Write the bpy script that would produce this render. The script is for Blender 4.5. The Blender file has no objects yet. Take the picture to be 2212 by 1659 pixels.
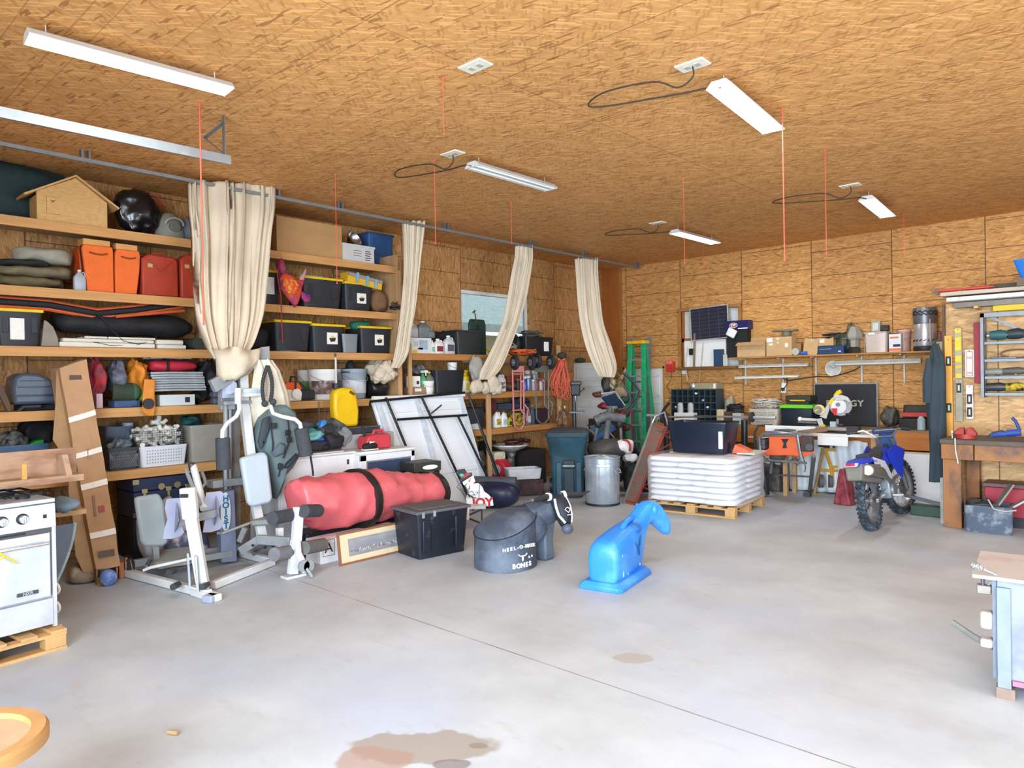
import bpy, bmesh, math, random
from mathutils import Vector, Matrix, Euler
S=bpy.context.scene; COL=S.collection
PI=math.pi; rnd=random.Random(7)
# ---------------- camera, sky, light, exposure
F,YAW,PIT,ROL,H=1532.,.74377,-.00565,-.0165,1.82
_f=Vector((-math.sin(YAW)*math.cos(PIT),math.cos(YAW)*math.cos(PIT),math.sin(PIT)))
_r=Vector((math.cos(YAW),math.sin(YAW),0)); _u=_r.cross(_f)
CR=_r*math.cos(ROL)+_u*math.sin(ROL); CU=-_r*math.sin(ROL)+_u*math.cos(ROL)
cam=bpy.data.cameras.new('camera'); co=bpy.data.objects.new('camera',cam); COL.objects.link(co)
cam.sensor_width=36; cam.lens=F*36/2212; cam.clip_start=.05; cam.clip_end=300
co.matrix_world=Matrix(((CR.x,CU.x,-_f.x,0),(CR.y,CU.y,-_f.y,0),(CR.z,CU.z,-_f.z,H),(0,0,0,1)))
S.camera=co
S.view_settings.view_transform='Standard'; S.view_settings.look='None'; S.view_settings.exposure=0.0; S.view_settings.gamma=1
S.view_settings.use_curve_mapping=False
S.cycles.max_bounces=8; S.cycles.diffuse_bounces=5; S.cycles.glossy_bounces=3; S.cycles.transmission_bounces=6
S.cycles.sample_clamp_indirect=6; S.cycles.caustics_reflective=False; S.cycles.caustics_refractive=False
w=bpy.data.worlds.new('sky'); S.world=w; w.use_nodes=True
w.node_tree.nodes['Background'].inputs[0].default_value=(.72,.85,1,1); w.node_tree.nodes['Background'].inputs[1].default_value=1.8
def area(name,loc,rot,sx,sy,e,col):
    l=bpy.data.lights.new(name,'AREA'); l.shape='RECTANGLE'; l.size=sx; l.size_y=sy; l.energy=e; l.color=col
    o=bpy.data.objects.new(name,l); o.location=loc; o.rotation_euler=rot; COL.objects.link(o); return o
# daylight entering through the two open overhead doors behind the camera
area('doorway_daylight',(1.0,-4.2,2.7),(math.radians(90),0,math.radians(6)),10,5.2,3300,(.74,.87,1))
area('side_doorway_daylight',(5.1,4.2,1.9),(math.radians(90),0,math.radians(90)),4.6,3.4,400,(.74,.87,1))

# ---------------- helpers
def ray(px,py): return CR*((px-1106)/F)-CU*((py-829.5)/F)+_f
def fl(px,py,z=0.):                       # pixel -> point on a level z
    d=ray(px,py); t=(z-H)/d.z; return Vector((d.x*t,d.y*t,z))
def yp(px,py,y):
    d=ray(px,py); t=y/d.y; return Vector((d.x*t,y,H+d.z*t))
def xp(px,py,x):
    d=ray(px,py); t=x/d.x; return Vector((x,d.y*t,H+d.z*t))
def dp(px,py,x,y):                        # pixel -> point at the depth of (x,y)
    n=Vector((_f.x,_f.y,0)).normalized(); d=ray(px,py); t=(x*n.x+y*n.y)/(d.x*n.x+d.y*n.y); return Vector((d.x*t,d.y*t,H+d.z*t))
def lin(c):
    if isinstance(c,str):
        c=c.lstrip('#'); c=[int(c[i:i+2],16)/255 for i in (0,2,4)]
        return tuple(x/12.92 if x<=.04045 else ((x+.055)/1.055)**2.4 for x in c)
    return c
_M={}
def new_mat(name):
    m=bpy.data.materials.new(name); m.use_nodes=True; nt=m.node_tree; return m,nt,nt.nodes['Principled BSDF'],nt.nodes,nt.links
def mat(c,rough=.55,metal=0.,var=.22,sc=9.,bump=.0,c2=None,thr=.55,spec=.4,alpha=1.,trans=0.,emit=0.,stretch=None,sheen=0):
    k=(c,rough,metal,var,sc,bump,c2,thr,spec,alpha,trans,emit,stretch)
    if k in _M: return _M[k]
    m,nt,b,N,L=new_mat('surface_'+str(c).lstrip('#')); col=lin(c)
    tc=N.new('ShaderNodeTexCoord'); src=tc.outputs['Object']
    if stretch:
        mp=N.new('ShaderNodeMapping'); mp.inputs['Scale'].default_value=stretch; L.new(src,mp.inputs[0]); src=mp.outputs[0]
    no=N.new('ShaderNodeTexNoise'); no.inputs['Scale'].default_value=sc; no.inputs['Detail'].default_value=6; no.inputs['Roughness'].default_value=.62
    L.new(src,no.inputs['Vector'])
    rp=N.new('ShaderNodeValToRGB'); e=rp.color_ramp.elements
    if c2:
        d=lin(c2); e[0].position=thr-.1; e[0].color=(*col,1); e[1].position=thr+.08; e[1].color=(*d,1)
    else:
        e[0].position=.3; e[0].color=(*[x*(1-var) for x in col],1); e[1].position=.7; e[1].color=(*[min(1,x*(1+var*.6)) for x in col],1)
    L.new(no.outputs[0],rp.inputs[0]); L.new(rp.outputs[0],b.inputs['Base Color'])
    b.inputs['Roughness'].default_value=rough; b.inputs['Metallic'].default_value=metal; b.inputs['Specular IOR Level'].default_value=spec
    if alpha<1: b.inputs['Alpha'].default_value=alpha
    if trans: b.inputs['Transmission Weight'].default_value=trans
    if emit: b.inputs['Emission Color'].default_value=(*col,1); b.inputs['Emission Strength'].default_value=emit
    if bump:
        bp=N.new('ShaderNodeBump'); bp.inputs['Strength'].default_value=min(1,bump); bp.inputs['Distance'].default_value=.02
        L.new(no.outputs[0],bp.inputs['Height']); L.new(bp.outputs[0],b.inputs['Normal'])
    _M[k]=m; return m
def osb(name,axes,light,mid,dark,seam=None,lines=None,sc=1.,tone=.12,off=(0,0),bl=.5,sm=.75,lm=.85,ga=None):
    """wood strand board: flakes in several directions, sheet seams and nail lines. axes = the two world axes of the board"""
    m,nt,b,N,L=new_mat(name)
    g=N.new('ShaderNodeNewGeometry'); sp=N.new('ShaderNodeSeparateXYZ'); L.new(g.outputs['Position'],sp.inputs[0])
    cb=N.new('ShaderNodeCombineXYZ'); L.new(sp.outputs[axes[0]],cb.inputs[0]); L.new(sp.outputs[axes[1]],cb.inputs[1])
    def ma(op,a,b_=None,c_=None):
        n=N.new('ShaderNodeMath'); n.operation=op
        for i,q in enumerate((a,b_,c_)):
            if q is None: continue
            if isinstance(q,(int,float)): n.inputs[i].default_value=q
            else: L.new(q,n.inputs[i])
        return n.outputs[0]
    def mix(f,a,b_,mode='MIX'):
        n=N.new('ShaderNodeMix'); n.data_type='RGBA'; n.blend_type=mode
        if isinstance(f,(int,float)): n.inputs[0].default_value=f
        else: L.new(f,n.inputs[0])
        for i,q in ((6,a),(7,b_)):
            if isinstance(q,tuple): n.inputs[i].default_value=(*q[:3],1)
            else: L.new(q,n.inputs[i])
        return n.outputs[2]
    def flakes(ang,lx,ly,o):
        mp=N.new('ShaderNodeMapping'); mp.vector_type='TEXTURE'; mp.inputs['Rotation'].default_value=(0,0,ang); mp.inputs['Location'].default_value=(o,o*.7,0)
        mp.inputs['Scale'].default_value=(lx*sc,ly*sc,1); L.new(cb.outputs[0],mp.inputs[0])
        v=N.new('ShaderNodeTexVoronoi'); v.voronoi_dimensions='2D'; v.inputs['Scale'].default_value=1; L.new(mp.outputs[0],v.inputs['Vector'])
        s=N.new('ShaderNodeSeparateColor'); L.new(v.outputs['Color'],s.inputs[0]); return s.outputs
    l,md,dk=lin(light),lin(mid),lin(dark)
    a0=0 if bl>.5 else PI/2
    wz=N.new('ShaderNodeTexNoise'); wz.inputs['Scale'].default_value=22; wz.inputs['Detail'].default_value=2; L.new(cb.outputs[0],wz.inputs['Vector'])
    wv=N.new('ShaderNodeVectorMath'); wv.operation='SCALE'; wv.inputs['Scale'].default_value=.012; L.new(wz.outputs['Color'],wv.inputs[0])
    wa=N.new('ShaderNodeVectorMath'); L.new(cb.outputs[0],wa.inputs[0]); L.new(wv.outputs[0],wa.inputs[1]); cbo=cb; cb=wa
    k=1 if ga is None else 2.2; a0=a0 if ga is None else ga
    f1=flakes(a0+.2*k,.075,.017,0); f2=flakes(a0-.25*k,.085,.015,3.1); f3=flakes(a0+.7*k,.065,.014,7.7); f4=flakes(a0+.05*k,.09,.013,11.3); cb=cbo
    base=mix(f1[0],md,l); base=mix(ma('MULTIPLY',ma('GREATER_THAN',f2[1],.55),.6),base,mix(f2[0],l,md))
    base=mix(ma('MULTIPLY',ma('GREATER_THAN',f3[1],.78),.55),base,mix(f3[0],md,dk))
    base=mix(ma('MULTIPLY',ma('GREATER_THAN',f4[2],.85),.85),base,tuple(min(1,x*1.25) for x in l))
    base=mix(ma('MULTIPLY',ma('GREATER_THAN',f2[2],.94),.85),base,dk)
    big=N.new('ShaderNodeTexNoise'); big.inputs['Scale'].default_value=.55; big.inputs['Detail'].default_value=3; L.new(cb.outputs[0],big.inputs['Vector'])
    base=mix(.30,base,mix(big.outputs[0],tuple(x*.55 for x in md),tuple(min(1,x*1.3) for x in l)),'MIX')
    if seam:
        sx,sy=seam; s2=N.new('ShaderNodeSeparateXYZ'); L.new(cb.outputs[0],s2.inputs[0])
        u=ma('DIVIDE',ma('SUBTRACT',s2.outputs[0],off[0]),sx); v=ma('DIVIDE',ma('SUBTRACT',s2.outputs[1],off[1]),sy)
        wn=N.new('ShaderNodeTexWhiteNoise'); c3=N.new('ShaderNodeCombineXYZ'); L.new(ma('FLOOR',u),c3.inputs[0]); L.new(ma('FLOOR',v),c3.inputs[1]); L.new(c3.outputs[0],wn.inputs['Vector'])
        ton=ma('ADD',1-tone,ma('MULTIPLY',wn.outputs['Value'],2*tone))
        vm=N.new('ShaderNodeVectorMath'); vm.operation='SCALE'; L.new(base,vm.inputs[0]); L.new(ton,vm.inputs['Scale']); base=vm.outputs[0]
        eu=ma('LESS_THAN',ma('MULTIPLY',ma('PINGPONG',u,.5),sx),.007); ev=ma('LESS_THAN',ma('MULTIPLY',ma('PINGPONG',v,.5),sy),.006)
        e=ma('MAXIMUM',eu,ev); base=mix(ma('MULTIPLY',e,sm),base,tuple(x*.25 for x in dk))
        if lines:
            lo=ma('MULTIPLY',ma('FLOOR',u),.137) if lines[0]==1 else 0
            q=ma('ABSOLUTE',ma('SUBTRACT',ma('FRACT',ma('DIVIDE',ma('ADD',s2.outputs[lines[0]],lo),lines[1])),.5))
            q=ma('LESS_THAN',q,.0045/lines[1])
            base=mix(ma('MULTIPLY',q,lm),base,tuple(x*.35 for x in dk))
    L.new(base,b.inputs['Base Color']); b.inputs['Roughness'].default_value=.62; b.inputs['Specular IOR Level'].default_value=.25
    return m
class MB:
    def __init__(s): s.v=[]; s.f=[]; s.m=[]
    def add(s,vs,fs,mi=0):
        o=len(s.v); s.v+=[Vector(p) for p in vs]; s.f+=[tuple(i+o for i in f) for f in fs]; s.m+=[mi]*len(fs); return s
    def box(s,c,d,r=None,mi=0,tx=1.,ty=1.):
        hx,hy,hz=d[0]/2,d[1]/2,d[2]/2
        P=[Vector((a*hx*(tx if k<0 else 1),b_*hy*(ty if k<0 else 1),k*hz)) for k in(-1,1) for a,b_ in((-1,-1),(1,-1),(1,1),(-1,1))]
        if r is not None:
            R=Euler(r).to_matrix() if not isinstance(r,Matrix) else r; P=[R@p for p in P]
        c=Vector(c); return s.add([p+c for p in P],[(3,2,1,0),(4,5,6,7),(0,1,5,4),(1,2,6,5),(2,3,7,6),(3,0,4,7)],mi)
    def bb(s,x0,x1,y0,y1,z0,z1,mi=0): return s.box(((x0+x1)/2,(y0+y1)/2,(z0+z1)/2),(abs(x1-x0),abs(y1-y0),abs(z1-z0)),None,mi)
    def loft(s,rings,mi=0,cap=True,closed=True):
        n=len(rings[0]); vs=[p for r in rings for p in r]; fs=[]
        for i in range(len(rings)-1):
            for j in range(n if closed else n-1):
                k=(j+1)%n; fs.append((i*n+j,i*n+k,(i+1)*n+k,(i+1)*n+j))
        if cap and closed: fs.append(tuple(range(n-1,-1,-1))); fs.append(tuple((len(rings)-1)*n+j for j in range(n)))
        return s.add(vs,fs,mi)
    def tube(s,pts,r,n=8,mi=0,closed=False,sq=1.):
        pts=[Vector(p) for p in pts]; m=len(pts); rs=r if isinstance(r,(list,tuple)) else [r]*m
        T=[]
        for i in range(m):
            a=pts[(i-1)%m] if (closed or i>0) else pts[i]; b_=pts[(i+1)%m] if (closed or i<m-1) else pts[i]
            t=(b_-a); T.append(t.normalized() if t.length>1e-9 else Vector((0,0,1)))
        up=Vector((0,0,1)) if abs(T[0].z)<.9 else Vector((1,0,0)); u=T[0].cross(up).normalized(); rings=[]
        for i in range(m):
            u=(u-T[i]*u.dot(T[i])); u=u.normalized() if u.length>1e-6 else T[i].orthogonal().normalized(); v=T[i].cross(u)
            rings.append([pts[i]+u*(rs[i]*math.cos(2*PI*j/n+PI/n))+v*(rs[i]*sq*math.sin(2*PI*j/n+PI/n)) for j in range(n)])
        if closed: rings.append(rings[0]); return s.loft(rings,mi,False)
        return s.loft(rings,mi)
    def cyl(s,a,b_,r,r2=None,n=14,mi=0): return s.tube([a,b_],[r,r if r2 is None else r2],n,mi)
    def bar(s,a,b_,w,h,mi=0,up=(0,0,1)):
        a=Vector(a); b_=Vector(b_); t=(b_-a).normalized(); up=Vector(up)
        if abs(t.dot(up))>.95: up=Vector((0,1,0))
        x=t.cross(up).normalized(); z=x.cross(t)
        return s.loft([[p+x*(i*w/2)+z*(j*h/2) for i,j in((-1,-1),(1,-1),(1,1),(-1,1))] for p in(a,b_)],mi)
    def lathe(s,prof,n=24,c=(0,0,0),mi=0,M=None,sx=1.,sy=1.,cap=True):
        c=Vector(c); rings=[]
        for r,z in prof:
            ring=[Vector((r*sx*math.cos(2*PI*j/n),r*sy*math.sin(2*PI*j/n),z)) for j in range(n)]
            rings.append([(M@p if M else p)+c for p in ring])
        return s.loft(rings,mi,cap)
    def prism(s,poly,a,b_,ax=1,mi=0):
        """extrude a 2D polygon (list of (p,q)) between a and b along axis ax"""
        def P(p,q,t): return {0:(t,p,q),1:(p,t,q),2:(p,q,t)}[ax]
        n=len(poly); return s.add([P(p,q,a) for p,q in poly]+[P(p,q,b_) for p,q in poly],[tuple(range(n)),tuple(range(2*n-1,n-1,-1))]+[(i,(i+1)%n,n+(i+1)%n,n+i) for i in range(n)],mi)
    def ball(s,c,r,n=14,mi=0,wob=0.,seed=0,sqr=1.,R=None):
        if isinstance(r,(int,float)): r=(r,r,r)
        q=random.Random(seed); ph=[q.uniform(0,6) for _ in range(6)]; c=Vector(c); rings=[]; k=max(5,n//2)
        def sg(x): return math.copysign(abs(x)**sqr,x)
        for i in range(k+1):
            th=PI*(.02+.96*i/k); ring=[]
            for j in range(n):
                f=2*PI*j/n; w_=1+wob*(math.sin(3*f+ph[0]+2*th)+math.sin(5*f+ph[1]-3*th)*.7+math.sin(4*th+ph[2]+f)*.8)
                p=Vector((r[0]*sg(math.sin(th))*sg(math.cos(f)),r[1]*sg(math.sin(th))*sg(math.sin(f)),-r[2]*sg(math.cos(th))))*w_
                ring.append((R@p if R else p)+c)
            rings.append(ring)
        return s.loft(rings,mi)
def mesh(name,mb,mats,parent=None,bevel=0.,smooth=True,sub=0,solid=0.,W=False,ang=35):
    me=bpy.data.meshes.new(name); vs=mb.v
    if W and parent is not None:
        I=(Matrix.Translation(parent.location)@parent.rotation_euler.to_matrix().to_4x4()).inverted(); vs=[I@v for v in vs]
    me.from_pydata([tuple(v) for v in vs],[],mb.f)
    for m in (mats if isinstance(mats,(list,tuple)) else [mats]): me.materials.append(m)
    me.polygons.foreach_set('material_index',mb.m); 
    bm=bmesh.new(); bm.from_mesh(me); bmesh.ops.recalc_face_normals(bm,faces=bm.faces); bm.to_mesh(me); bm.free()
    if smooth: me.polygons.foreach_set('use_smooth',[True]*len(me.polygons)); me.set_sharp_from_angle(angle=math.radians(ang))
    o=bpy.data.objects.new(name,me); COL.objects.link(o)
    if parent is not None: o.parent=parent
    if solid: q=o.modifiers.new('t','SOLIDIFY'); q.thickness=solid; q.offset=0
    if bevel: q=o.modifiers.new('b','BEVEL'); q.width=bevel; q.segments=2; q.limit_method='ANGLE'; q.angle_limit=math.radians(40); q.harden_normals=False
    if sub: q=o.modifiers.new('s','SUBSURF'); q.levels=sub; q.render_levels=sub
    return o
def thing(name,label,cat,loc=(0,0,0),rz=0.,group=None):
    o=bpy.data.objects.new(name,None); COL.objects.link(o); o.location=loc; o.rotation_euler=(0,0,rz); o.empty_display_size=.1
    o['label']=label; o['category']=cat
    if group: o['group']=group
    return o
def single(name,mb,mats,label,cat,loc=(0,0,0),rz=0.,group=None,**k):
    o=mesh(name,mb,mats,None,**k); o.location=loc; o.rotation_euler=(0,0,rz); o['label']=label; o['category']=cat
    if group: o['group']=group
    return o
def structure(name,mb,mats,**k):
    o=mesh(name,mb,mats,None,**k); o['kind']='structure'; return o
def dup(root,loc,rz,label,group=None):
    r=root.copy(); COL.objects.link(r); r.location=loc; r.rotation_euler=(0,0,rz); r['label']=label
    if group: r['group']=group
    for ch in list(root.children):
        c=ch.copy(); COL.objects.link(c); c.parent=r
        for g in list(ch.children):
            d=g.copy(); COL.objects.link(d); d.parent=c
    return r
def text(name,s,size,m,parent,loc,rot,bold=0.,ext=.0015,align='CENTER'):
    c=bpy.data.curves.new(name,'FONT'); c.body=s; c.size=size; c.extrude=ext; c.offset=bold; c.align_x=align; c.align_y='CENTER'; c.materials.append(m)
    o=bpy.data.objects.new(name,c); COL.objects.link(o); o.parent=parent; o.location=loc
    o.rotation_euler=rot if not isinstance(rot,Matrix) else rot.to_euler(); return o
def crumple(mb,amt,sc=6.,seed=0):
    from mathutils import noise
    for i,v in enumerate(mb.v): mb.v[i]=v+noise.noise_vector(v*sc+Vector((seed,seed*2,0)))*amt
    return mb
# ---------------- room
XL,YB,HC=-8.55,12.1,4.05; XR,YF=5.3,-1.4
OSBW=osb('strand_board_wall',('X','Z'),'#cd9a5c','#b47d44','#7f5026',(1.2192,2.44),(1,.203*2),off=(-7.97+1.2192*3,0),tone=.13,bl=.6)
OSBL=osb('strand_board_side',('Y','Z'),'#c29560','#a87543','#6c4622',(1.2192,2.44),(1,.203*2),off=(8.08,0),tone=.16,bl=.4)
OSBC=osb('strand_board_ceiling',('X','Y'),'#e0ab6b','#c68b50','#8a532a',(4.88,1.2192),(1,.406),off=(-3.6,.2),tone=.03,bl=.6,sc=1.1,sm=.3,lm=.3,ga=.7)
OSBP=osb('strand_board_pale',('X','Z'),'#cfa877','#b89060','#8f6a42',(1.2192,5.),None,off=(-1.5,-.5),tone=.05,bl=.6,sc=1.4)
def concrete():
    m,nt,b,N,L=new_mat('concrete_floor')
    g=N.new('ShaderNodeNewGeometry')
    def noise(s,d=6,r=.6,st=None):
        n=N.new('ShaderNodeTexNoise'); n.inputs['Scale'].default_value=s; n.inputs['Detail'].default_value=d; n.inputs['Roughness'].default_value=r
        if st:
            mp=N.new('ShaderNodeMapping'); mp.inputs['Scale'].default_value=st; mp.inputs['Rotation'].default_value=(0,0,-.6); L.new(g.outputs['Position'],mp.inputs[0]); L.new(mp.outputs[0],n.inputs[0])
        else: L.new(g.outputs['Position'],n.inputs[0])
        return n.outputs[0]
    def ramp(f,a,b_,p0,p1):
        r=N.new('ShaderNodeValToRGB'); r.color_ramp.elements[0].position=p0; r.color_ramp.elements[1].position=p1
        r.color_ramp.elements[0].color=(*a,1); r.color_ramp.elements[1].color=(*b_,1); L.new(f,r.inputs[0]); return r.outputs[0]
    def mix(f,a,b_,mode='MIX'):
        n=N.new('ShaderNodeMix'); n.data_type='RGBA'; n.blend_type=mode
        if isinstance(f,float): n.inputs[0].default_value=f
        else: L.new(f,n.inputs[0])
        for i,q in((6,a),(7,b_)):
            if isinstance(q,tuple): n.inputs[i].default_value=(*q,1)
            else: L.new(q,n.inputs[i])
        return n.outputs[2]
    c=ramp(noise(1.1),lin('#aaafb2'),lin('#c0c6ca'),.34,.66)
    c=mix(ramp(noise(.7,4,.5),(0,)*3,(.7,)*3,.5,.66),c,lin('#b0bacb'))
    c=mix(ramp(noise(2.3,8,.7,(1,3,1)),(0,)*3,(.32,)*3,.56,.72),c,lin('#9a958e'))
    c=mix(ramp(noise(5,8,.75,(1,4,1)),(0,)*3,(.28,)*3,.62,.72),c,lin('#7c7772'))
    c=mix(ramp(noise(1.7,3,.5,(1,2,1)),(0,)*3,(.25,)*3,.66,.74),c,lin('#b3978e'))
    # oil stains with their own outline
    def spot(x,y,rx,ry,rot,colr,k):
        nonlocal c
        mp=N.new('ShaderNodeMapping'); mp.vector_type='TEXTURE'; mp.inputs['Location'].default_value=(x,y,0); mp.inputs['Rotation'].default_value=(0,0,rot); mp.inputs['Scale'].default_value=(rx,ry,1)
        ad=N.new('ShaderNodeVectorMath'); ad.operation='ADD'; nz=N.new('ShaderNodeTexNoise'); nz.inputs['Scale'].default_value=7; L.new(g.outputs['Position'],nz.inputs[0])
        sc=N.new('ShaderNodeVectorMath'); sc.operation='SCALE'; sc.inputs['Scale'].default_value=min(rx,ry)*1.1; L.new(nz.outputs['Color'],sc.inputs[0])
        L.new(g.outputs['Position'],ad.inputs[0]); L.new(sc.outputs[0],ad.inputs[1]); L.new(ad.outputs[0],mp.inputs[0])
        ln=N.new('ShaderNodeVectorMath'); ln.operation='LENGTH'
        mz=N.new('ShaderNodeVectorMath'); mz.operation='MULTIPLY'; mz.inputs[1].default_value=(1,1,0); L.new(mp.outputs[0],mz.inputs[0]); L.new(mz.outputs[0],ln.inputs[0])
        r=ramp(ln.outputs['Value'],(k,)*3,(0,)*3,.86,1.04); c=mix(r,c,lin(colr))
    p=fl(905,1612); spot(p.x+.1,p.y+.1,.40,.17,.72,'#94897c',.8)
    p=fl(790,1640); spot(p.x+.1,p.y+.1,.22,.12,.72,'#a08273',.7)
    p=fl(960,1652); spot(p.x+.05,p.y+.05,.10,.05,.7,'#6f665e',.7)
    p=fl(1025,1610); spot(p.x+.03,p.y+.03,.05,.03,.7,'#857a70',.8)
    p=fl(1368,1422); spot(p.x+.05,p.y+.05,.14,.09,.7,'#a3988a',.6)
    sp=N.new('ShaderNodeSeparateXYZ'); L.new(g.outputs['Position'],sp.inputs[0])
    def line(o,v,w_):
        a=N.new('ShaderNodeMath'); a.operation='SUBTRACT'; L.new(sp.outputs[o],a.inputs[0]); a.inputs[1].default_value=v
        z=N.new('ShaderNodeMath'); z.operation='ABSOLUTE'; L.new(a.outputs[0],z.inputs[0]); q=N.new('ShaderNodeMath'); q.operation='LESS_THAN'; L.new(z.outputs[0],q.inputs[0]); q.inputs[1].default_value=w_; return q.outputs[0]
    jl=mix(1.,line('Y',3.46,.0055),ramp(noise(2.),(.35,)*3,(.9,)*3,.35,.6),'MULTIPLY'); c=mix(jl,c,lin('#7d7168'))
    L.new(c,b.inputs['Base Color'])
    rr=N.new('ShaderNodeMapRange'); L.new(noise(3),rr.inputs[0]); rr.inputs[3].default_value=.42; rr.inputs[4].default_value=.68; L.new(rr.outputs[0],b.inputs['Roughness'])
    b.inputs['Specular IOR Level'].default_value=.35
    return m
structure('floor',MB().bb(XL-.2,XR+.2,YF-.2,YB+.2,-.2,0),concrete())
structure('ground',MB().bb(-45,40,-45,50,-.35,-.21),mat('#b9ac97',.95,sc=3,bump=.4))
structure('ceiling',MB().bb(XL-.2,XR+.2,YF-.2,YB+.2,HC,HC+.15),OSBC)
WN=(8.08,9.78,2.12,3.34)   # side window opening y0,y1,z0,z1
y0,y1,z0,z1=WN
structure('wall_left',MB().bb(XL-.15,XL,YF,y0,0,HC).bb(XL-.15,XL,y1,YB,0,HC).bb(XL-.15,XL,y0,y1,0,z0).bb(XL-.15,XL,y0,y1,z1,HC),OSBL)
B0,B1,BZ0,BZ1=yp(1473,760,YB).x,yp(1597,760,YB).x,yp(1540,792,YB).z,yp(1540,668,YB).z  # back window
D0,D1=yp(1348,900,YB).x,yp(1437,900,YB).x
structure('wall_back',MB().bb(XL-.15,D0,YB,YB+.15,0,HC).bb(D0,D1,YB,YB+.15,2.04,HC).bb(D1,B0,YB,YB+.15,0,HC).bb(B0,B1,YB,YB+.15,0,BZ0).bb(B0,B1,YB,YB+.15,BZ1,HC).bb(B1,XR+.15,YB,YB+.15,0,HC),OSBW)
structure('wall_front',MB().bb(XL-.15,-3.4,YF-.15,YF,0,HC).bb(3.9,XR+.15,YF-.15,YF,0,HC).bb(-3.4,3.9,YF-.15,YF,3.75,HC),OSBW)
structure('wall_right',MB().bb(XR,XR+.15,YF,1.8,0,HC).bb(XR,XR+.15,6.6,YB,0,HC).bb(XR,XR+.15,1.8,6.6,3.6,HC),OSBL)
WT=mat('#e9e7df',.5,var=.06); PINE=mat('#d9a05c',.6,var=.22,sc=5,stretch=(1,1,6)); WOODX=None
# side window: white vinyl slider with the neighbouring building outside
def windowframe(mb,y0,y1,z0,z1,x,w_=.06,d=.07):
    mb.bb(x-d,x,y0,y1,z0,z0+w_).bb(x-d,x,y0,y1,z1-w_,z1).bb(x-d,x,y0,y0+w_,z0+w_,z1-w_).bb(x-d,x,y1-w_,y1,z0+w_,z1-w_)
mb=MB(); windowframe(mb,y0,y1,z0,z1,XL-.04); mb.bb(XL-.10,XL-.05,(y0+y1)/2+.42,(y0+y1)/2+.47,z0+.06,z1-.06)
wf=structure('window_1',mb,WT,bevel=.004); 
gl,nt,b,N,L=new_mat('window_glass'); b.inputs['Transmission Weight'].default_value=1; b.inputs['Roughness'].default_value=.03; b.inputs['IOR'].default_value=1.05; b.inputs['Base Color'].default_value=(.93,.97,.94,1)
mesh('window_pane',MB().bb(XL-.085,XL-.075,y0+.05,y1-.05,z0+.05,z1-.05),gl,wf)
mesh('window_casing',MB().bb(XL,XL+.02,y1,y1+.11,z0-.05,z1+.02),mat('#b58f58',.6),wf,bevel=.003)
b1=thing('outbuilding','tan metal outbuilding with grey eave seen through the side window','building',(-14,10.5,-.21))
mesh('wall',MB().bb(-2,0,-6,7,0,3.3),mat('#cdbfa4',.7,var=.05),b1); mesh('roof',MB().prism([(-1,4.6),(1.5,3.25),(1.5,3.45),(-1,4.9)],-6.6,7.6,1),mat('#9aa39b',.6),b1)
mesh('door',MB().bb(0,.05,-.6,1.6,0,2.7),WT,b1)
# back window: boarded with pale panels inside a timber frame
wd=MB(); t=.06
wd.bb(B0-t,B0,YB-.03,YB+.1,BZ0-t,BZ1+t).bb(B1,B1+t,YB-.03,YB+.1,BZ0-t,BZ1+t).bb(B0-t,B1+t,YB-.05,YB+.1,BZ1,BZ1+t).bb(B0-t,B1+t,YB-.06,YB+.1,BZ0-t,BZ0)
w2=structure('window_2',wd,mat('#a8743c',.6),bevel=.003)
mesh('window_pane',MB().bb(B0,B1,YB+.06,YB+.09,BZ0,BZ1),mat('#d9dcd6',.5,var=.06),w2)
mesh('window_rail',MB().bb(B0,B1,YB+.02,YB+.055,(BZ0+BZ1)/2-.05,(BZ0+BZ1)/2+.02).bb(B0,B0+.04,YB+.02,YB+.055,BZ0,BZ1),mat('#b3682c',.6),w2)
# back door: white six-panel
def paneldoor(mb,x0,x1,y,z0,z1,th=.045,rows=((.08,.36),(.40,.66),(.72,.93)),cols=2):
    w_=x1-x0; h=z1-z0; mb.bb(x0,x1,y,y+th,z0,z1)
    for a,b_ in rows:
        for k in range(cols):
            u0=x0+w_*(.10+k*.43 if cols==2 else .15); u1=u0+w_*(.37 if cols==2 else .7)
            for q,e in((0,.0),(.03,-.0)):
                pass
            mb.bb(u0,u1,y-.016,y,z0+h*a,z0+h*a+.012).bb(u0,u1,y-.016,y,z0+h*b_-.012,z0+h*b_).bb(u0,u0+.012,y-.016,y,z0+h*a,z0+h*b_).bb(u1-.012,u1,y-.016,y,z0+h*a,z0+h*b_)
            mb.bb(u0+.04,u1-.04,y-.012,y,z0+h*a+.04,z0+h*b_-.04)
    return mb
dr=structure('door_1',paneldoor(MB(),D0+.03,D1-.03,YB+.0,.01,2.0),mat('#dcdad4',.5,var=.05),bevel=.002)
mesh('door_frame',MB().bb(D0,D0+.03,YB-.02,YB+.12,0,2.04).bb(D1-.03,D1,YB-.02,YB+.12,0,2.04).bb(D0,D1,YB-.02,YB+.12,2.0,2.04),mat('#b78b4c',.6),dr)
mesh('door_knob',MB().ball((D1-.1,YB-.05,.98),.03).cyl((D1-.1,YB-.04,.98),(D1-.1,YB,.98),.015),mat('#8d8a84',.3,1.),dr)
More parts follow.
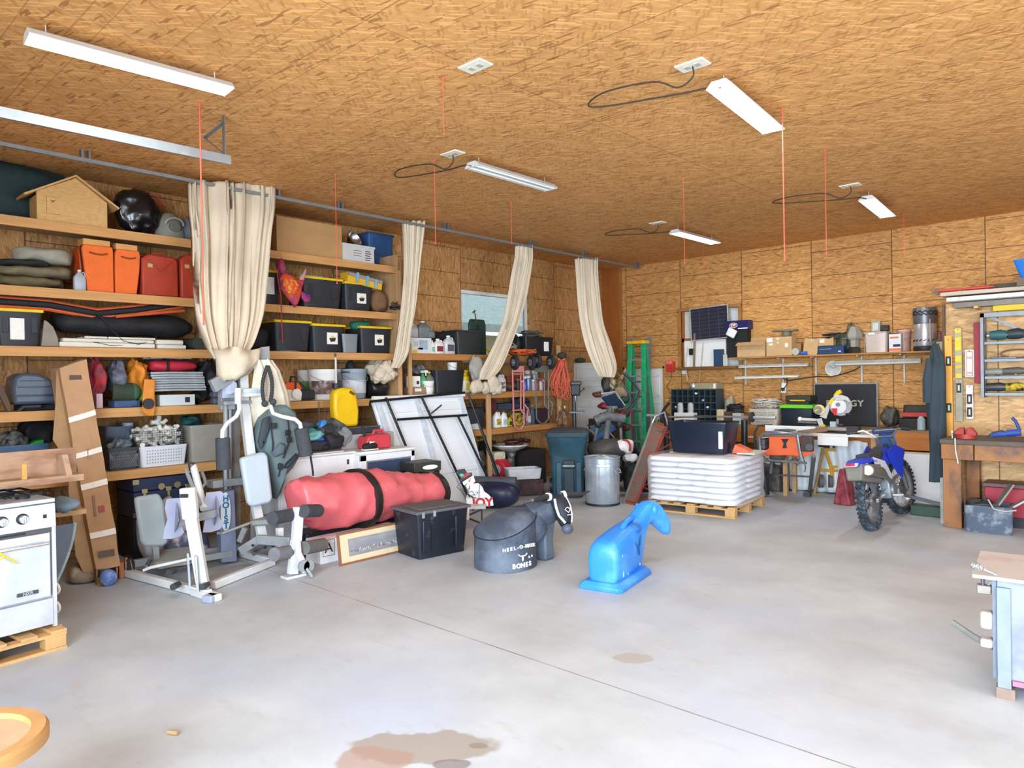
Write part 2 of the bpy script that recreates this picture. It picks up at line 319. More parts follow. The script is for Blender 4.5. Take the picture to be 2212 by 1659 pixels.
# corner stud and a partition standing behind the bench
structure('trim_1',MB().bb(-8.13,-8.06,YB-.02,YB,1.9,HC),mat('#a9733c',.6,stretch=(1,1,.2)))
structure('trim_2',MB().bb(XL,-8.1,YB-.012,YB,2.05,HC),mat('#a8652c',.6,var=.15,stretch=(1,1,.2)))
PX=yp(2044,800,10.45).x; PZ=yp(2150,650,10.45).z
structure('wall_partition',MB().bb(PX,1.6,10.45,10.57,0,PZ),OSBP)
structure('trim_3',MB().bb(PX-.03,PX,10.40,10.6,0,PZ),mat('#5d4630',.7))
# ---------------- ceiling lights, outlets, rods, track
EM=mat('#f4f9ff',.4,var=0,emit=14.); TUBE=mat('#e8eae6',.4,var=.03); LM=mat('#c9cac8',.5,var=.08); DKC=mat('#3a3029',.6); RED=mat('#e25a44',.6,var=.1)
LH=.11
def lampfix(i,a,b_,on,label):
    c=(a+b_)/2; d=(b_-a); ang=math.atan2(d.y,d.x); t=thing('shop_light',label,'ceiling light',(c.x,c.y,HC-LH),ang,'shop lights under the ceiling')
    hl=.61
    mesh('housing',MB().prism([(-.10,0),(-.055,.045),(.055,.045),(.10,0),(.095,-.006),(.05,.035),(-.05,.035),(-.095,-.006)],-hl,hl,0),LM,t)
    for e in(-hl-.004,hl): mesh('end_plate',MB().prism([(-.10,-.01),(-.055,.045),(.055,.045),(.10,-.01)],e,e+.004,0),LM,t)
    for s in(-1,1): mesh('fluorescent_tube',MB().cyl((-hl+.01,s*.045,.005),(hl-.01,s*.045,.005),.019,n=12),EM if on else TUBE,t)
    if not on:
        mesh('reflector',MB().bb(-hl,hl,-.012,.012,.0,.03),LM,t)
    for e in(-hl+.1,hl-.1): mesh('hanger',MB().cyl((e,0,.04),(e,0,LH),.003,n=6),LM,t)
    return t,ang
specs=[((68,85),(487,195),1,'lit fluorescent shop light at the top left of the ceiling above the garage door rail'),
((1560,192),(1665,278),1,'lit fluorescent shop light above the red cord near the middle of the ceiling'),
((1022,360),(1187,408),0,'unlit grey fluorescent shop light, the only dark fixture'),
((1459,503),(1543,525),1,'lit fluorescent shop light closest to the corner of the back and shelf walls'),
((1872,430),(1918,468),1,'lit fluorescent shop light closest to the right of the back wall')]
ends=[]
for i,(a,b_,on,lb) in enumerate(specs):
    A=fl(*a,HC-LH); B=fl(*b_,HC-LH); ends.append((A,B,lampfix(i,A,B,on,lb)[0]))
    if on:
        l=bpy.data.lights.new('tube_light','AREA'); l.shape='RECTANGLE'; l.size=1.2; l.size_y=.12; l.energy=26; l.color=(.93,.97,1)
        o=bpy.data.objects.new('tube_light',l); m=(A+B)/2; o.location=(m.x,m.y,HC-LH-.03); o.rotation_euler=(0,0,math.atan2((B-A).y,(B-A).x)); COL.objects.link(o)
PL=mat('#e8e4d4',.4,var=.04)
def outlet(p,lb,cord=None,rx=.06,ry=.04):
    t=thing('ceiling_outlet',lb,'outlet',(p.x,p.y,HC),0,'outlets on the ceiling')
    mesh('cover_plate',MB().bb(-.11,.11,-.07,.07,-.012,0),PL,t,bevel=.004); mesh('socket',MB().bb(-.06,-.02,-.025,.025,-.016,-.011).bb(.02,.06,-.025,.025,-.016,-.011),mat('#b8b3a4',.5),t)
    return t
outlet(fl(1027,141,HC),'white ceiling outlet plate with nothing plugged in')
for q,e,lb in(((1496,139),1,'white ceiling outlet feeding the shop light near the middle of the ceiling'),((978,331),2,'white ceiling outlet beside the unlit shop light'),((1421,481),3,'white ceiling outlet beside the shop light closest to the corner'),((1837,400),4,'white ceiling outlet beside the shop light at the right of the back wall')):
    p=fl(*q,HC); outlet(p,lb); A,B,LT=ends[e]; A=A+(A-B).normalized()*.02
    off=(p-A); off.z=0; side=Vector((-1,-.0,0))*.75
    P=[p+Vector((0,0,-.016)),p+Vector((0,0,-.09)),p+Vector((-.12,-.0,-.13)),p+Vector((-.3,-.05,-.05)),p+side*.95+Vector((0,-.1,-.03)),p+side*1.25+Vector((0,.08,-.03)),A*.55+(p+side)*.45+Vector((0,.05,-.02)),A+Vector((-.1,0,.03)),A]
    # smooth
    Q=[]
    for i in range(len(P)-1):
        a=P[max(0,i-1)];b1_=P[i];c_=P[i+1];d_=P[min(len(P)-1,i+2)]
        for k in range(5):
            u=k/5; Q.append(.5*((2*b1_)+(c_-a)*u+(2*a-5*b1_+4*c_-d_)*u*u+(3*b1_-a-3*c_+d_)*u**3))
    Q.append(P[-1]); 
    mesh('power_cord',MB().tube(Q,.0065,6),DKC,LT,W=True)
# thin red pull cords hanging from the ceiling
def cord(px,py0,py1,y=None,x=None,lb='',r=.0035,z0=HC):
    a=fl(px[0],py0,z0); b_=dp(px[1],py1,a.x,a.y)
    single('pull_string',MB().ball((a.x,a.y,z0-.008),.012,8).tube([a,(a.x,a.y,(z0+b_.z)/2),(a.x,a.y,b_.z)],r,6).ball((a.x,a.y,b_.z),.009,6),RED,lb,'cord',group='red cords hanging from the ceiling')
cord((431,431),222,700,lb='red cord hanging in front of the large canvas curtain',r=.006)
cord((724,729),375,612,lb='red cord hanging in front of the tall cardboard carton')
cord((1690,1703),232,562,lb='long red cord beside the lit shop light near the middle',r=.005)
cord((1782,1787),320,550,lb='red cord hanging between two outlets before the back wall')
cord((1518,1520),534,590,lb='short red cord under the shop light closest to the corner')
cord((1476,1480),385,570,lb='faint red cord left of the shop light closest to the corner',r=.003)
cord((1952,1954),462,555,lb='short red cord right of the shop light at the right of the back wall')
cord((957,957),168,290,lb='short red cord hanging from the bare ceiling left of the empty outlet',r=.003)
cord((938,944),345,525,lb='red cord hanging beside the narrow canvas curtain on the post')
cord((1104,1104),437,525,lb='red cord hanging next to the leaning canvas curtain',r=.003)
# overhead door rail (grey) and curtain track
GAL=mat('#8e9395',.5,.5,var=.15); GALD=mat('#85898a',.45,.6,var=.1)
t=thing('door_rail','galvanised overhead door rail hung from the ceiling at the left','rail',(-5.9,1.2,HC-.32))
e=fl(492,342,HC-.34); s=fl(0,238,HC-.34); dd=(s-e).normalized(); s=e+dd*5
mesh('channel',MB().bar(s,e,.11,.02).bar(s+Vector((.055,0,-.03)),e+Vector((.055,0,-.03)),.008,.07).bar(s+Vector((-.055,0,-.015)),e+Vector((-.055,0,-.015)),.008,.04),GAL,t,W=True)
f_=e-Vector((0,.12,0))
mesh('bracket',MB().bar(f_+Vector((.02,.08,0)),(f_.x+.02,f_.y+.08,HC),.045,.006).bar(f_+Vector((.02,.08,.28)),f_+Vector((-.16,.0,.18)),.04,.006).bar(f_+Vector((.02,.08,.02)),f_+Vector((-.16,0,.18)),.04,.006),GALD,t,W=True)
TX=-7.47; 
t=thing('curtain_track','slim galvanised curtain track running under the ceiling','curtain track',(TX,6,HC-.1))
mesh('rail',MB().bar((TX+.04,-1.2,HC-.10),(TX,11.75,HC-.10),.03,.035),GAL,t,W=True)
for y in(.9,2.2,4.15,5.0,6.75,8.6,10.0,11.7): mesh('ceiling_bracket',MB().bb(TX-.03,TX+.03,y-.012,y+.012,HC-.12,HC).bb(TX-.03,TX+.03,y+.05,y+.07,HC-.12,HC),GALD,t,W=True)
# ---------------- timber shelving on the side wall
SX=-7.88; ZA,ZB,ZC,ZD,ZE=3.43,2.78,2.215,1.60,.955; MC,MD,ME=2.225,1.63,1.05
FASC=mat('#c9955a',.6,var=.2,sc=3,stretch=(3,.5,9)); FAS2=mat('#b57a42',.6,var=.2,sc=3,stretch=(3,.5,9)); POSTM=mat('#c0986a',.65,var=.2,sc=4,stretch=(4,4,.6)); PLY=mat('#b39a78',.7,var=.2,sc=3)
def shelfunit(name,label,ya,yb,zs,posts,fm):
    t=thing(name,label,'shelving',(SX,(ya+yb)/2,0))
    yb0=yb
    for z in zs:
        yb=yb0
        if isinstance(z,tuple): z,yb=z
        s=mesh('shelf_board',MB().bb(XL+.01,SX-.04,ya,yb,z-.02,z),PLY,t,W=True)
        mesh('front_rail',MB().bb(SX-.038,SX,ya,yb,z-.095,z-.001),fm,t,W=True,bevel=.003)
    for (x0,x1,y0_,y1_,z1_,nm) in posts: mesh(nm,MB().bb(x0,x1,y0_,y1_,0,z1_),POSTM,t,W=True,bevel=.004)
    return t
YE=6.22
LSH=shelfunit('timber_shelving','five-tier pine shelving along the side wall, loaded with totes and boxes',-.9,YE,(ZA,ZB,ZC,ZD,(ZE,4.15)),[(XL+.01,SX,YE+.0,YE+.03,3.6,'end_panel'),(SX-.09,SX,YE+.031,YE+.075,3.38,'post'),(SX-.24,SX-.15,YE+.031,YE+.075,2.3,'post'),(XL+.01,XL+.10,1.2,1.24,3.4,'post'),(XL+.01,XL+.10,3.7,3.74,3.4,'post')],FASC)
YM=xp(884,800,SX).y; YP=xp(1054,900,SX+.05).y; YN=xp(1205,800,SX).y
MSH=shelfunit('timber_shelving','three-tier pine shelving below the side window, holding jugs and spray cans',YM+.06,YN,(MC,MD,ME),[(SX+.001,SX+.039,YP,YP+.09,1.72,'post'),(SX-.04,SX,YM,YM+.055,2.36,'post'),(SX-.04,SX+.001,YN+.005,YN+.09,2.42,'post'),(XL+.01,XL+.05,YM,YM+.05,2.4,'post')],FAS2)
POST3=mesh('post',MB().bb(SX+.001,SX+.039,YN+.01,YN+.05,0,1.0),POSTM,MSH,W=True)
# ---------------- generic storage things: front faces local -y, base at z=0, origin front-centre
def LS(x0,x1,t,z,xf=-7.97):
    a=xp(x0,t,xf); b_=xp(x1,t,xf); c=xp((x0+x1)/2,t,xf); return dict(loc=(xf,(a.y+b_.y)/2,z+.003),w=b_.y-a.y,h=c.z-z,rz=PI/2)
def BS(x0,x1,t,z,yf=11.85):
    a=yp(x0,t,yf); b_=yp(x1,t,yf); c=yp((x0+x1)/2,t,yf); return dict(loc=((a.x+b_.x)/2,yf,z+.003),w=b_.x-a.x,h=c.z-z,rz=0.)
def FS(x0,x1,bot,t,rz=0.,z=0.):
    p=fl((x0+x1)/2,bot,z); a=dp(x0,bot,p.x,p.y); b_=dp(x1,bot,p.x,p.y); q=dp((x0+x1)/2,t,p.x,p.y); return dict(loc=tuple(p),w=(b_-a).length,h=q.z-z,rz=rz)
def TH(name,label,cat,f,group=None): return thing(name,label,cat,f['loc'],f['rz'],group)
BLK=mat('#2a2d33',.5,var=.25); BLKM=mat('#1c1d1f',.7,var=.3,sc=14,bump=.4); YEL=mat('#e3bd1e',.45,var=.1); CARD=mat('#b58d5c',.75,var=.12,sc=5); CARD2=mat('#c8a272',.75,var=.1); WHT=mat('#e8e8e4',.45,var=.06); GRY=mat('#8f9499',.5,var=.15); LGRY=mat('#b9bcbd',.5,var=.12)
NAVY=mat('#27364a',.5,var=.2); TEAL=mat('#2c7d78',.6,var=.2); STEEL=mat('#b5babd',.35,.45,var=.12); DSTEEL=mat('#5c5f63',.45,.7,var=.2); CHR=mat('#d0d3d6',.2,.8,var=.05); BLUEM=mat('#2f66c4',.45,var=.12); REDM=mat('#c23a35',.5,var=.18); ORG=mat('#f0702a',.6,var=.1); GRN=mat('#2f8f5a',.55,var=.15); CLR=mat('#cfd3d2',.25,var=.06,alpha=.72); BRN=mat('#6b4a30',.7,var=.3); CANV=mat('#d8cab2',.85,var=.1,sc=3); INK=mat('#2a2a2c',.6,var=0); PAPER=mat('#eceae4',.6,var=.1,sc=30)
def binbody(mb,w,d,h,tap=.90,th=.006,rim=.018):
    """hollow tapered bin with rim: outer loft, inner loft"""
    def ring(s,z,e=0): 
        a,b_=w/2*s-e,d/2*s-e; c=.028
        P=[]
        for (sx,sy,a0) in((1,-1,-90),(1,1,0),(-1,1,90),(-1,-1,180)):
            for k in range(3):
                an=math.radians(a0+45*k); P.append(Vector((sx*(a-c)+c*math.cos(an),sy*(b_-c)+c*math.sin(an)+d/2,z)))
        return P
    r=[ring(tap,0),ring(tap+(1-tap)*.95,h-rim),ring(1.0,h-rim),ring(1.0,h),ring(.985,h,th),ring(tap+.0,.02,th+.004)]
    mb.loft(r,cap=True)
    # inner floor already capped by last ring
    return mb
def tote(label,f,d=.36,body=BLK,lid=YEL,sticker=None,ribs=True,name='storage_tote',group=None,lidh=.03,tap=.88):
    w,h=f['w'],f['h']; t=TH(name,label,'tote',f,group); bh=h-(lidh*.5 if lid else 0)
    mb=binbody(MB(),w*.97,d,bh,tap)
    mesh('bin',mb,body,t,ang=50)
    if ribs:
        for s in(-1,1):
            mesh('rib_panel',MB().box((s*w*.30,-.001+d*(1-tap)/4,bh*.62),(w*.13,.014,bh*.5)),body,t,bevel=.004)
    if lid:
        mesh('lid',MB().box((0,d/2,h-lidh/2+.002),(w,d+.02,lidh)).box((0,d/2,h+.004),(w*.86,d*.8,.012)),lid,t,bevel=.008)
    if sticker:
        sx,sz,sw,sh,style=sticker
        y_=d*(1-tap)/4*.9
        q=mesh('sticker',MB().box((sx*w,-.004+y_*1.0,sz*h),(sw*w,.012,sh*h)),PAPER,t,bevel=.003)
        if style==1: mesh('picture',MB().prism([(sx*w-sw*w*.32,sz*h-.0),(sx*w+sw*w*.3,sz*h+.01),(sx*w+sw*w*.22,sz*h-sh*h*.25),(sx*w-sw*w*.18,sz*h-sh*h*.3)],-.014+y_,-.009+y_,1),INK,q); mesh('picture',MB().prism([(sx*w-sw*w*.32,sz*h+.004),(sx*w+sw*w*.3,sz*h+.014),(sx*w,sz*h+sh*h*.2)],-.014+y_,-.009+y_,1),YEL,q)
    return t
def carton(label,f,d=.3,m=CARD,flaps=0,tape=True,marks=(),name='cardboard_box',cat='box',rz=0,group=None,extra=None):
    w,h=f['w'],f['h']; t=TH(name,label,cat,f,group); t.rotation_euler.z+=rz
    if flaps:
        e=.006; mesh('box_body',MB().bb(-w/2,w/2,0,e,0,h).bb(-w/2,w/2,d-e,d,0,h).bb(-w/2,-w/2+e,e,d-e,0,h).bb(w/2-e,w/2,e,d-e,0,h).bb(-w/2+e,w/2-e,e,d-e,0,e),m,t)
        fl_=h*.42
        mesh('flap',MB().box((0,-fl_*.42,h-fl_*.22),(w*.97,.005,fl_),(-1.0,0,0)),m,t); mesh('flap',MB().box((0,d+fl_*.15,h+fl_*.42),(w*.97,.005,fl_),(-.35,0,0)),m,t)
        if flaps>1: mesh('flap',MB().box((w/2+fl_*.3,d/2,h+fl_*.28),(.005,d*.95,fl_),(0,.8,0)),m,t); mesh('flap',MB().box((-w/2-fl_*.3,d/2,h-fl_*.2),(.005,d*.95,fl_),(0,.7,0)),m,t)
    else:
        mesh('box_body',MB().bb(-w/2,w/2,0,d,0,h),m,t,bevel=.003)
        if tape: mesh('packing_tape',MB().bb(-w*.5-.001,w*.5+.001,d*.42,d*.58,h,h+.002).bb(-.03,.03,-.002,0,h*.8,h),mat('#c9b083',.3,var=.05),t)
    for (cx,cz,mw,mh,mm) in marks: mesh('print' if mm is INK else 'label_patch',MB().box((cx*w,-.001,cz*h),(mw*w,.004,mh*h)),mm,t)
    return t
def bucket(label,f,m=WHT,band=None,handle=True,name='bucket',lid=None,rim=True,group=None):
    w,h=f['w'],f['h']; r=w/2; t=TH(name,label,'bucket',f,group)
    mesh('bucket_body',MB().lathe([(r*.84,0),(r*.85,.005),(r*.95,h*.80),(r*.99,h*.80),(r*.96,h*.85),(r*1.0,h*.86),(r*.97,h*.93),(r*1.0,h*.97),(r*1.0,h),(r*.95,h),(r*.82,.02)],26,(0,r,0)),m,t)
    if band: mesh('printed_label',MB().lathe([(r*.87,h*.18),(r*.90,h*.19),(r*.945,h*.62),(r*.92,h*.63)],26,(0,r,0)),band,t)
    if handle: mesh('wire_handle',MB().tube([(r*.98*math.cos(a),r-.35*r*math.sin(a)-r*.8*math.sin(a),h*.83-h*.25*math.sin(a)) for a in [PI*k/10 for k in range(11)]],.004,6),STEEL,t)
    if lid: mesh('lid',MB().lathe([(r*1.02,h-.02),(r*1.04,h-.015),(r*1.03,h+.01),(r*.9,h+.015),(0.01,h+.015)],26,(0,r,0)),lid,t)
    return t
def jug(label,f,m=WHT,cap=WHT,lab=PAPER,d=None,name='jug',group=None,style=0):
    w,h=f['w'],f['h']; d=d or w*.62; t=TH(name,label,'jug',f,group)
    R=[]
    for s,z in((.92,0),(1,.03),(1,.55),(.93,.66),(.55,.80),(.26,.88),(.24,.93)):
        R.append([Vector((w/2*s*math.copysign(abs(math.cos(a))**.5,math.cos(a)),d/2*s*math.copysign(abs(math.sin(a))**.5,math.sin(a))+d/2,z*h)) for a in [2*PI*k/16 for k in range(16)]])
    mesh('jug_body',MB().loft(R),m,t,ang=60)
    mesh('cap',MB().cyl((0,d/2,h*.92),(0,d/2,h),w*.15,n=12),cap,t)
    if style==0: mesh('grip',MB().tube([(w*.2,d/2,h*.90),(w*.42,d/2,h*.86),(w*.46,d/2,h*.70),(w*.44,d/2,h*.6)],w*.06,8),m,t)
    if lab: mesh('label_patch',MB().box((0,.0,h*.33),(w*.62,.006,h*.36)),lab,t)
    return t
def spraycan(label,f,m,cap=WHT,name='spray_can',group='spray cans on the middle tier'):
    w,h=f['w'],f['h']; r=w/2; t=TH(name,label,'spray can',f,group)
    mesh('can_body',MB().lathe([(r*.95,0),(r,.008),(r,h*.78),(r*.8,h*.83)],14,(0,r,0)),m,t); mesh('cap',MB().lathe([(r*.78,h*.8),(r*.78,h*.98),(r*.6,h)],14,(0,r,0)),cap,t); return t
def sack(name,label,cat,f,d,m,seed=1,wob=.06,cr=.02,sq=.75,group=None,cs=8,n=20):
    w,h=f['w'],f['h']; mb=MB().ball((0,d/2,h/2),(w/2,d/2,h/2),n,wob=wob,seed=seed,sqr=sq); crumple(mb,cr,cs,seed)
    z0=min(v.z for v in mb.v)
    for v in mb.v: v.z-=z0
    return single(name,mb,m,label,cat,f['loc'],f['rz'],group,sub=1,ang=80)
def cables(mb,c,r,n,seed,th=.004,flat=.4,k=14,mi=0):
    q=random.Random(seed); c=Vector(c)
    for _ in range(n):
        a0=q.uniform(0,6); P=[]; rr=q.uniform(.5,1)*r; z=q.uniform(0,flat*r); ex=q.uniform(.5,1)
        for i in range(k): a=a0+i*q.uniform(.35,.6); P.append(c+Vector((rr*math.cos(a),rr*ex*math.sin(a),z+q.uniform(0,.3)*r*flat)))
        mb.tube(P,th,5,mi)
    return mb
# ---------------- shelf A (top)
f=LS(0,252,352,ZA,-8.2); w,h=f['w']+1.2,f['h']; f['loc']=(-8.22,f['loc'][1]-.6,ZA); f['w']=w; f['h']=min(h,.58)
sack('tarp_bundle','dark green tarpaulin heap filling the top shelf behind the plywood house','tarp',f,.30,mat('#22383a',.75,var=.3,sc=6,bump=.5),3,.05,.03,.8)
a=xp(80,475,-7.93);b_=xp(232,488,-7.93);ap=xp(163,381,-7.93);el=xp(62,417,-7.93);er=xp(248,440,-7.93);
t=thing('plywood_kennel','small plywood house with a gable roof on the top shelf','pet house',(-7.93,(a.y+b_.y)/2,ZA+.004)); OSBK=mat('#cfa466',.6,var=.16,sc=18,stretch=(1,1,2.2))
w=(b_.y-a.y)/2; zt=ap.z-ZA; ze=zt-.24; cy_=ap.y-(a.y+b_.y)/2
mesh('front_panel',MB().prism([(-w,0),(w,0),(w,ze+.02),(cy_,zt-.02),(-w,ze+.03)],-.02,0,0),OSBK,t); mesh('side_panel',MB().bb(-.235,-.021,-w,-w+.018,0,ze).bb(-.235,-.021,w-.018,w,0,ze),OSBK,t); mesh('back_panel',MB().prism([(-w,0),(w,0),(w,ze),(cy_,zt-.02),(-w,ze)],-.25,-.236,0),OSBK,t)
mesh('roof_panel',MB().prism([(-w-.1,ze-.03),(cy_,zt-.012),(cy_,zt+.006),(-w-.11,ze-.012)],-.26,.03,0),OSBK,t); mesh('roof_panel',MB().prism([(w+.1,ze-.035),(cy_,zt-.012),(cy_,zt+.006),(w+.11,ze-.018)],-.26,.03,0),OSBK,t)
mesh('mill_stamp',MB().bb(0,.001,-w+.08,-w+.2,.235,.238).bb(0,.001,-w+.08,-w+.2,.07,.073).bb(0,.001,-w+.08,-w+.083,.07,.238).prism([(-w+.11,.21),(-w+.13,.18),(-w+.17,.215),(-w+.13,.20)],0,.002,0),mat('#7a5c3a',.6),t)
f=LS(258,353,416,ZA,-7.98); t=TH('garbage_bag','black plastic garbage bag with a red tie on the top shelf','bag',f)
mb=MB().ball((0,.15,f['h']*.5),(f['w']/2,.15,f['h']*.52),52,wob=.04,seed=4,sqr=.85); crumple(mb,.028,7,2); crumple(mb,.014,22,5); z0=min(v.z for v in mb.v); [setattr(v,'z',v.z-z0) for v in mb.v]
mesh('bag_body',mb,mat('#121214',.22,var=.2,spec=.6),t,ang=80)
mesh('drawstring',MB().tube([(.05,.1,f['h']*.98),(.14,.03,f['h']*1.0),(.2,0,f['h']*.9),(.23,-.01,f['h']*.74),(.2,-.01,f['h']*.78),(.16,.02,f['h']*.93)],.012,6,sq=.4),mat('#b01c2c',.4),t)
f=LS(344,408,456,ZA,-7.98); t=TH('respirator_hood','grey plastic hood with a round port beside the garbage bag','hood',f); w,h=f['w'],f['h']
mesh('shell',MB().lathe([(w*.5,0),(w*.5,h*.2),(w*.42,h*.6),(w*.26,h*.9),(w*.08,h)],22,(0,w*.4,0),sy=.8),mat('#8b8b80',.5,var=.12),t); mesh('port',MB().cyl((0,-.02,h*.42),(0,.05,h*.42),w*.17,n=20).cyl((0,-.035,h*.42),(0,-.02,h*.42),w*.1,n=16),mat('#77776e',.5),t); mesh('brow',MB().tube([(w*.3*math.cos(a),.0-.03*math.sin(a),h*.5+h*.22*math.sin(a)) for a in [PI*k/8 for k in range(9)]],.012,6),mat('#9b9b90',.5),t)
sack('rag_bundle','grey rags at the edge of the large canvas curtain on the top shelf','rags',LS(402,420,472,ZA,-7.98),.2,mat('#6d7178',.8),5,.1,.02)
f=LS(597,738,474,ZA,-7.95); f['h']-=.02; carton('large plain cardboard carton lying on the top shelf',f,.42,CARD,tape=False,name='cardboard_carton')
f=LS(741,808,533,ZA,-7.93); t=carton('white lidded file carton with handwriting on the top shelf',f,.3,mat('#c9c8c4',.6,var=.06),tape=False,name='file_carton')
w,h=f['w'],f['h']; mesh('carton_lid',MB().box((0,.15,h+.005),(w*1.04,.32,.03)),mat('#c9c8c4',.6,var=.06),t); q=MB()
for k in range(5): q.box((w*.28+(.01 if k%2 else 0),-.002,h*(.75-.14*k)),(w*.2*(1 if k%2 else .8),.003,.009))
for k in range(3): q.box((-w*.05,-.002,h*(.72-.16*k)),(w*.26,.003,.005))
mesh('handwriting',q,INK,t)
f=LS(762,793,494,ZA+h+.02,-7.97); t=TH('clamp_lamp','polished aluminium lamp reflector tilted on the white file carton','lamp',f); w,h2=f['w'],f['h']
R=Euler((1.0,.5,0)).to_matrix(); r=w*.52
mesh('reflector_bowl',MB().lathe([(.02,-.1),(r*.5,-.09),(r*.85,-.05),(r,0),(r*1.03,0),(r*.98,-.012),(r*.82,-.06),(r*.48,-.1),(.025,-.115)],24,(0,.12,h2*.52),M=R),mat('#c9ced2',.22,1,var=.05),t); mesh('socket',MB().tube([Vector((0,.12,h2*.52))+R@Vector((0,0,-.1)),Vector((0,.12,h2*.52))+R@Vector((0,0,-.17))],.022,12),BLK,t)
tote('blue tote with lid at the end of the top shelf',LS(795,851,505,ZA,-8.25),.27,mat('#2d5688',.5,var=.12),mat('#2b4d78',.5),name='storage_tote',tap=.9)
# ---------------- shelf B
OLV=mat('#6f6546',.85,var=.3,sc=8,bump=.4)
q=random.Random(3); CG='folded canvas on the second shelf'
for k,(x0,x1,pt,zb,m,lb) in enumerate([(0,150,590,0,OLV,'brown olive canvas tarp folded at the bottom of the canvas pile'),(0,168,570,.10,mat('#7d745a',.85,var=.3),'olive canvas tarp folded in the middle of the canvas pile'),(0,120,556,.20,mat('#2d2e2c',.85),'black nylon cover folded in the canvas pile'),(36,165,503,.25,mat('#a3a090',.85,var=.2),'grey canvas tarp rolled on top of the canvas pile')]):
    f=LS(x0,x1,pt,ZB+zb,-7.97); w=f['w']; h=[.1,.1,.06,.15][k]; mb=MB(); R=[]
    for i in range(15):
        u=-1+2*i/14; R.append([Vector((u*w/2,.17+.17*(1-abs(u)**6)*math.copysign(abs(math.cos(a))**.6,math.cos(a)),h/2+h/2*math.copysign(abs(math.sin(a))**.8,math.sin(a))*(1-.25*abs(u)**3))) for a in [2*PI*j/18 for j in range(18)]])
    mb.loft(R); crumple(mb,.03,7,k+3); z0=min(v.z for v in mb.v)
    for v in mb.v: v.z-=z0
    single('canvas_tarp',mb,m,lb,'tarp',f['loc'],f['rz'],CG,ang=70,sub=1)
jug('empty translucent jug beside the canvas pile',LS(160,187,583,ZB,-7.93),mat('#aeb6bd',.3,var=.1),WHT,None)
for (x0,x1,pt,sg,lb) in[(176,245,524,1,'wider orange padded panel box standing on the second shelf'),(248,303,534,-1,'narrower orange padded panel box standing next to the red metal can')]:
    f=LS(x0,x1,pt,ZB,-7.96); w,h=f['w'],f['h']; t=TH('padded_panel',lb,'panel',f,'orange padded panels on the second shelf')
    def prof(off): return [(-w/2+off*(.5 if sg>0 else 0),0),(w/2-off*(0 if sg>0 else .45),0),(w/2-off*(0 if sg>0 else .1),h*.5),(w/2,h*.85),(w/2-.01,h-.03),(-w/2+.02,h-.03),(-w/2+off*.05,h*.86),(-w/2+off*(.25 if sg>0 else 0),h*.5)]
    mesh('front_pad',MB().prism(prof(.09),0,.05,1),ORG,t,bevel=.012); mesh('black_edging',MB().prism(prof(.09),.051,.09,1),BLK,t); mesh('rear_pad',MB().prism(prof(.03),.091,.3,1),mat('#d4521c',.6),t,bevel=.01)
    mesh('timber_block',MB().bb(-w*.42,w*.42,.03,.2,h-.03,h+.03),PINE,t); mesh('pull_strap',MB().tube([(-w*.28,-.012,h*.78),(-w*.1,-.02,h*.755),(w*.1,-.02,h*.75),(w*.28,-.012,h*.78)],.014,8,sq=.5),mat('#8a4b22',.7),t)
for (x0,x1,lb) in[(306,385,'faded red metal fuel can in full view on the second shelf'),(390,450,'red metal fuel can half hidden by the large canvas curtain')]:
    f=LS(x0,x1,551,ZB,-7.97); w,h=f['w'],f['h']; t=TH('fuel_can',lb,'fuel can',f,'red metal fuel cans on the second shelf'); RC=mat('#b43f28',.55,var=.22,sc=6)
    mesh('can_body',MB().prism([(-w/2,0),(w/2,0),(w/2,h*.9),(w/2-.05,h*.98),(-w/2+.07,h),(-w/2,h*.88)],0,.18,1),RC,t,bevel=.02); mesh('embossed_rib',MB().bar((-w*.3,-.004,h*.85),(0,-.004,h*.6),.02,.012).bar((w*.3,-.004,h*.85),(0,-.004,h*.6),.02,.012),RC,t,bevel=.004); mesh('carry_handle',MB().tube([(-w*.2,.09,h*.97),(-w*.12,.09,h*1.05),(w*.15,.09,h*1.05),(w*.25,.09,h*.96)],.01,6),RC,t)
    mesh('price_tag',MB().box((-w*.28,-.002,h*.72),(.05,.004,.04)),mat('#b8ad70',.6),t)
SG='black totes with yellow lids on the second shelf'; S3='black totes with yellow lids on the third shelf'
tote('black tote with yellow lid next to the fabric fish on the second shelf',LS(563,606,584,ZB,-7.96),.36,sticker=(-.02,.55,.4,.5,0),group=SG)
tote('widest black tote with yellow lid on the second shelf, behind the red cord end',LS(652,741,600,ZB,-7.96),.42,group=SG)
tote('black yellow-lidded tote with small sticker on the second shelf, below the yellow carton',LS(744,805,611,ZB,-7.96),.38,sticker=(.1,.45,.32,.36,1),group=SG)
f=LS(752,826,590,ZB+.3,-7.93); t=thing('battery_carton','yellow and blue four-section carton tilted on the yellow tote lids','box',(f['loc'][0],f['loc'][1],ZB+.335),PI/2); t.rotation_euler=(0.0,math.radians(0),PI/2)
w=f['w']; mesh('box_body',MB().box((0,.1,.075),(w,.18,.13),(0,.13,0)),mat('#dfae2c',.5,var=.08),t); [mesh('blue_stripe',MB().box(p_,(.03,.03,.13),(0,.13,0)),mat('#7fb0c8',.5),t) for p_ in((-w*.25,-.003,.11),(.02,-.003,.08),(w*.28,-.003,.045))]; mesh('grey_band',MB().box((0,-.0,.115),(w*.98,.022,.04),(0,.13,0)),GRY,t)
f=LS(657,706,594,ZB+.0,-7.99); single('clear_tube',MB().cyl((-f['w']/2,.1,.014),(f['w']/2,.1,.014),.014),mat('#8fb3a5',.25,var=.05),'clear green tube lying on the widest yellow lid','tube',(f['loc'][0],f['loc'][1],ZB+LS(652,741,600,ZB,-7.96)['h']+.012),PI/2)
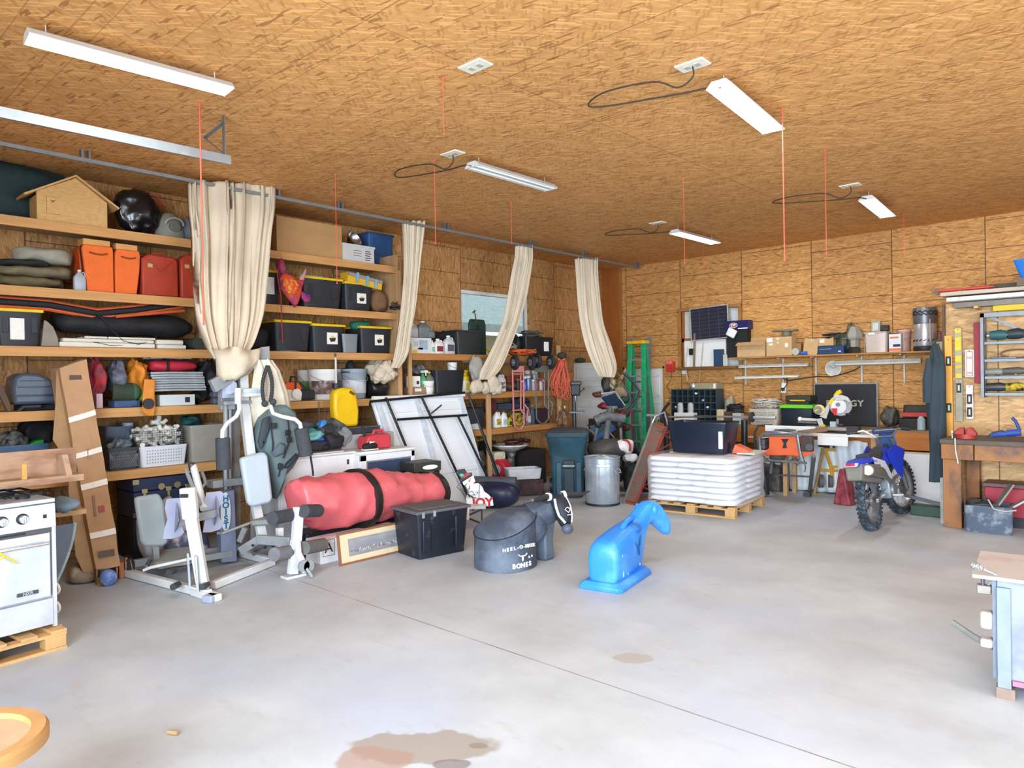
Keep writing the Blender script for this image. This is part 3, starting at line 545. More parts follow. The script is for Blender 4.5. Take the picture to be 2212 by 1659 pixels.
f=LS(808,843,628,ZB,-7.99); sack('brown_paper_bag','brown paper bag under dangling cables at the end of the second shelf','bag',f,.2,mat('#7b5a3c',.8),7,.05,.02)
f=LS(826,850,640,ZB,-7.94); single('cable_bundle',cables(MB(),(0,.0,.0),.09,5,3,.005,1.4),BLK,'tangle of dark cables at the end of the second shelf','cables',(-7.87,f['loc'][1]+.06,ZB+.01),0)
# ---------------- fabric fish hanging in front
P=lambda x,y,X=-7.8: xp(x,y,X)
t=thing('fabric_fish','purple and orange fabric fish ornament hanging from the top shelf','ornament',tuple(P(632,610)))
FM=mat('#8a2f6a',.6,var=.2,c2='#d8502a',thr=.5,sc=9); FM2=mat('#d0442a',.6,c2='#e8a832',thr=.56,sc=22); PUR=mat('#6d2f7a',.6,c2='#b03a4a',thr=.5)
def fish(pts,m,nm,X=-7.80,th=.05):
    a=[xp(x,y,X) for x,y in pts]; c=sum(a,Vector())/len(a); n=len(a); F_=[p for p in a]
    mb=MB(); mb.loft([[p+(c-p)*.25+Vector((th,0,0)) for p in a],[p+Vector((th*.3,0,0)) for p in a],[p-Vector((th*.3,0,0)) for p in a],[p+(c-p)*.25-Vector((th,0,0)) for p in a]]); return mesh(nm,mb,m,t,W=True,ang=70)
fish([(604,600),(611,590),(622,590),(640,602),(656,607),(652,620),(648,640),(643,655),(636,664),(630,655),(618,640),(606,622)],FM,'fish_body'); fish([(610,606),(622,600),(640,606),(648,616),(644,630),(634,638),(622,634),(613,622)],FM2,'spotted_side',-7.755,.03)
fish([(600,560),(608,558),(614,576),(612,594),(604,590),(598,575)],mat('#8e2c4e',.6),'tail_fin'); fish([(646,602),(654,590),(660,579),(662,584),(657,604),(650,612)],mat('#b37f86',.6),'top_fin',th=.015); fish([(650,628),(660,636),(668,634),(672,642),(669,651),(659,654),(651,644)],PUR,'side_fin',th=.02)
mesh('ribbon',MB().tube([P(600,560),P(600,600),P(607,640),P(608,690),P(611,740)],.008,6,sq=.4),mat('#a02c30',.6),t,W=True); mesh('hook',MB().tube([P(606,556),P(606,548,-7.86)],.003,5),STEEL,t,W=True)
# ---------------- shelf C
q=[xp(0,640,-7.93),xp(210,668,-7.93),xp(400,656,-7.93)]
for k,(dz,m,lb) in enumerate([(.0,mat('#d45a28',.7),'upper orange edged folded cot lying over the long black bag'),(-.055,mat('#c8502a',.7),'lower orange edged folded cot lying over the long black bag')]):
    pass
t=thing('folded_cot','long orange and black folded cot lying across the top of the third shelf','cot',tuple(q[1]))
P3=[Vector((p.x,p.y,p.z)) for p in(xp(-60,632,-7.95),xp(0,645,-7.95),xp(110,653,-7.95),xp(215,672,-7.95),xp(300,664,-7.95),xp(400,650,-7.95))]
for dz,x_,m,nm in((.035,0,ORG,'upper_edge'),(0,-.0,BLKM,'fabric_core'),(-.04,0.0,ORG,'lower_edge')): mesh(nm,MB().tube([p+Vector((-.08,0,dz-.02)) for p in P3],.022 if dz else .04,8,sq=1.0),m if m is BLKM else mat('#c9572a',.7,var=.15),t,W=True)
mesh('cot_pole',MB().tube([xp(250,684,-7.98),xp(320,678,-7.98),xp(398,671,-7.98)],.016,8),mat('#c9572a',.7,var=.15),t,W=True)
tote('black tote with yellow lid at the start of the third shelf, large white sticker',LS(-10,94,668,ZC,-7.94),.42,sticker=(-.06,.46,.3,.58,0),group=S3)
f=LS(88,127,692,ZC,-7.93); w,h=f['w'],f['h']; single('curved_panel',MB().prism([(-w/2,0),(w/2,0),(w*.44,h*.35),(w*.2,h*.75),(-.02,h*.95),(-w*.3,h)],0,.03,1),mat('#8d8678',.7),'grey rounded panel leaning between the first tote and the duffel bag','panel',f['loc'],f['rz'],bevel=.008)
f=LS(128,423,676,ZC+.132,-7.96); w,h=f['w'],f['h']; t=TH('duffel_bag','very long black duffel bag lying on white folding trays','bag',f); R=[]
for i in range(19):
    u=-1+2*i/18; s=(1-abs(u)**8*.5); R.append([Vector((u*w/2,.2+.19*s*math.cos(a),h*.5+h*.5*s*math.sin(a)*(1-.12*math.sin(u*7)))) for a in [2*PI*j/16 for j in range(16)]])
mesh('bag_body',crumple(MB().loft(R),.015,8,3),BLKM,t,ang=70)
y_=lambda px:(xp(px,700,-7.9).y-f['loc'][1])
mesh('shoulder_strap',MB().tube([(y_(215),.02,h*.92),(y_(230),-.0,h*.6),(y_(245),-.015,h*.2),(y_(268),-.03,-.06),(y_(300),-.03,-.09),(y_(330),-.02,-.05),(y_(345),0,h*.1)],.018,6,sq=.3),mat('#17181a',.6),t); mesh('grab_strap',MB().tube([(y_(180),0,-.02),(y_(205),-.03,-.08),(y_(240),-.035,-.11),(y_(275),-.03,-.1)],.01,6,sq=.5),mat('#17181a',.6),t)
TG='white folding trays under the long duffel bag'
for (x0,x1,z_,h_,lb) in[(128,335,0,.05,'lowest long white tray under the duffel bag'),(135,333,.052,.035,'middle long white tray under the duffel bag'),(183,232,.09,.022,'short white tray stub on the long trays, under the duffel bag strap'),(234,336,.09,.022,'thin white tray on the long trays beside the short tray'),(340,402,0,.045,'low white tray beside the black brackets'),(338,396,.047,.05,'upper white tray beside the black brackets')]:
    f=LS(x0,x1,700,ZC+z_,-7.92); w=f['w']; single('folding_tray',MB().bb(-w/2,w/2,0,.3,0,h_),mat('#d8d4c6',.55,var=.08),lb,'tray',f['loc'],f['rz'],TG,bevel=min(.012,h_*.4))
f=LS(415,441,723,ZC,-7.95); w=f['w']; single('sleeping_bag_roll',MB().cyl((0,0,w/2),(0,.4,w/2),w/2,n=20).cyl((0,-.012,w/2),(0,0,w/2),w*.3,n=16),mat('#3a4038',.8,var=.2),'dark green rolled mat, end on, beside the large canvas curtain','roll',f['loc'],f['rz'])
sack('black_backpack','black fabric backpack peeking out behind the large canvas curtain on the third shelf','backpack',LS(520,590,700,ZC,-7.98),.3,BLKM,9,.05,.02)
tote('tallest black tote with yellow lid and plain front on the third shelf',LS(592,673,693,ZC+.015,-7.96),.42,group=S3)
tote('black tote with yellow lid and square sticker in the middle of the third shelf',LS(674,746,701,ZC,-7.96),.38,sticker=(.1,.5,.32,.42,1),ribs=False,group=S3)
tote('small lidless grey bin between two yellow-lidded totes',LS(740,775,722,ZC,-7.90),.05,mat('#7d8388',.4,var=.08),None,ribs=False,name='storage_bin',tap=.85)
tote('black tote with yellow lid and square sticker at the end of the third shelf',LS(778,846,706,ZC,-7.96),.38,sticker=(.1,.5,.28,.4,1),ribs=False,group=S3)
f=LS(754,800,690,ZC+.33,-7.93); sack('green_stuff_sack','green stuff sack resting on the end tote of the third shelf','sack',dict(loc=(-8.0,f['loc'][1]+.12,ZC+.305),w=.32,h=.13,rz=PI/2),.2,mat('#1f6a52',.7),4,.04,.01)
single('bucket_cover',MB().lathe([(.2,0),(.22,.006),(.2,.014),(.01,.014)],26,(0,.23,0)),WHT,'flat white lid under the tallest yellow-lidded tote','lid',(-7.92,xp(632,755,-7.9).y,ZC),PI/2)
# ---------------- curtains on the track
def curtain(label,top,rows,nf=7,X0=TX,amp=.045,seed=1,n=72,knot=None,X1=-7.62):
    """rows: (t, px_left, px_right, py, x) from the rail down; each row becomes a pleated cross-section"""
    q=random.Random(seed); ph=[q.uniform(0,6) for _ in range(8)]
    t=thing('canvas_curtain',label,'curtain',tuple(xp((rows[0][0]+rows[0][1])/2,rows[0][2],X0)),0,'canvas curtains on the ceiling track')
    C=[(xp(a,y,x),xp(b_,y,x)) for a,b_,y,x in rows]; rings=[]; m=len(C); STEP=6
    for i in range((m-1)*STEP+1):
        k=min(i//STEP,m-2); u=(i-k*STEP)/STEP
        def cr(a,b_,c_,d_): return .5*((2*b_)+(c_-a)*u+(2*a-5*b_+4*c_-d_)*u*u+(3*b_-a-3*c_+d_)*u**3)
        G=lambda j:C[max(0,min(m-1,j))]
        L_=cr(G(k-1)[0],G(k)[0],G(k+1)[0],G(k+2)[0]); R_=cr(G(k-1)[1],G(k)[1],G(k+1)[1],G(k+2)[1]); ring=[]; wd=(R_-L_).length; T_=i/((m-1)*STEP)
        for j in range(n):
            s=j/(n-1); s0=s; s=s+.05*math.sin(2*PI*2.3*s+ph[4]+T_)+.02*math.sin(2*PI*5.1*s+ph[5]+T_*1.5); e=.55*math.sin(2*PI*nf*s+ph[0]+.8*math.sin(3*s+T_*2))+.3*math.sin(2*PI*nf*1.7*s+ph[1]+2*T_)+.2*math.sin(2*PI*nf*.5*s+ph[2])
            sh=.018*math.sin(2*PI*nf*2*s+ph[3])*min(1,wd)
            p=L_.lerp(R_,s0)+Vector((e*amp*(.55+.45*min(1,wd/.8)),sh,0)); 
            if i==0: p.z+=.012*math.sin(2*PI*nf*s+ph[0])
            ring.append(p)
        rings.append(ring)
    mb=MB(); mb.loft(rings,cap=False,closed=False); mesh('canvas_panel',mb,CANV,t,W=True,solid=.006,ang=180)
    a,b_=C[0]
    for j in range(max(3,int((b_-a).length/.13))):
        p=a.lerp(b_,(j+.5)/max(3,int((b_-a).length/.13))); mesh('curtain_hook',MB().tube([p+Vector((0,0,-.015)),(TX,p.y,HC-.123)],.003,5),STEEL,t,W=True)
    return t
CB=mat('#cfc2ab',.9,var=.1)
t=curtain('widest canvas curtain, gathered above the exercise machine and knotted over its top',0,[(406,588,393,TX),(410,588,450,-7.42),(418,580,520,-7.38),(421,572,600,-7.33),(428,564,680,-7.28),(447,545,740,-7.2),(466,520,778,-7.12)],6.5,seed=2,amp=.075)
mb=MB(); R=[]
for i,(a,b_,y,x) in enumerate([(466,520,770,-7.1),(458,560,762,-7.05),(468,556,785,-7.0),(470,540,812,-6.98),(478,500,826,-6.98)]):
    A=xp(a,y,x); B=xp(b_,y-14,x); c=(A+B)/2; w=(B-A).length/2
    R.append([c+Vector((.14*math.sin(q_)*(1+.2*math.sin(5*q_)),w*math.cos(q_),.02*math.sin(4*q_))) for q_ in [2*PI*j/24 for j in range(24)]])
mb.loft(R); mesh('draped_pouch',crumple(mb,.015,7,1),CB,t,W=True,ang=120)
mb=MB(); R=[]
for i,(a,b_,y,x) in enumerate([(545,585,778,-7.0),(548,600,800,-7.02),(542,620,850,-7.05),(538,628,890,-7.1),(542,612,930,-7.12),(546,580,960,-7.12)]):
    A=xp(a,y,x); B=xp(b_,y,x); c=(A+B)/2; w=(B-A).length/2
    R.append([c+Vector((.07*math.sin(q_)*(1+.5*math.sin(6*q_+i)),w*math.cos(q_)*(1+.06*math.sin(7*q_)),0)) for q_ in [2*PI*j/30 for j in range(30)]])
mb.loft(R); mesh('hanging_tail',crumple(mb,.012,6,2),mat('#e2d8c4',.9,var=.08),t,W=True,ang=120)
t=curtain('narrow canvas curtain tied to the shelf end post behind the plywood end panel',0,[(869,917,478,TX),(872,913,520,-7.5),(873,905,590,-7.55),(868,898,660,-7.6),(862,890,710,-7.65),(854,882,765,-7.7),(846,862,795,-7.72)],6,seed=5,amp=.04)
mb=MB()
for k,(px,py,r) in enumerate([(835,795,.12),(822,806,.10),(846,808,.09),(832,816,.09),(815,818,.07)]): mb.ball(xp(px,py,-7.80),(.07,r,r*.8),16,wob=.12,seed=k,mi=0)
mesh('knotted_tail',crumple(mb,.02,12,4),CB,t,W=True,ang=120)
t=curtain('canvas curtain slanting to a knot on the timber post of the second shelving',0,[(1114,1149,531,TX),(1113,1150,556,-7.5),(1106,1145,590,-7.52),(1098,1136,640,-7.57),(1086,1119,700,-7.62),(1058,1095,765,-7.68),(1040,1078,800,-7.72),(1036,1058,820,-7.74)],6,seed=8,amp=.04)
mb=MB()
for k,(px,py,rx,rz) in enumerate([(1032,833,.12,.10),(1048,838,.10,.09),(1066,830,.12,.15),(1075,838,.09,.1),(1024,840,.08,.07)]): mb.ball(xp(px,py,-7.74),(.05,rx,rz),16,wob=.1,seed=k+9)
mesh('knotted_tail',crumple(mb,.02,11,6),CB,t,W=True,ang=120)
mb=MB().ball(xp(1028,795,-7.8),(.07,.15,.18),18,wob=.08,seed=4); mesh('plastic_cover',crumple(mb,.02,9,6),mat('#a09c94',.4,var=.15),t,W=True,ang=120)
curtain('canvas curtain nearest the room corner, swinging towards the stepladder',0,[(1244,1292,558,TX),(1247,1293,600,-7.45),(1250,1298,650,-7.42),(1256,1304,700,-7.38),(1268,1320,750,-7.3),(1284,1330,790,-7.22),(1297,1326,815,-7.18)],7,seed=12,amp=.045)
# ---------------- shelf D
f=LS(28,122,806,ZD+.06,-7.95); w,h=f['w'],f['h']; t=TH('boat_seat','slate grey moulded boat seat on the fourth shelf','seat',f)
mesh('seat_shell',MB().prism([(-w/2,.0),(w/2,0),(w/2,h*.3),(w*.42,h*.75),(w*.1,h*.97),(-w*.3,h),(-w*.47,h*.85),(-w/2,h*.5)],0,.34,1),mat('#4c5868',.35,var=.15),t,bevel=.03); mesh('grey_band',MB().box((0,-.003,h*.28),(w*.96,.014,.02)).box((0,-.003,h*.55),(w*.8,.012,.012)).box((-w*.05,-.003,h*.75),(w*.6,.012,.01)),mat('#2e3640',.4),t)
mesh('curved_foot',MB().tube([(w*.1,-.02,-.02),(-w*.3,-.02,-.02),(-w*.42,-.02,-.06),(-w*.45,-.02,-.16)],.018,8),BLK,t)
f=LS(46,122,848,ZD,-8.0); w=f['w']; single('black_case',MB().bb(-w/2,w/2,.02,.3,0,.055),BLKM,'flat black case under the slate boat seat','case',f['loc'],f['rz'],bevel=.006)
f=LS(0,25,825,ZD,-7.9); w,h=f['w'],f['h']; single('leather_chaps',MB().prism([(-w*.9,h),(-w*.3,h*.9),(w*.35,h*.3),(w*.5,0),(w*.1,0),(-w*.5,h*.5)],0,.05,1),mat('#5d4a3c',.7),'worn brown leather strap piece at the start of the fourth shelf','leather piece',f['loc'],f['rz'],bevel=.008)
LV='life vests on the fourth shelf'
def cloth(label,x0,x1,t_,z,d,m,seed,name='garment',cat='garment',group=None,cr=.035,wob=.12,xf=-7.97,sq=.8):
    f=LS(x0,x1,t_,z,xf); w,h=f['w'],f['h']; mb=MB().ball((0,d/2,h/2),(w/2,d/2,h/2),30,wob=wob,seed=seed,sqr=sq); crumple(mb,cr,10,seed); z0=min(v.z for v in mb.v)
    for v in mb.v: v.z=(v.z-z0)
    return single(name,mb,m,label,cat,f['loc'],f['rz'],group,ang=75,sub=1)
cloth('red and grey life vest piled behind the tall leaning carton',196,233,786,ZD+.05,.3,mat('#b8323c',.7,c2='#4a4248',thr=.52,sc=7),3,'life_vest','life vest',LV)
cloth('grey life vest with pink piping between the red and orange vests',241,279,788,ZD+.13,.28,mat('#6f7484',.7,c2='#3d3c48',thr=.5,sc=8),6,'life_vest','life vest',LV)
cloth('bright orange keyhole life vests bunched on the fourth shelf',284,327,788,ZD+.1,.28,mat('#e0882a',.6,var=.3,sc=12),9,'life_vest','life vest',LV,cr=.06)
f=LS(309,337,845,ZD,-7.86); a=xp(325,810,-7.8); P_=[xp(322,818,-7.84),xp(320,850,-7.80),xp(320,890,-7.78),xp(330,899,-7.80),(xp(334,880,-7.80)),xp(326,850,-7.82)]
t=thing('life_vest','orange vest collar hanging over the fourth shelf edge with a black disc','life vest',tuple(xp(322,870,-7.84)),0,LV)
mesh('collar',MB().loft([[xp(x,y,-7.80) for x,y in((311,818),(336,820),(334,850),(336,880),(333,899),(318,899),(307,890),(308,860))],[xp(x,y,-7.86) for x,y in((311,818),(336,820),(334,850),(336,880),(333,899),(318,899),(307,890),(308,860))]]),mat('#dd8a33',.6),t,W=True,bevel=.012); c=xp(320,872,-7.79); mesh('disc',MB().cyl(c,c+Vector((.02,0,0)),.055,n=20),BLK,t,W=True)
f=LS(240,296,828,ZD+.06,-7.98); w,h=f['w'],f['h']; t=TH('stuff_sack','dark green round-ended stuff sack under the life vests','sack',f); mesh('sack_body',crumple(MB().cyl((-w*.4,.05,h/2),(w*.32,.0,h/2),h/2,n=20),.008,6),mat('#33402f',.8),t,ang=60); mesh('end_cap',MB().ball((w*.3,.0,h/2),(.09,.05,h*.48),18),mat('#3f6a4a',.7),t)
sack('stuff_sack','lime green stuff sack beside the dark green one','sack',LS(292,335,828,ZD+.03,-8.0),.22,mat('#8fa33c',.7,var=.2),5,.03,.01)
f=LS(247,303,866,ZD,-7.93); w=f['w']; single('blue_mat_roll',MB().box((0,.1,.035),(w,.2,.07)).cyl((w*.28,-.01,.04),(w*.3,.2,.04),.035,n=14),mat('#3d557f',.6,var=.25),'folded blue camping mat at the front edge of the fourth shelf','mat',f['loc'],f['rz'],bevel=.01)
f=LS(208,222,851,ZD,-7.93); w,h=f['w'],f['h']; single('pink_carton',MB().bb(-w/2,w/2,0,.2,0,h),mat('#d9bccb',.6),'small pale pink carton beside the leaning tall box','box',f['loc'],f['rz'],bevel=.004)
CH='folded camp chairs on the fourth shelf'
def campchair(label,x0,x1,t_,z,m,red):
    f=LS(x0,x1,t_,z,-7.93); w=f['w']; t=TH('folded_chair',label,'folding chair',f,CH)
    for k,(yy,zz) in enumerate(((.0,.012),(.0,.04),(.22,.012),(.22,.04))): mesh('frame_tube',MB().tube([(-w/2,yy-.012,zz),(-w*.1,yy-.008,zz+.004),(w/2,yy-.012,zz)],.012,8),mat('#b9c2c6',.35,.2),t)
    mesh('fabric_seat',MB().bb(-w*.40,w*.36,.02,.2,.012,.05),m,t,bevel=.008)
    mesh('arm_pad',MB().bb(-w*.48,-w*.3,-.012,.03,.0,.05),BLK,t,bevel=.006)
    return t
z=ZD+.155
for k,(x0,x1,m,lb) in enumerate([(330,443,BLK,'lowest folded camp chair, black with silver tubes'),(328,441,mat('#5a3640',.7),'second folded camp chair from the bottom, maroon fabric'),(327,440,BLK,'third folded camp chair from the bottom, black fabric'),(325,437,mat('#2f6a68',.7),'fourth folded camp chair from the bottom, teal fabric')]): campchair(lb,x0,x1,820,z+.053*k,m,0)
f=LS(333,430,789,z+.215,-7.93); w,h=f['w'],.13; t=TH('chair_bag','red camp chair rolled in its own red fabric with a black band','chair bag',dict(loc=(f['loc'][0],f['loc'][1],z+.215),rz=PI/2)); R=[]
for i in range(13):
    u=-1+2*i/12; s=1-.5*max(0,u)**2-.3*max(0,-u)**4; R.append([Vector((u*w/2,.1+.1*s*math.cos(a),h/2+h/2*s*math.sin(a))) for a in [2*PI*j/16 for j in range(16)]])
mesh('fabric_roll',crumple(MB().loft(R),.01,10),mat('#c02c40',.65,var=.2),t,ang=80); mesh('band',MB().tube([(-w*.2,.1+.108*math.cos(a),h/2+.072*math.sin(a)) for a in [2*PI*j/16 for j in range(16)]],.014,6,closed=True),BLK,t)
f=LS(325,412,776,z+.35,-7.95); campchair('topmost folded camp chair of the stack, blue fabric',325,412,780,z+.352,mat('#3f5f9a',.7),0)
f=LS(345,421,853,ZD,-7.92); carton('flat white carton under the folded camp chairs',f,.3,mat('#cdd6d6',.5,var=.08),marks=((.28,.5,.14,.5,INK),),tape=False)
cloth('black jacket stuffed beside the camp chairs behind the exercise machine',440,478,790,ZD+.08,.3,BLKM,12,'jacket','jacket')
f=LS(458,478,826,ZD,-7.9); t=TH('bottle_crate','blue grey moulded bottle tray standing on end beside the machine','crate',f)
for k in range(4): mesh('tray_cell',MB().box((0,0,.035+.072*k),(.12,.1,.06)),mat('#566074',.5),t,bevel=.012)
cloth('black cloth bundle under the camp chairs',424,460,848,ZD,.28,BLKM,15,'cloth_bundle','cloth')
# chainsaw
f=LS(606,684,815,ZD,-7.92); w,h=f['w'],f['h']; t=TH('chainsaw','orange and white chainsaw between the draped canvas and the buckets','chainsaw',f); OS=mat('#e2602c',.45,var=.12)
mesh('engine_body',MB().prism([(-w*.35,0),(w*.1,0),(w*.12,h*.3),(w*.02,h*.55),(-w*.2,h*.62),(-w*.38,h*.4)],.03,.2,1),mat('#e7e3da',.5),t,bevel=.012); mesh('orange_cover',MB().prism([(-w*.45,h*.55),(-w*.3,h*.8),(w*.02,h*.78),(w*.12,h*.5),(w*.0,h*.4),(-w*.3,h*.5)],.02,.2,1),OS,t,bevel=.012)
mesh('starter_cover',MB().cyl((-w*.06,.025,h*.3),(-w*.06,.0,h*.3),h*.22,n=18),mat('#efeee8',.5),t); mesh('bar_scabbard',MB().box((w*.28,.06,h*.25),(w*.45,.03,h*.42)),BLK,t,bevel=.02); mesh('front_handle',MB().tube([(-w*.1,.0,h*.5),(-w*.08,.0,h*1.0),(-w*.05,.15,h*1.02),(-w*.05,.2,h*.5)],.011,8),BLK,t); mesh('chain_guard',MB().box((w*.18,.1,h*.55),(w*.2,.05,h*.3),(0,.6,0)),BLK,t,bevel=.02)
BK='buckets on the fourth shelf'
bucket('white bucket with green lower label behind the chainsaw',LS(652,680,800,ZD,-8.33),WHT,mat('#5d9a4a',.5),group=BK)
f=LS(686,742,798,ZD,-7.95); bucket('large white bucket with a dark picture label, lid ajar',f,WHT,mat('#6b4a44',.5,c2='#c9c4c0',thr=.55,sc=9),group=BK)
f=LS(726,750,798,ZD,-8.31); bucket('white bucket with blue stripes behind the yellow jerrycan',f,WHT,mat('#37446a',.5,c2='#e6e6e6',thr=.5,sc=20,stretch=(.2,.2,6)),group=BK)
bucket('grey bucket with a pale red label beside the black trash sack',LS(757,804,797,ZD,-7.95),mat('#8e9aa6',.5,var=.1),mat('#c9cdd2',.5,c2='#b58a90',thr=.6,sc=12),group=BK)
f=LS(742,766,778,ZD,-8.15); t=thing('sun_hat','dark brimmed hat hanging from the shelf above the buckets','hat',(-8.12,f['loc'][1],ZC-.25),PI/2); mesh('crown',MB().ball((0,0,.06),(.07,.07,.1),14),BLKM,t); mesh('brim',MB().lathe([(.05,.02),(.13,-.01),(.13,0),(.05,.035)],20),BLKM,t); mesh('hook',MB().cyl((0,0,.15),(0,0,.23),.004),DSTEEL,t)
f=LS(774,817,784,ZD+.2,-8.1); t=thing('tool_case','black tool case with lime lettering on the shelf behind the cloth pile','case',(-8.29,f['loc'][1],ZD+.003),PI/2); w=f['w']
mesh('case_body',MB().bb(-w/2,w/2,.0,.2,0,.42),mat('#333b36',.6),t,bevel=.01); mesh('green_plate',MB().bb(-w*.1,w*.4,-.004,0,.33,.40),mat('#9acb3a',.5),t)
text('lettering','DEC',.07,INK,t,(w*.15,-.006,.363),(PI/2,0,0),.002)
cloth('cream cloth heaped on the black trash sack',806,846,786,ZD+.215,.24,CB,21,'canvas_rag','cloth',cr=.05)
sack('trash_sack','black trash sack at the end of the fourth shelf','bag',LS(806,846,826,ZD,-7.95),.28,mat('#1b1b1e',.3,var=.3),6,.04,.03,.6)
f=LS(677,700,862,ZD-.09,-7.86); p=f['loc']; single('shop_lead',MB().tube([(-7.86,p[1],ZD-.01),(-7.855,p[1],ZD-.2),(-7.86,p[1]+.01,ZD-.42)],.006,6).cyl((-7.86,p[1]+.01,ZD-.42),(-7.86,p[1]+.01,ZD-.5),.014),DSTEEL,'grey cord with plug dangling below the fourth shelf near the backpack','cord')
# ---------------- shelf E and below
tote('blue open tote at the start of the fifth shelf under a green tray',LS(-20,112,962,ZE,-7.92),.42,mat('#3f5a7c',.5,var=.12),None,name='storage_bin')
f=LS(55,98,942,ZE+.26,-8.0); w=f['w']; single('green_tray',MB().prism([(-w/2,0),(w/2,.02),(w/2,.09),(w*.1,.08),(-w/2,.03)],0,.2,1),mat('#1f9440',.5),'bright green plastic tray heaped in the blue open tote','tray',(f['loc'][0]-.05,f['loc'][1],ZE+.27),PI/2,bevel=.006)
cloth('dark clutter heaped in the blue open tote',0,60,945,ZE+.22,.3,mat('#6b6f68',.6,c2='#23272a',thr=.5,sc=14),31,'parts_heap','hardware',cr=.07)
cloth('black bags piled behind the green tray',40,125,915,ZE+.25,.2,BLKM,33,'bag_heap','bag',xf=-8.2)
f=LS(226,288,922,ZE+.005,-8.22); tote('blue grey open tub of pipe fittings on the fifth shelf',f,.3,mat('#55657a',.5,var=.1),None,name='storage_bin')
for k,(x,y,r) in enumerate([(235,921,.035),(276,912,.055),(262,925,.03),(250,928,.03)]):
    p=xp(x,y,-8.33); single('pipe_fitting',MB().cyl(p,p+Vector((-.02,.0,-.16)),r,n=16),mat('#b9c2c4',.4),['small round fitting at the tub corner','widest round fitting standing in the blue grey tub','short fitting in the middle of the blue grey tub','tiny fitting beside the middle one in the tub'][k],'pipe fitting',group='fittings in the tub')
def basket(label,f,d,m,mesh_=True,name='basket',wire=False):
    w,h=f['w'],f['h']; t=TH(name,label,'basket',f)
    if wire:
        mb=MB()
        for k in range(8): z=h*k/7; mb.tube([(-w/2,0,z),(w/2,0,z),(w/2,d,z),(-w/2,d,z)],.003,4,closed=True)
        for k in range(19): x=-w/2+w*k/18; mb.cyl((x,0,0),(x,0,h),.002,n=4)
        for k in range(9): y=d*k/8; mb.cyl((w/2,y,0),(w/2,y,h),.002,n=4).cyl((-w/2,y,0),(-w/2,y,h),.002,n=4)
        mesh('wire_sides',mb,m,t); mesh('wire_floor',MB().bb(-w/2,w/2,0,d,0,.004),m,t)
    else:
        mesh('basket_body',binbody(MB(),w,d,h,.9),m,t,ang=50); mb=MB()
        for i in range(14):
            for j in range(5): mb.box((-w*.36+w*.72*i/13,.02*(1-(h*.2+h*.6*j/4)/h)*.6-.001,h*.2+h*.58*j/4),(w*.018,.004,h*.05))
        mesh('vent_holes',mb,mat('#8d9096',.6),t)
    return t
f=LS(233,301,968,ZE,-7.93); w,h=f['w'],f['h']; t=basket('dark lattice basket of grey fittings at the front of the fifth shelf',f,.26,mat('#3d3f44',.6))
mb=MB()
for i in range(16):
    a=-w*.44+w*.88*i/15; mb.bar((a,-.003,h*.1),(min(w*.46,a+h*.5),-.003,h*.85),.005,.005).bar((a,-.004,h*.1),(max(-w*.46,a-h*.5),-.004,h*.85),.005,.005)
mesh('lattice',mb,mat('#6a6d73',.6),t)
cloth('heap of grey fittings in the dark lattice basket',240,294,953,ZE+.15,.17,mat('#7b8790',.5,c2='#49535c',thr=.5,sc=18),35,'fittings_heap','fittings',cr=.06,xf=-7.98)
f=LS(303,406,963,ZE,-7.93); WB=basket('white perforated basket under the wire basket on the fifth shelf',f,.32,mat('#dcdfe6',.5,var=.04)); hz=f['h']
f=LS(302,396,925,ZE+hz+.0,-7.96); f['h']=xp(350,930,-7.96).z-ZE-hz; t=basket('wire basket heaped with white pipe elbows',f,.28,mat('#77787a',.4,.6),wire=True)
q=random.Random(5); w,h=f['w'],f['h']; n_=0
E0=thing('pipe_elbow','white plastic pipe elbow in the wire basket','pipe fitting',(f['loc'][0]-.14,f['loc'][1]-.01,ZE+hz+.25),0,'white pipe elbows in the wire basket')
WF=mat('#dedbd2',.5,var=.12)
mesh('elbow_body',MB().tube([(0,-.05,0),(0,0,0),(0,.03,.03),(0,.035,.07)],.026,10),WF,E0)
for i in range(62):
    lv,r_=divmod(i,20); x=f['loc'][0]-.05-.085*(r_%3 if lv<3 else 1); y=f['loc'][1]+(-.42+.84*((r_//3)/6 if lv<3 else .5+r_*.2))*w*.9; z=ZE+hz+.045+.066*lv+q.uniform(-.006,.006)
    o=dup(E0,(x,y,z),q.uniform(0,6),'white plastic pipe elbow in the wire basket'); o.rotation_euler=(q.uniform(0,6),q.uniform(0,6),q.uniform(0,6)); s=q.uniform(.8,1.0); o.scale=(s,s,s)
tote('large grey tub with teal cloth inside behind the chest press arm',LS(409,492,918,ZE,-7.96),.42,mat('#9a968c',.5,var=.1),None,name='storage_bin',ribs=False,tap=.84)
cloth('teal and black cloth in the large grey tub',402,440,906,ZE+.38,.2,mat('#1f5a5a',.7,c2='#1b2a2c',thr=.5),41,'cloth_bundle','cloth',xf=-8.05)
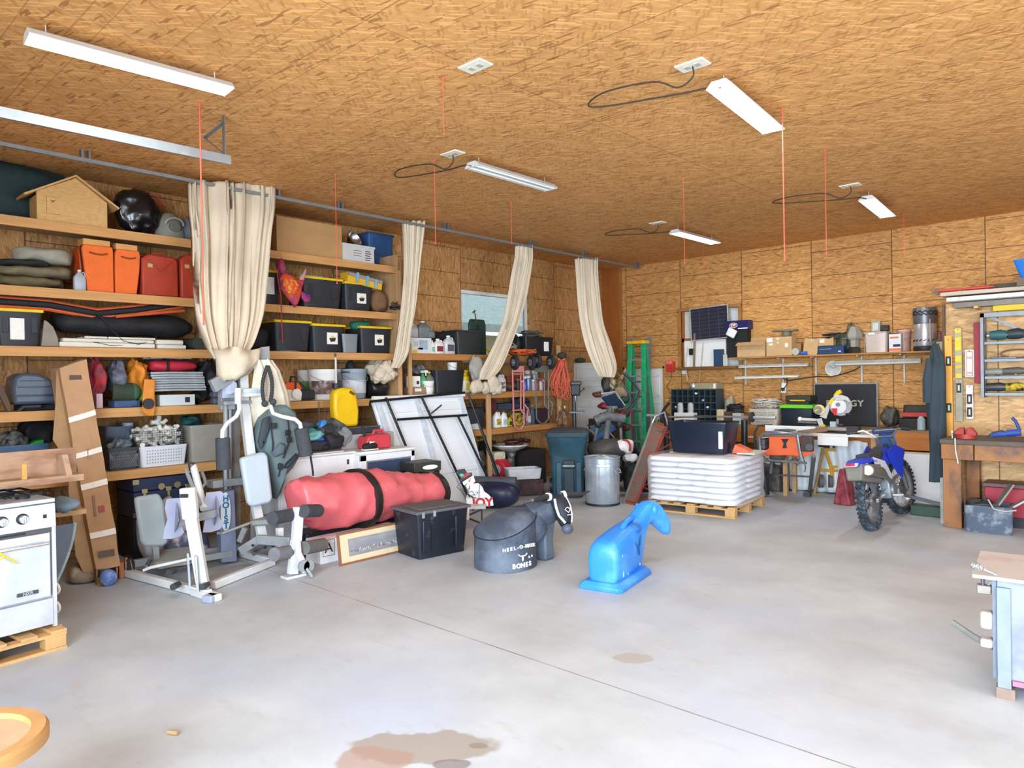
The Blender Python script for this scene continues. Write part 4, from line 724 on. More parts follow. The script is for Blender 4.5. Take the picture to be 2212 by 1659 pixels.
# trunk below, on a second trunk
f=LS(288,432,1026,.44,-7.86); w=f['w']; h=.40; t=thing('steamer_chest','navy steamer trunk with brass clasps under the fifth shelf','trunk',(-7.86,f['loc'][1],.45),PI/2); BR=mat('#a89a72',.35,.8,var=.2)
mesh('trunk_body',MB().bb(-w/2,w/2,0,.5,0,h*.66),mat('#1d2b48',.45,var=.2),t,bevel=.006); mesh('trunk_lid',MB().bb(-w/2-.004,w/2+.004,-.004,.504,h*.68,h),mat('#1d2b48',.45,var=.2),t,bevel=.006)
for x in(-.35,.0,.3): mesh('clasp',MB().box((x*w,-.012,h*.68),(.06,.02,.05)).box((x*w,-.012,h*.58),(.03,.016,.08)),BR,t,bevel=.005)
for x in(-.1,.14): mesh('brass_plate',MB().cyl((x*w,-.002,h*.75),(x*w,-.01,h*.75),.035,n=16),BR,t)
for s in(-1,1): mesh('corner_guard',MB().box((s*(w/2-.02),-.005,h*.93),(.06,.014,.05)).box((s*(w/2-.02),-.005,.03),(.06,.014,.05)),BR,t)
single('footlocker',MB().bb(-w/2,w/2,0,.48,0,.445),BLKM,'plain black trunk on the floor under the navy steamer trunk','trunk',(-7.88,f['loc'][1],0),PI/2,bevel=.01)
# ---------------- second shelving: upper tier
def MS(x0,x1,t,z,xf=-7.95): return LS(x0,x1,t,z,xf)
f=MS(887,932,730,MC); w,h=f['w'],f['h']; carton('white carton printed with a blue panel at the left of the upper tier',f,.3,mat('#d5d8da',.5,var=.06),tape=False,marks=((.1,.55,.4,.6,mat('#9fb4c2',.5)),(-.25,.6,.2,.3,mat('#b9bdc2',.5)),(-.3,.12,.2,.2,YEL),(-.05,.3,.25,.12,mat('#a03a4a',.5))),name='jug_carton')
f2=MS(906,932,694,MC+h+.01,-7.99); jug('grey jug standing on the printed white carton',f2,mat('#777d80',.4),WHT,None,name='jug')
f2=MS(887,905,700,MC+h+.01,-7.99); jug('pale jug standing on the printed white carton beside the canvas curtain',f2,mat('#b4b8ba',.4),WHT,None)
f2=MS(928,941,712,MC+h+.01,-7.98); jug('slim grey bottle standing on the printed white carton',f2,mat('#6f787b',.4),mat('#89969a'),None,style=1,name='bottle')
jug('small white bottle with green mark in front of the white jugs',MS(931,941,735,MC),WHT,mat('#9fb7a8'),mat('#8cc0a0',.5),style=1,name='bottle')
jug('white jug with a dark red band on the upper tier',MS(940,961,732,MC),WHT,WHT,mat('#8a3038',.5))
jug('clear bleach jug with dark square label next to the black tote',MS(963,985,725,MC),mat('#cfd4d8',.3),WHT,mat('#55545e',.5))
tote('black lidless tote in front of the green folding panel on the upper tier',MS(987,1045,715,MC,-7.93),.35,mat('#2a2f2f',.5,var=.15),BLK,ribs=False)
f=MS(942,984,722,MC,-8.2); cloth('black rags behind the bleach jug',942,984,722,MC,.2,BLKM,51,'rag_heap','cloth',xf=-8.22)
f=MS(1014,1050,690,MC,-8.36); w,h=f['w'],f['h']; t=TH('wheelbarrow_sled','dark green plastic sled standing against the side window','sled',f)
mesh('sled_shell',MB().prism([(-w/2,0),(w/2,0),(w/2,h*.85),(w*.42,h),(-w*.4,h),(-w/2,h*.85)],0,.05,1),mat('#1f4238',.5,var=.15),t,bevel=.02); mesh('sled_groove',MB().box((0,-.01,h*.5),(w*.1,.02,h*.7)),mat('#173229',.5),t); mesh('tow_handle',MB().tube([(-w*.1,0,h*.9),(-w*.2,-.02,h*1.12),(-w*.28,-.02,h*1.2)],.01,6).cyl((-w*.34,-.02,h*1.17),(-w*.2,-.02,h*1.23),.012),mat('#5a4030',.6),t)
f=MS(1062,1088,722,MC); single('yellow_rope',cables(MB(),(0,.12,.02),.12,7,5,.008,.8),mat('#c9a93a',.7,var=.3),'coil of yellow rope under the slanting canvas curtain','rope',f['loc'],f['rz'])
f=MS(1104,1136,722,MC); w,h=f['w'],f['h']; single('spare_tyre',MB().tube([(w*.42*math.cos(a),.15,h*.5+.03+h*.40*math.sin(a)) for a in [2*PI*k/20 for k in range(20)]],.04,8,closed=True),BLK,'small black tyre standing beside the tangled white cords','tyre',f['loc'],f['rz'])
tote('black tote with barcode label at the right end of the upper tier, cords on top',MS(1135,1197,728,MC,-7.93),.42,mat('#1d1f22',.45,var=.15),None,sticker=(.22,.5,.16,.5,0),ribs=False,tap=.9)
f=MS(1138,1192,728,MC); single('cord_tangle',cables(MB(),(0,.2,.0),.24,13,8,.007,.5),mat('#55554f',.6,var=.3),'tangle of dark and pale cords heaped on the barcode tote','cords',(f['loc'][0],f['loc'][1],MC+f['h']-.02),f['rz'])
f=MS(1090,1130,735,MC,-7.9); single('white_cord_bundle',cables(MB(),(0,.1,.0),.16,5,9,.006,.8),mat('#c9c1ae',.6),'loops of white cord in front of the black tyre','cords',(f['loc'][0],f['loc'][1],MC+.1),f['rz'])
f=MS(1095,1152,752,MC-.05,-7.86); single('extension_cable',cables(MB(),(0,.02,-.0),.26,26,15,.008,.28),mat('#d8652a',.55,var=.15),'heap of orange extension cord spilling over the upper tier edge','extension cord',(-7.82,f['loc'][1],MC+.005),f['rz'])
# middle tier
carton('low brown carton with white slips at the left of the middle tier',MS(889,935,836,MD,-7.96),.3,mat('#a08468',.7),tape=False,marks=((-.2,.6,.3,.4,PAPER),))
f=MS(889,908,813,MD+.11,-7.98); carton('small white carton with dark print on the low brown carton',f,.12,PAPER,tape=False,marks=((.2,.4,.3,.3,INK),))
f=MS(912,925,798,MD+.11,-7.98); w,h=f['w'],f['h']; t=TH('spray_bottle','green trigger spray bottle among the clutter of the middle tier','spray bottle',f); mesh('bottle_body',MB().lathe([(w*.45,0),(w*.5,.01),(w*.48,h*.45),(w*.18,h*.65),(w*.15,h*.75)],14,(0,w*.5,0)),mat('#4f9a6c',.35,var=.1),t); mesh('trigger_head',MB().box((-.0,w*.3,h*.86),(w*.5,w*1.2,h*.14)).box((0,-w*.1,h*.72),(w*.2,.012,h*.2)),WHT,t,bevel=.004)
cloth('grey and black gloves heaped at the left of the middle tier',890,925,792,MD+.28,.2,mat('#777b7b',.7,c2='#2b2f30',thr=.5,sc=16),52,'glove_heap','gloves',xf=-8.05,cr=.05)
f=MS(922,941,803,MD+.0,-8.0); jug('clear jar with yellow lid behind the white tub',dict(loc=f['loc'],w=f['w'],h=f['h'],rz=f['rz']),mat('#6f7f6c',.3),YEL,None,style=1,name='jar')
bucket('small white tub with a dark square at the front of the middle tier',MS(921,943,825,MD,-7.92),WHT,PAPER,lid=WHT)
tote('black tote with small red mark in the middle tier',MS(941,1005,800,MD,-7.94),.36,mat('#262a31',.5,var=.15),None,ribs=False,sticker=None)
f=MS(976,992,783,MD+.27,-8.0); bucket('white cup standing on the black tote of the middle tier',f,WHT,None,handle=True,name='cup')
f=MS(1002,1021,800,MD); w,h=f['w'],f['h']; t=TH('weed_sprayer','yellow topped white pump bottle between the tote and the knotted canvas','bottle',f); mesh('bottle_body',MB().lathe([(w*.48,0),(w*.5,.01),(w*.5,h*.5),(w*.35,h*.6)],16,(0,w/2,0)),mat('#dedac0',.4),t); mesh('yellow_neck',MB().lathe([(w*.44,h*.52),(w*.42,h*.72),(w*.3,h*.76),(w*.28,h*.9),(w*.38,h*.92),(w*.36,h)],16,(0,w/2,0)),YEL,t); mesh('label_patch',MB().box((0,.0,h*.27),(w*.5,.006,h*.3)),mat('#ddb93a',.5),t)
jug('white motor oil jug with black label right of the knotted canvas',MS(1077,1095,806,MD),WHT,BLK,mat('#3a3a3e',.5,c2='#dedede',thr=.55,sc=22))
f=MS(1096,1112,812,MD+.06,-8.05); carton('dark red carton between the oil jug and the pink hand truck',f,.2,mat('#8a3a30',.6),tape=False)
cloth('brown rags under the dark red carton',1095,1120,830,MD,.2,BRN,54,'rag_heap','cloth')
for k,(x0,x1,t_,m,c_,lb) in enumerate([(1119,1127,818,BLK,REDM,'black spray can with red cap behind the pink hand truck'),(1126,1133,822,mat('#c23040',.4),WHT,'red spray can with a white band behind the pink hand truck'),(1134,1141,813,mat('#3a5fae',.35,.3),WHT,'blue spray can left of the tallest silver cans'),(1141,1150,812,mat('#8796b8',.35,.5),WHT,'tall pale blue spray can between the hand trucks'),(1152,1159,820,mat('#b99ba0',.4),WHT,'pink spray can behind the grey hand truck frame'),(1160,1166,822,mat('#8a4a48',.4),REDM,'dark red spray can beside the pink one'),(1168,1174,820,mat('#cfcac2',.4),REDM,'white spray can with red cap at the end of the middle tier'),(1175,1181,820,mat('#b2414a',.4),WHT,'last red spray can at the end of the middle tier')]): spraycan(lb,MS(x0,x1,t_,MD),m,c_)
for k,(x0,x1,t_,lb) in enumerate([(1140,1150,800,'tallest silver can in the row behind'),(1155,1166,800,'white can with grey lid in the row behind, right')]): spraycan(lb,MS(x0,x1,t_,MD,-8.15),mat('#a9adae',.4,.4),WHT)
# lower tier
tote('dark slate tote on the lower tier beside the leaning shower panels',MS(1006,1048,882,ME,-7.94),.36,mat('#2d353d',.5,var=.15),BLK,lidh=.014,ribs=False)
f=MS(1020,1041,917,ME-.05,-7.86); single('clear_cup',MB().prism([(-f['w']/2,.002),(f['w']/2,0),(f['w']/2,.10),(-f['w']/2,.09)],.0,.05,1),mat('#c4c7c6',.3),'clear plastic cup lying at the front edge of the lower tier','cup',(-7.90,f['loc'][1],ME+.003),f['rz'],bevel=.006)
jug('white jug with brown handle right of the timber post, lower tier',MS(1070,1085,888,ME),WHT,BRN,mat('#5c5436',.5,c2='#c9b040',thr=.5,sc=20))
jug('white jug with grey trigger next to the brown handled jug',MS(1085,1098,890,ME),WHT,GRY,mat('#a9c0cc',.5))
jug('yellow labelled bottle on the lower tier',MS(1099,1108,900,ME),mat('#b9a832',.4),BLK,mat('#3c3f2e',.5),style=1,name='bottle')
carton('yellow and black carton behind the pink hand truck',MS(1112,1132,892,ME,-7.98),.15,mat('#c8a92c',.5,c2='#2f2f30',thr=.5,sc=14),tape=False)
jug('grey oil jug behind the bend of the pink hand truck',MS(1138,1148,880,ME),mat('#6b7178',.4),GRY,mat('#c9c9c9',.5),style=0)
jug('slate blue oil jug between the two hand trucks',MS(1148,1156,875,ME,-8.0),mat('#4c5c68',.4),GRY,None)
carton('dark maroon case on the lower tier behind the grey hand truck',MS(1160,1186,884,ME,-8.0),.25,mat('#3c2430',.5),tape=False)
f=MS(1078,1112,866,ME+.22,-8.1); carton('slate blue flat box on top of the lower tier jugs',dict(loc=(f['loc'][0],f['loc'][1],ME+.28),w=f['w'],h=.1,rz=PI/2),.2,mat('#38485c',.5),tape=False)
f=MS(1050,1080,860,ME+.2,-8.05); single('hose_disc',MB().cyl((0,0,.13),(0,.06,.13),.14,n=22),mat('#5a2c2a',.6),'dark red round reel behind the timber post on the lower tier','reel',(-8.1,f['loc'][1],ME+.22),PI/2)
cloth('dark tool heap on the lower tier behind the hand trucks',1112,1150,862,ME+.2,.2,mat('#4a4a50',.6,c2='#221d20',thr=.5,sc=15),55,'tool_heap','tools',xf=-8.15,cr=.06)
# ---------------- hand trucks hung on the shelving
def wheel(mb_t,mb_r,c,r,ax,w_=.06):
    ax=Vector(ax).normalized(); c=Vector(c); u=ax.orthogonal().normalized(); v=ax.cross(u)
    mb_t.tube([c+u*(r-.033)*math.cos(a)+v*(r-.033)*math.sin(a) for a in [2*PI*k/22 for k in range(22)]],.035,8,closed=True); mb_r.cyl(c-ax*.03,c+ax*.03,r*.45,n=16).cyl(c-ax*.05,c+ax*.05,r*.14,n=10)
def handtruck(label,X,xl,xr,yt,yb,whl,m,rungs,loopx):
    t=thing('hand_truck',label,'hand truck',tuple(xp((xl+xr)/2,yb,X)),0,'hand trucks hung on the shelving')
    L0,L1=xp(xl,yt,X),xp(xl+3,yb-14,X); R0,R1=xp(xr,yt,X),xp(xr+1,yb-14,X); M0=(xp((xl+xr)/2+6,yt-10,X-.05),xp((xl+xr)/2+6,yb-45,X-.05))
    mid=(L1+R1)/2; arc=[L0,L1]+[L1.lerp(R1,k/6)+Vector((0,0,-.09*math.sin(PI*k/6))) for k in range(1,6)]+[R1,R0]
    mesh('tube_frame',MB().tube(arc,.014,8),m,t,W=True); 
    for y in rungs: mesh('crossbar',MB().tube([xp(xl,y,X),xp(xr,y,X)],.012,8),m,t,W=True)
    mesh('centre_tube',MB().tube([M0[0],M0[1]],.012,8),m,t,W=True)
    mesh('handle_loop',MB().tube([M0[1],M0[1]+Vector((.05,.03,-.08)),R1+Vector((.08,-.02,.06)),R1+Vector((.06,.04,.25)),R1+Vector((.02,-.02,.33))],.012,8),m,t,W=True)
    ws=[xp(x,y,X+.05) for x,y in whl]; mesh('axle',MB().tube(ws,.01,8),DSTEEL,t,W=True)
    for c in ws:
        a,b_=MB(),MB(); wheel(a,b_,c,.125,(.35,1,0)); mesh('tyre',a,mat('#2b2b2d',.7,bump=.2),t,W=True); mesh('wheel_hub',b_,mat('#a8acaf',.4,.6),t,W=True)
    mesh('toe_plate',MB().bar(L0+Vector((.0,0,.02)),R0+Vector((0,0,.02)),.02,.1),m,t,W=True)
handtruck('faded pink hand truck hanging upside down from the shelving',-7.76,1107,1131,800,930,((1112,783),(1148,783)),mat('#c8807c',.5,var=.15),(808,845,886),0)
handtruck('grey steel hand truck hanging beside the pink one',-7.76,1156,1184,800,918,((1161,779),(1190,782)),mat('#6c716f',.5,.3,var=.15),(818,),0)
# ---------------- cords on the shelving end post
t=thing('extension_cable','thick hank of orange extension cords hanging from a wooden cleat','extension cord',tuple(xp(1208,790,-7.76)))
q=random.Random(4); mb=MB(); mb2=MB(); Y0=xp(1210,780,-7.76)
for k in range(20):
    a=Y0+Vector((q.uniform(0,.06),q.uniform(-.06,.06),q.uniform(-.03,.03))); wd=q.uniform(.09,.24); ln=q.uniform(.38,.66); s_=q.uniform(-.08,.05)
    P=[a+Vector((.03*math.sin(3*u+k),wd*math.sin(2*PI*u)*(.6+.4*math.sin(PI*u))+s_*math.sin(PI*u),-ln*math.sin(PI*u)**1.0)) for u in [j/14 for j in range(15)]]
    mb.tube(P,.0085,6)
mesh('cord_loops',mb,mat('#d6624a',.55,var=.15),t,W=True); mesh('wrap',MB().ball(Y0+Vector((.05,0,.0)),(.03,.05,.035),12),mat('#b64434',.6),t,W=True)
def cleat(px,py,lb): 
    c=xp(px,py,-7.80); t=thing('wooden_cleat',lb,'cleat',tuple(c),0); mesh('cleat_bar',MB().box((0,0,0),(.05,.10,.035)),PINE,t,bevel=.004)
    for s in(-1,1): mesh('horn',MB().bar((.01,s*.055,-.0),(.03,s*.075,.07),.02,.03),mat('#d9b37a',.6),t)
cleat(1210,783,'wooden cleat holding the orange cord hank'); cleat(1212,886,'wooden cleat holding the brown cable hank')
q=random.Random(9); mb=MB(); Y0=xp(1212,884,-7.76)
for k in range(12):
    wd=q.uniform(.06,.16); ln=q.uniform(.3,.5); mb.tube([Y0+Vector((q.uniform(0,.04),wd*math.sin(2*PI*u),-ln*math.sin(PI*u)+.04)) for u in [j/12 for j in range(13)]],.009,5)
single('cable_hank',MB().add([v-Y0 for v in mb.v],mb.f),mat('#5a4636',.6,c2='#a07858',thr=.55),'hank of dark brown cables hanging under the orange cords','cable',tuple(Y0))
f=LS(1198,1215,768,2.4); t=thing('ball_cap','dark cap hanging above the orange cord hank','cap',tuple(xp(1214,768,-7.8))); mesh('crown',MB().ball((0,0,0),(.08,.09,.06),14),mat('#3b362e',.8),t); mesh('peak',MB().box((.06,.0,-.04),(.1,.12,.012)),mat('#8a2f2c',.7),t,bevel=.004)
mesh('hang_nail',MB().cyl((-.0,-.05,.02),(-.1,-.09,.03),.004),DSTEEL,t)
# ---------------- below the second shelving, on the floor
t=thing('pressure_washer','red engine pressure washer with a cream tank below the shelving','pressure washer',tuple(fl(1072,1062,0))); c=Vector(t.location)
D=lambda x,y,dx=0,dy=0: dp(x,y,c.x+dx,c.y+dy)
e=D(1074,1012); mesh('engine_shroud',MB().cyl(e+Vector((.0,.12,0)),e+Vector((.09,-.12,0)),.165,n=24),mat('#c22738',.45,var=.15),t,W=True,bevel=.01); mesh('recoil_guard',MB().cyl(e+Vector((.095,-.125,0)),e+Vector((.105,-.145,0)),.085,n=20),mat('#b9b2ac',.4,.4),t,W=True)
g=D(1072,985); mesh('fuel_tank',MB().box(g,(.2,.26,.14)),mat('#cfc6ac',.5),t,W=True,bevel=.03); mesh('engine_block',MB().box(e+Vector((-.18,.05,.03)),(.22,.28,.36)),DSTEEL,t,W=True,bevel=.015)
mesh('base_frame',MB().tube([D(1050,1052),D(1110,1046),D(1130,1040,-.4,.3),D(1080,1036,-.4,.3)],.018,8,closed=True),mat('#3f4447',.5),t,W=True); mesh('skid_block',MB().box(D(1092,1035)+Vector((0,0,-.05)),(.55,.3,.12)),mat('#5b6467',.5),t,W=True,bevel=.01)
p=fl(1140,1052); single('roll_mat',MB().tube([(-.45,-.35,.13),(.2,-.05,.13)],.13,18),mat('#474038',.6,c2='#a39e92',thr=.58,sc=6),'rolled grey brown underlay lying in front of the pressure washer','roll',(p.x-.0,p.y-.35,0.0),0)
t=thing('pedestal_sink','dirty white pedestal basin standing under the lower tier','sink',(-8.08,8.72,0),0); c=Vector(t.location); q=dp(1103,962,c.x,c.y).z
mesh('basin',MB().lathe([(.05,q-.12),(.22,q-.05),(.30,q),(.30,q+.02),(.25,q+.02),(.2,q-.03),(.02,q-.05)],28,sy=1.1),mat('#d8d6d0',.3,c2='#7a726a',thr=.58,sc=8),t); mesh('pedestal',MB().lathe([(.13,0),(.10,.1),(.07,.3),(.07,q-.2),(.12,q-.08)],18),mat('#4e4a46',.5,c2='#c9c6c0',thr=.62,sc=5),t)
f=dict(loc=tuple(fl(1135,1030,.30)),w=.5,h=.16,rz=1.0); t=TH('white_tray_stack','white plastic tray beside the green wheeled bin','tray',dict(loc=(f['loc'][0],f['loc'][1],.26),rz=1.0)); mesh('tray_body',binbody(MB(),.55,.35,.16,.92),mat('#c9cacb',.5,var=.15),t); 
p=Vector(t.location); single('parts_crate',MB().box((0,.17,.13),(.58,.4,.25)),mat('#4e2e2e',.7,c2='#2a2624',thr=.5,sc=9),'dark maroon crate under the white tray','crate',(p.x,p.y,0.0),1.0,bevel=.01)
cloth('dark clutter of hoses heaped under the lower tier, left of the post',1035,1060,985,.30,.35,mat('#4a4444',.6,c2='#7a7470',thr=.6,sc=9),61,'clutter_heap','clutter',xf=-7.95,cr=.06)
single('storage_crate',MB().bb(-.34,-.02,0,.4,0,.3),mat('#33312f',.7),'dark crate under the clutter left of the timber post','crate',(-7.93,xp(1047,985,-7.95).y,0.0),PI/2,bevel=.01)
f=LS(1120,1160,955,.42,-7.95); single('hose_coil',cables(MB(),(0,.2,.02),.3,14,21,.013,.4),mat('#6a2e30',.5,c2='#4a3a34',thr=.5),'coil of dark red garden hose under the lower tier','hose',(f['loc'][0]-.05,f['loc'][1],.62),PI/2)
single('work_crate',MB().bb(-.06,.5,.04,.46,0,.61),mat('#2e2a28',.8,var=.4),'dark wooden crate carrying the garden hose, below the hand trucks','crate',(-7.98,f['loc'][1]+.05,0.0),PI/2)
f=LS(1064,1078,940,.7,-8.0); single('yellow_strap',cables(MB(),(0,.1,.02),.14,6,23,.01,.5),mat('#b8a02a',.6),'yellow straps lying under the lower tier by the post','strap',(-8.33,xp(1085,960,-8.05).y,.81),PI/2); single('black_box',MB().bb(-.14,.12,.34,.5,0,.80),mat('#26241f',.8),'tall black box under the lower tier carrying yellow straps','box',(-7.97,xp(1085,960,-8.05).y,0),PI/2)
# ---------------- green wheeled bin, galvanised can
def cart():
    p=fl(1200,1076); t=thing('wheeled_bin','dark teal wheeled refuse bin with a lid and a grab bar','bin',(p.x,p.y+.33,0),.62); GC=mat('#23404a',.5,var=.22,sc=4,c2='#2b4f60',thr=.5)
    def rr(w,d,z,c=.06): 
        P=[]
        for sx,sy,a0 in((1,-1,-90),(1,1,0),(-1,1,90),(-1,-1,180)):
            for k in range(4): an=math.radians(a0+30*k); P.append(Vector((sx*(w/2-c)+c*math.cos(an),sy*(d/2-c)+c*math.sin(an),z)))
        return P
    mesh('bin_body',MB().loft([rr(.46,.50,.02),rr(.47,.52,.06),rr(.53,.60,.60),rr(.58,.68,.84),rr(.60,.72,.86),rr(.61,.74,.96)]),GC,t,ang=50)
    mesh('rim',MB().loft([rr(.64,.78,.93),rr(.66,.80,.95),rr(.66,.80,.975),rr(.62,.76,.98)]),GC,t); mesh('lid',MB().loft([rr(.66,.80,.98),rr(.64,.80,1.0),rr(.56,.70,1.035),rr(.4,.5,1.05)]),mat('#3c454c',.6,var=.2),t,ang=50)
    mesh('front_recess',MB().box((.02,-.275,.30),(.16,.03,.5)).box((.02,-.30,.52),(.18,.03,.14)),mat('#1c2f3a',.5),t,bevel=.012); mesh('side_buttress',MB().box((-.13,-.285,.30),(.10,.06,.52)),GC,t,bevel=.02); mesh('side_buttress',MB().box((.17,-.285,.30),(.10,.06,.52)),GC,t,bevel=.02); mesh('grab_bar',MB().cyl((-.07,-.335,.50),(.11,-.335,.50),.012),mat('#c9cdd0',.3,.5),t)
    for s in(-1,1): mesh('bin_wheel',MB().cyl((s*.25,.27,.12),(s*.31,.27,.12),.12,n=20),BLK,t)
    mesh('handle',MB().cyl((-.26,.42,.93),(.26,.42,.93),.018),GC,t)
cart()
p=fl(1303,1095); GV=mat('#c6d0d9',.3,.6,sc=5,c2='#b0bcc8',thr=.5); r=.255; cc=(p.x-.15,p.y+.2,0)
t=thing('galvanised_can','galvanised steel trash can without lid in front of the exercise bike','trash can',cc)
P_=[(r*.93,0),(r*.95,.01),(r*.955,.12),(r*.965,.125),(r*.97,.56),(r*.985,.565),(r*.985,.60),(r,.605),(r,.67),(r*1.03,.672),(r*1.04,.685),(r*1.01,.69),(r*.98,.68),(r*.92,.03)]
mb=MB(); n=72; rings=[]
for k,(rr_,z) in enumerate(P_): rings.append([Vector(((rr_+(.004*(j%3==0) if .1<z<.58 and k<10 else 0))*math.cos(2*PI*j/n),(rr_+(.004*(j%3==0) if .1<z<.58 and k<10 else 0))*math.sin(2*PI*j/n),z)) for j in range(n)])
mb.loft(rings); mesh('can_body',mb,GV,t,ang=30); mesh('base_band',MB().lathe([(r*.96,0),(r*.985,.004),(r*.985,.03),(r*.95,.032)],40),mat('#3d4347',.5,.6),t)
for s in(-1,1): mesh('drop_handle',MB().tube([(s*(r+.0),-.07,.52),(s*(r+.03),-.06,.47),(s*(r+.03),.06,.47),(s*(r),.07,.52)],.006,6),STEEL,t)
mb=MB().ball((0,0,.62),(.2,.2,.07),20,wob=.1,seed=3); crumple(mb,.03,12); mesh('liner',mb,mat('#c3cdd4',.3),t,ang=80)
# ---------------- multi-station exercise machine
GW=mat('#d9dbda',.35,var=.06); GG=mat('#9ba0a3',.4,.2,var=.12); LAV=mat('#a3a8c0',.45,var=.06); FOAM=mat('#43464b',.85,var=.15,sc=20); PAD=mat('#98a3a5',.55,var=.07,sc=4); PAD2=mat('#b3c0c8',.5,var=.06,sc=4)
t=thing('home_gym','white and grey multi-station exercise machine with pads and foam rollers','exercise machine',(-6.9,3.2,0)); G=xp
def gp(nm,mb,m,**k): return mesh(nm,mb,m,t,W=True,**k)
UP=dict(up=(0,0,1))
b0=Vector((-7.62,2.42,.04)); b1_=fl(452,1283,.04)
gp('base_beam',MB().bar(b0,b1_,.06,.07),GW,bevel=.006); c0=b0+(b1_-b0)*.72
b2=fl(590,1213,.04); b3=fl(462,1247,.04); gp('base_beam',MB().bar(b2,b3+Vector((.25,-.12,0)),.06,.07),GW,bevel=.006); gp('cross_beam',MB().bar(Vector((-7.2,3.55,.04)),b2,.06,.07),GW,bevel=.006); gp('cross_beam',MB().bar(Vector((-7.3,2.45,.12)),Vector((-7.15,3.5,.12)),.06,.07),GG,bevel=.006)
gp('end_foot',MB().bar(fl(420,1277,.03),fl(470,1292,.03),.09,.06),GW,bevel=.01); gp('rubber_foot',MB().box(fl(455,1292,.03),(.1,.1,.06),(0,0,.4)),LAV,bevel=.01)
X1=-6.15
lp=fl(440,1272,.06); top=dp(412,1108,lp.x,lp.y); gp('press_upright',MB().bar(lp,top,.10,.06,up=(1,-1,0)),GW,bevel=.006); head=dp(406,1066,lp.x,lp.y); gp('head_bracket',MB().bar(top+Vector((0,0,-.05)),head+Vector((0,0,.05)),.13,.07,up=(1,-1,0)),GW,bevel=.012); pass
gp('bracket_slot',MB().box(head+Vector((.04,-.05,-.01)),(.06,.02,.03),(0,0,.7)),INK)
for dx,nm in((-.16,'gusset_plate'),(.0,'gusset_plate')):
    q=lp+Vector((dx,-.06,0)); gp(nm,MB().loft([[q+Vector(v) for v in((-.14,.06,0),(.05,-.02,0),(.02,-.02,.3),(-.04,.0,.3))],[q+Vector((.01,.014,0))+Vector(v) for v in((-.14,.06,0),(.05,-.02,0),(.02,-.02,.3),(-.04,.0,.3))]]),GG)
for (x,y) in((377,1232),(386,1262),(448,1262)): c=dp(x,y,lp.x,lp.y); gp('pivot_cap',MB().cyl(c,c+Vector((.05,-.07,0)),.028,n=14),DSTEEL)
def padq(nm,pts,X,th,m,dz=0):
    P=[G(x,y,X if not isinstance(X,(list,tuple)) else X[i]) for i,(x,y) in enumerate(pts)]; n_=(P[1]-P[0]).cross(P[2]-P[0]).normalized(); n_=n_ if n_.x>0 else -n_
    return gp(nm,MB().loft([[p-n_*th for p in P],[p for p in P]]),m,bevel=.028)
# seated press back pad, foot plates, arms
padq('back_pad',[(292,1075),(345,1066),(356,1085),(366,1172),(352,1182),(314,1182),(306,1170)],[-6.95]*7,.07,PAD)
gp('back_pad_post',MB().bar(G(335,1182,-6.95),G(338,1225,-7.0),.05,.05),GG)
gp('seat_pad',MB().loft([[G(x,y,X) for x,y,X in((312,1232,-6.95),(342,1200,-7.25),(430,1190,-6.95),(408,1222,-6.6))],[G(x,y,X)+Vector((0,0,.06)) for x,y,X in((312,1232,-6.95),(342,1200,-7.25),(430,1190,-6.95),(408,1222,-6.6))]]),mat('#8d9088',.6,var=.12),bevel=.02)
gp('side_grip',MB().tube([G(318,1222,-6.8),G(326,1208,-6.8)],.018,10),BLK); gp('grip_rail',MB().tube([G(310,1232,-6.8),G(325,1226,-6.75),G(420,1205,-6.55)],.014,8),GW); gp('seat_rail',MB().bar(G(340,1222,-6.95),G(500,1195,-7.0),.05,.06),GG)
def plate(nm,pts,X): P=[G(x,y,X) for x,y in pts]; return gp(nm,MB().loft([P,[p+Vector((-.012,.006,0)) for p in P]]),LAV)
pa=[(360,1078),(393,1075),(399,1080),(398,1095),(389,1112),(390,1130),(398,1150),(390,1158),(370,1164),(352,1164),(356,1140),(362,1122),(356,1098)]
plate('foot_plate',pa,-6.45); plate('foot_plate',[(x+86-(x-352)*.05,y-14) for x,y in pa],-6.5)
for dx,dy,X in((0,0,-6.45),(86,-14,-6.5)): a,b_,c=G(380+dx,1085+dy,X),G(376+dx,1150+dy,X),G(385+dx,1125+dy,X+.14); gp('plate_rib',MB().loft([[a,b_,c],[a+Vector((0,.008,0)),b_+Vector((0,.008,0)),c+Vector((0,.008,0))]]),mat('#8e92a6',.5))
gp('press_crossbar',MB().bar(G(385,1128,-6.38),G(472,1107,-6.45),.035,.07),GG,bevel=.005)
gp('press_arm',MB().tube([G(418,1008,-6.9),G(441,1100,-6.5)],.034,12),GW); gp('press_arm',MB().tube([G(401,1014,-6.9),G(432,1090,-6.5)],.018,10),GG); gp('arm_cap',MB().tube([G(413,1001,-6.9),G(416,1016,-6.9)],.03,12),DSTEEL)
gp('curved_handle',MB().tube([G(436,1018,-7.15),G(442,1035,-7.15),G(444,1045,-7.12),G(436,1053,-7.1)],.016,8),GG)
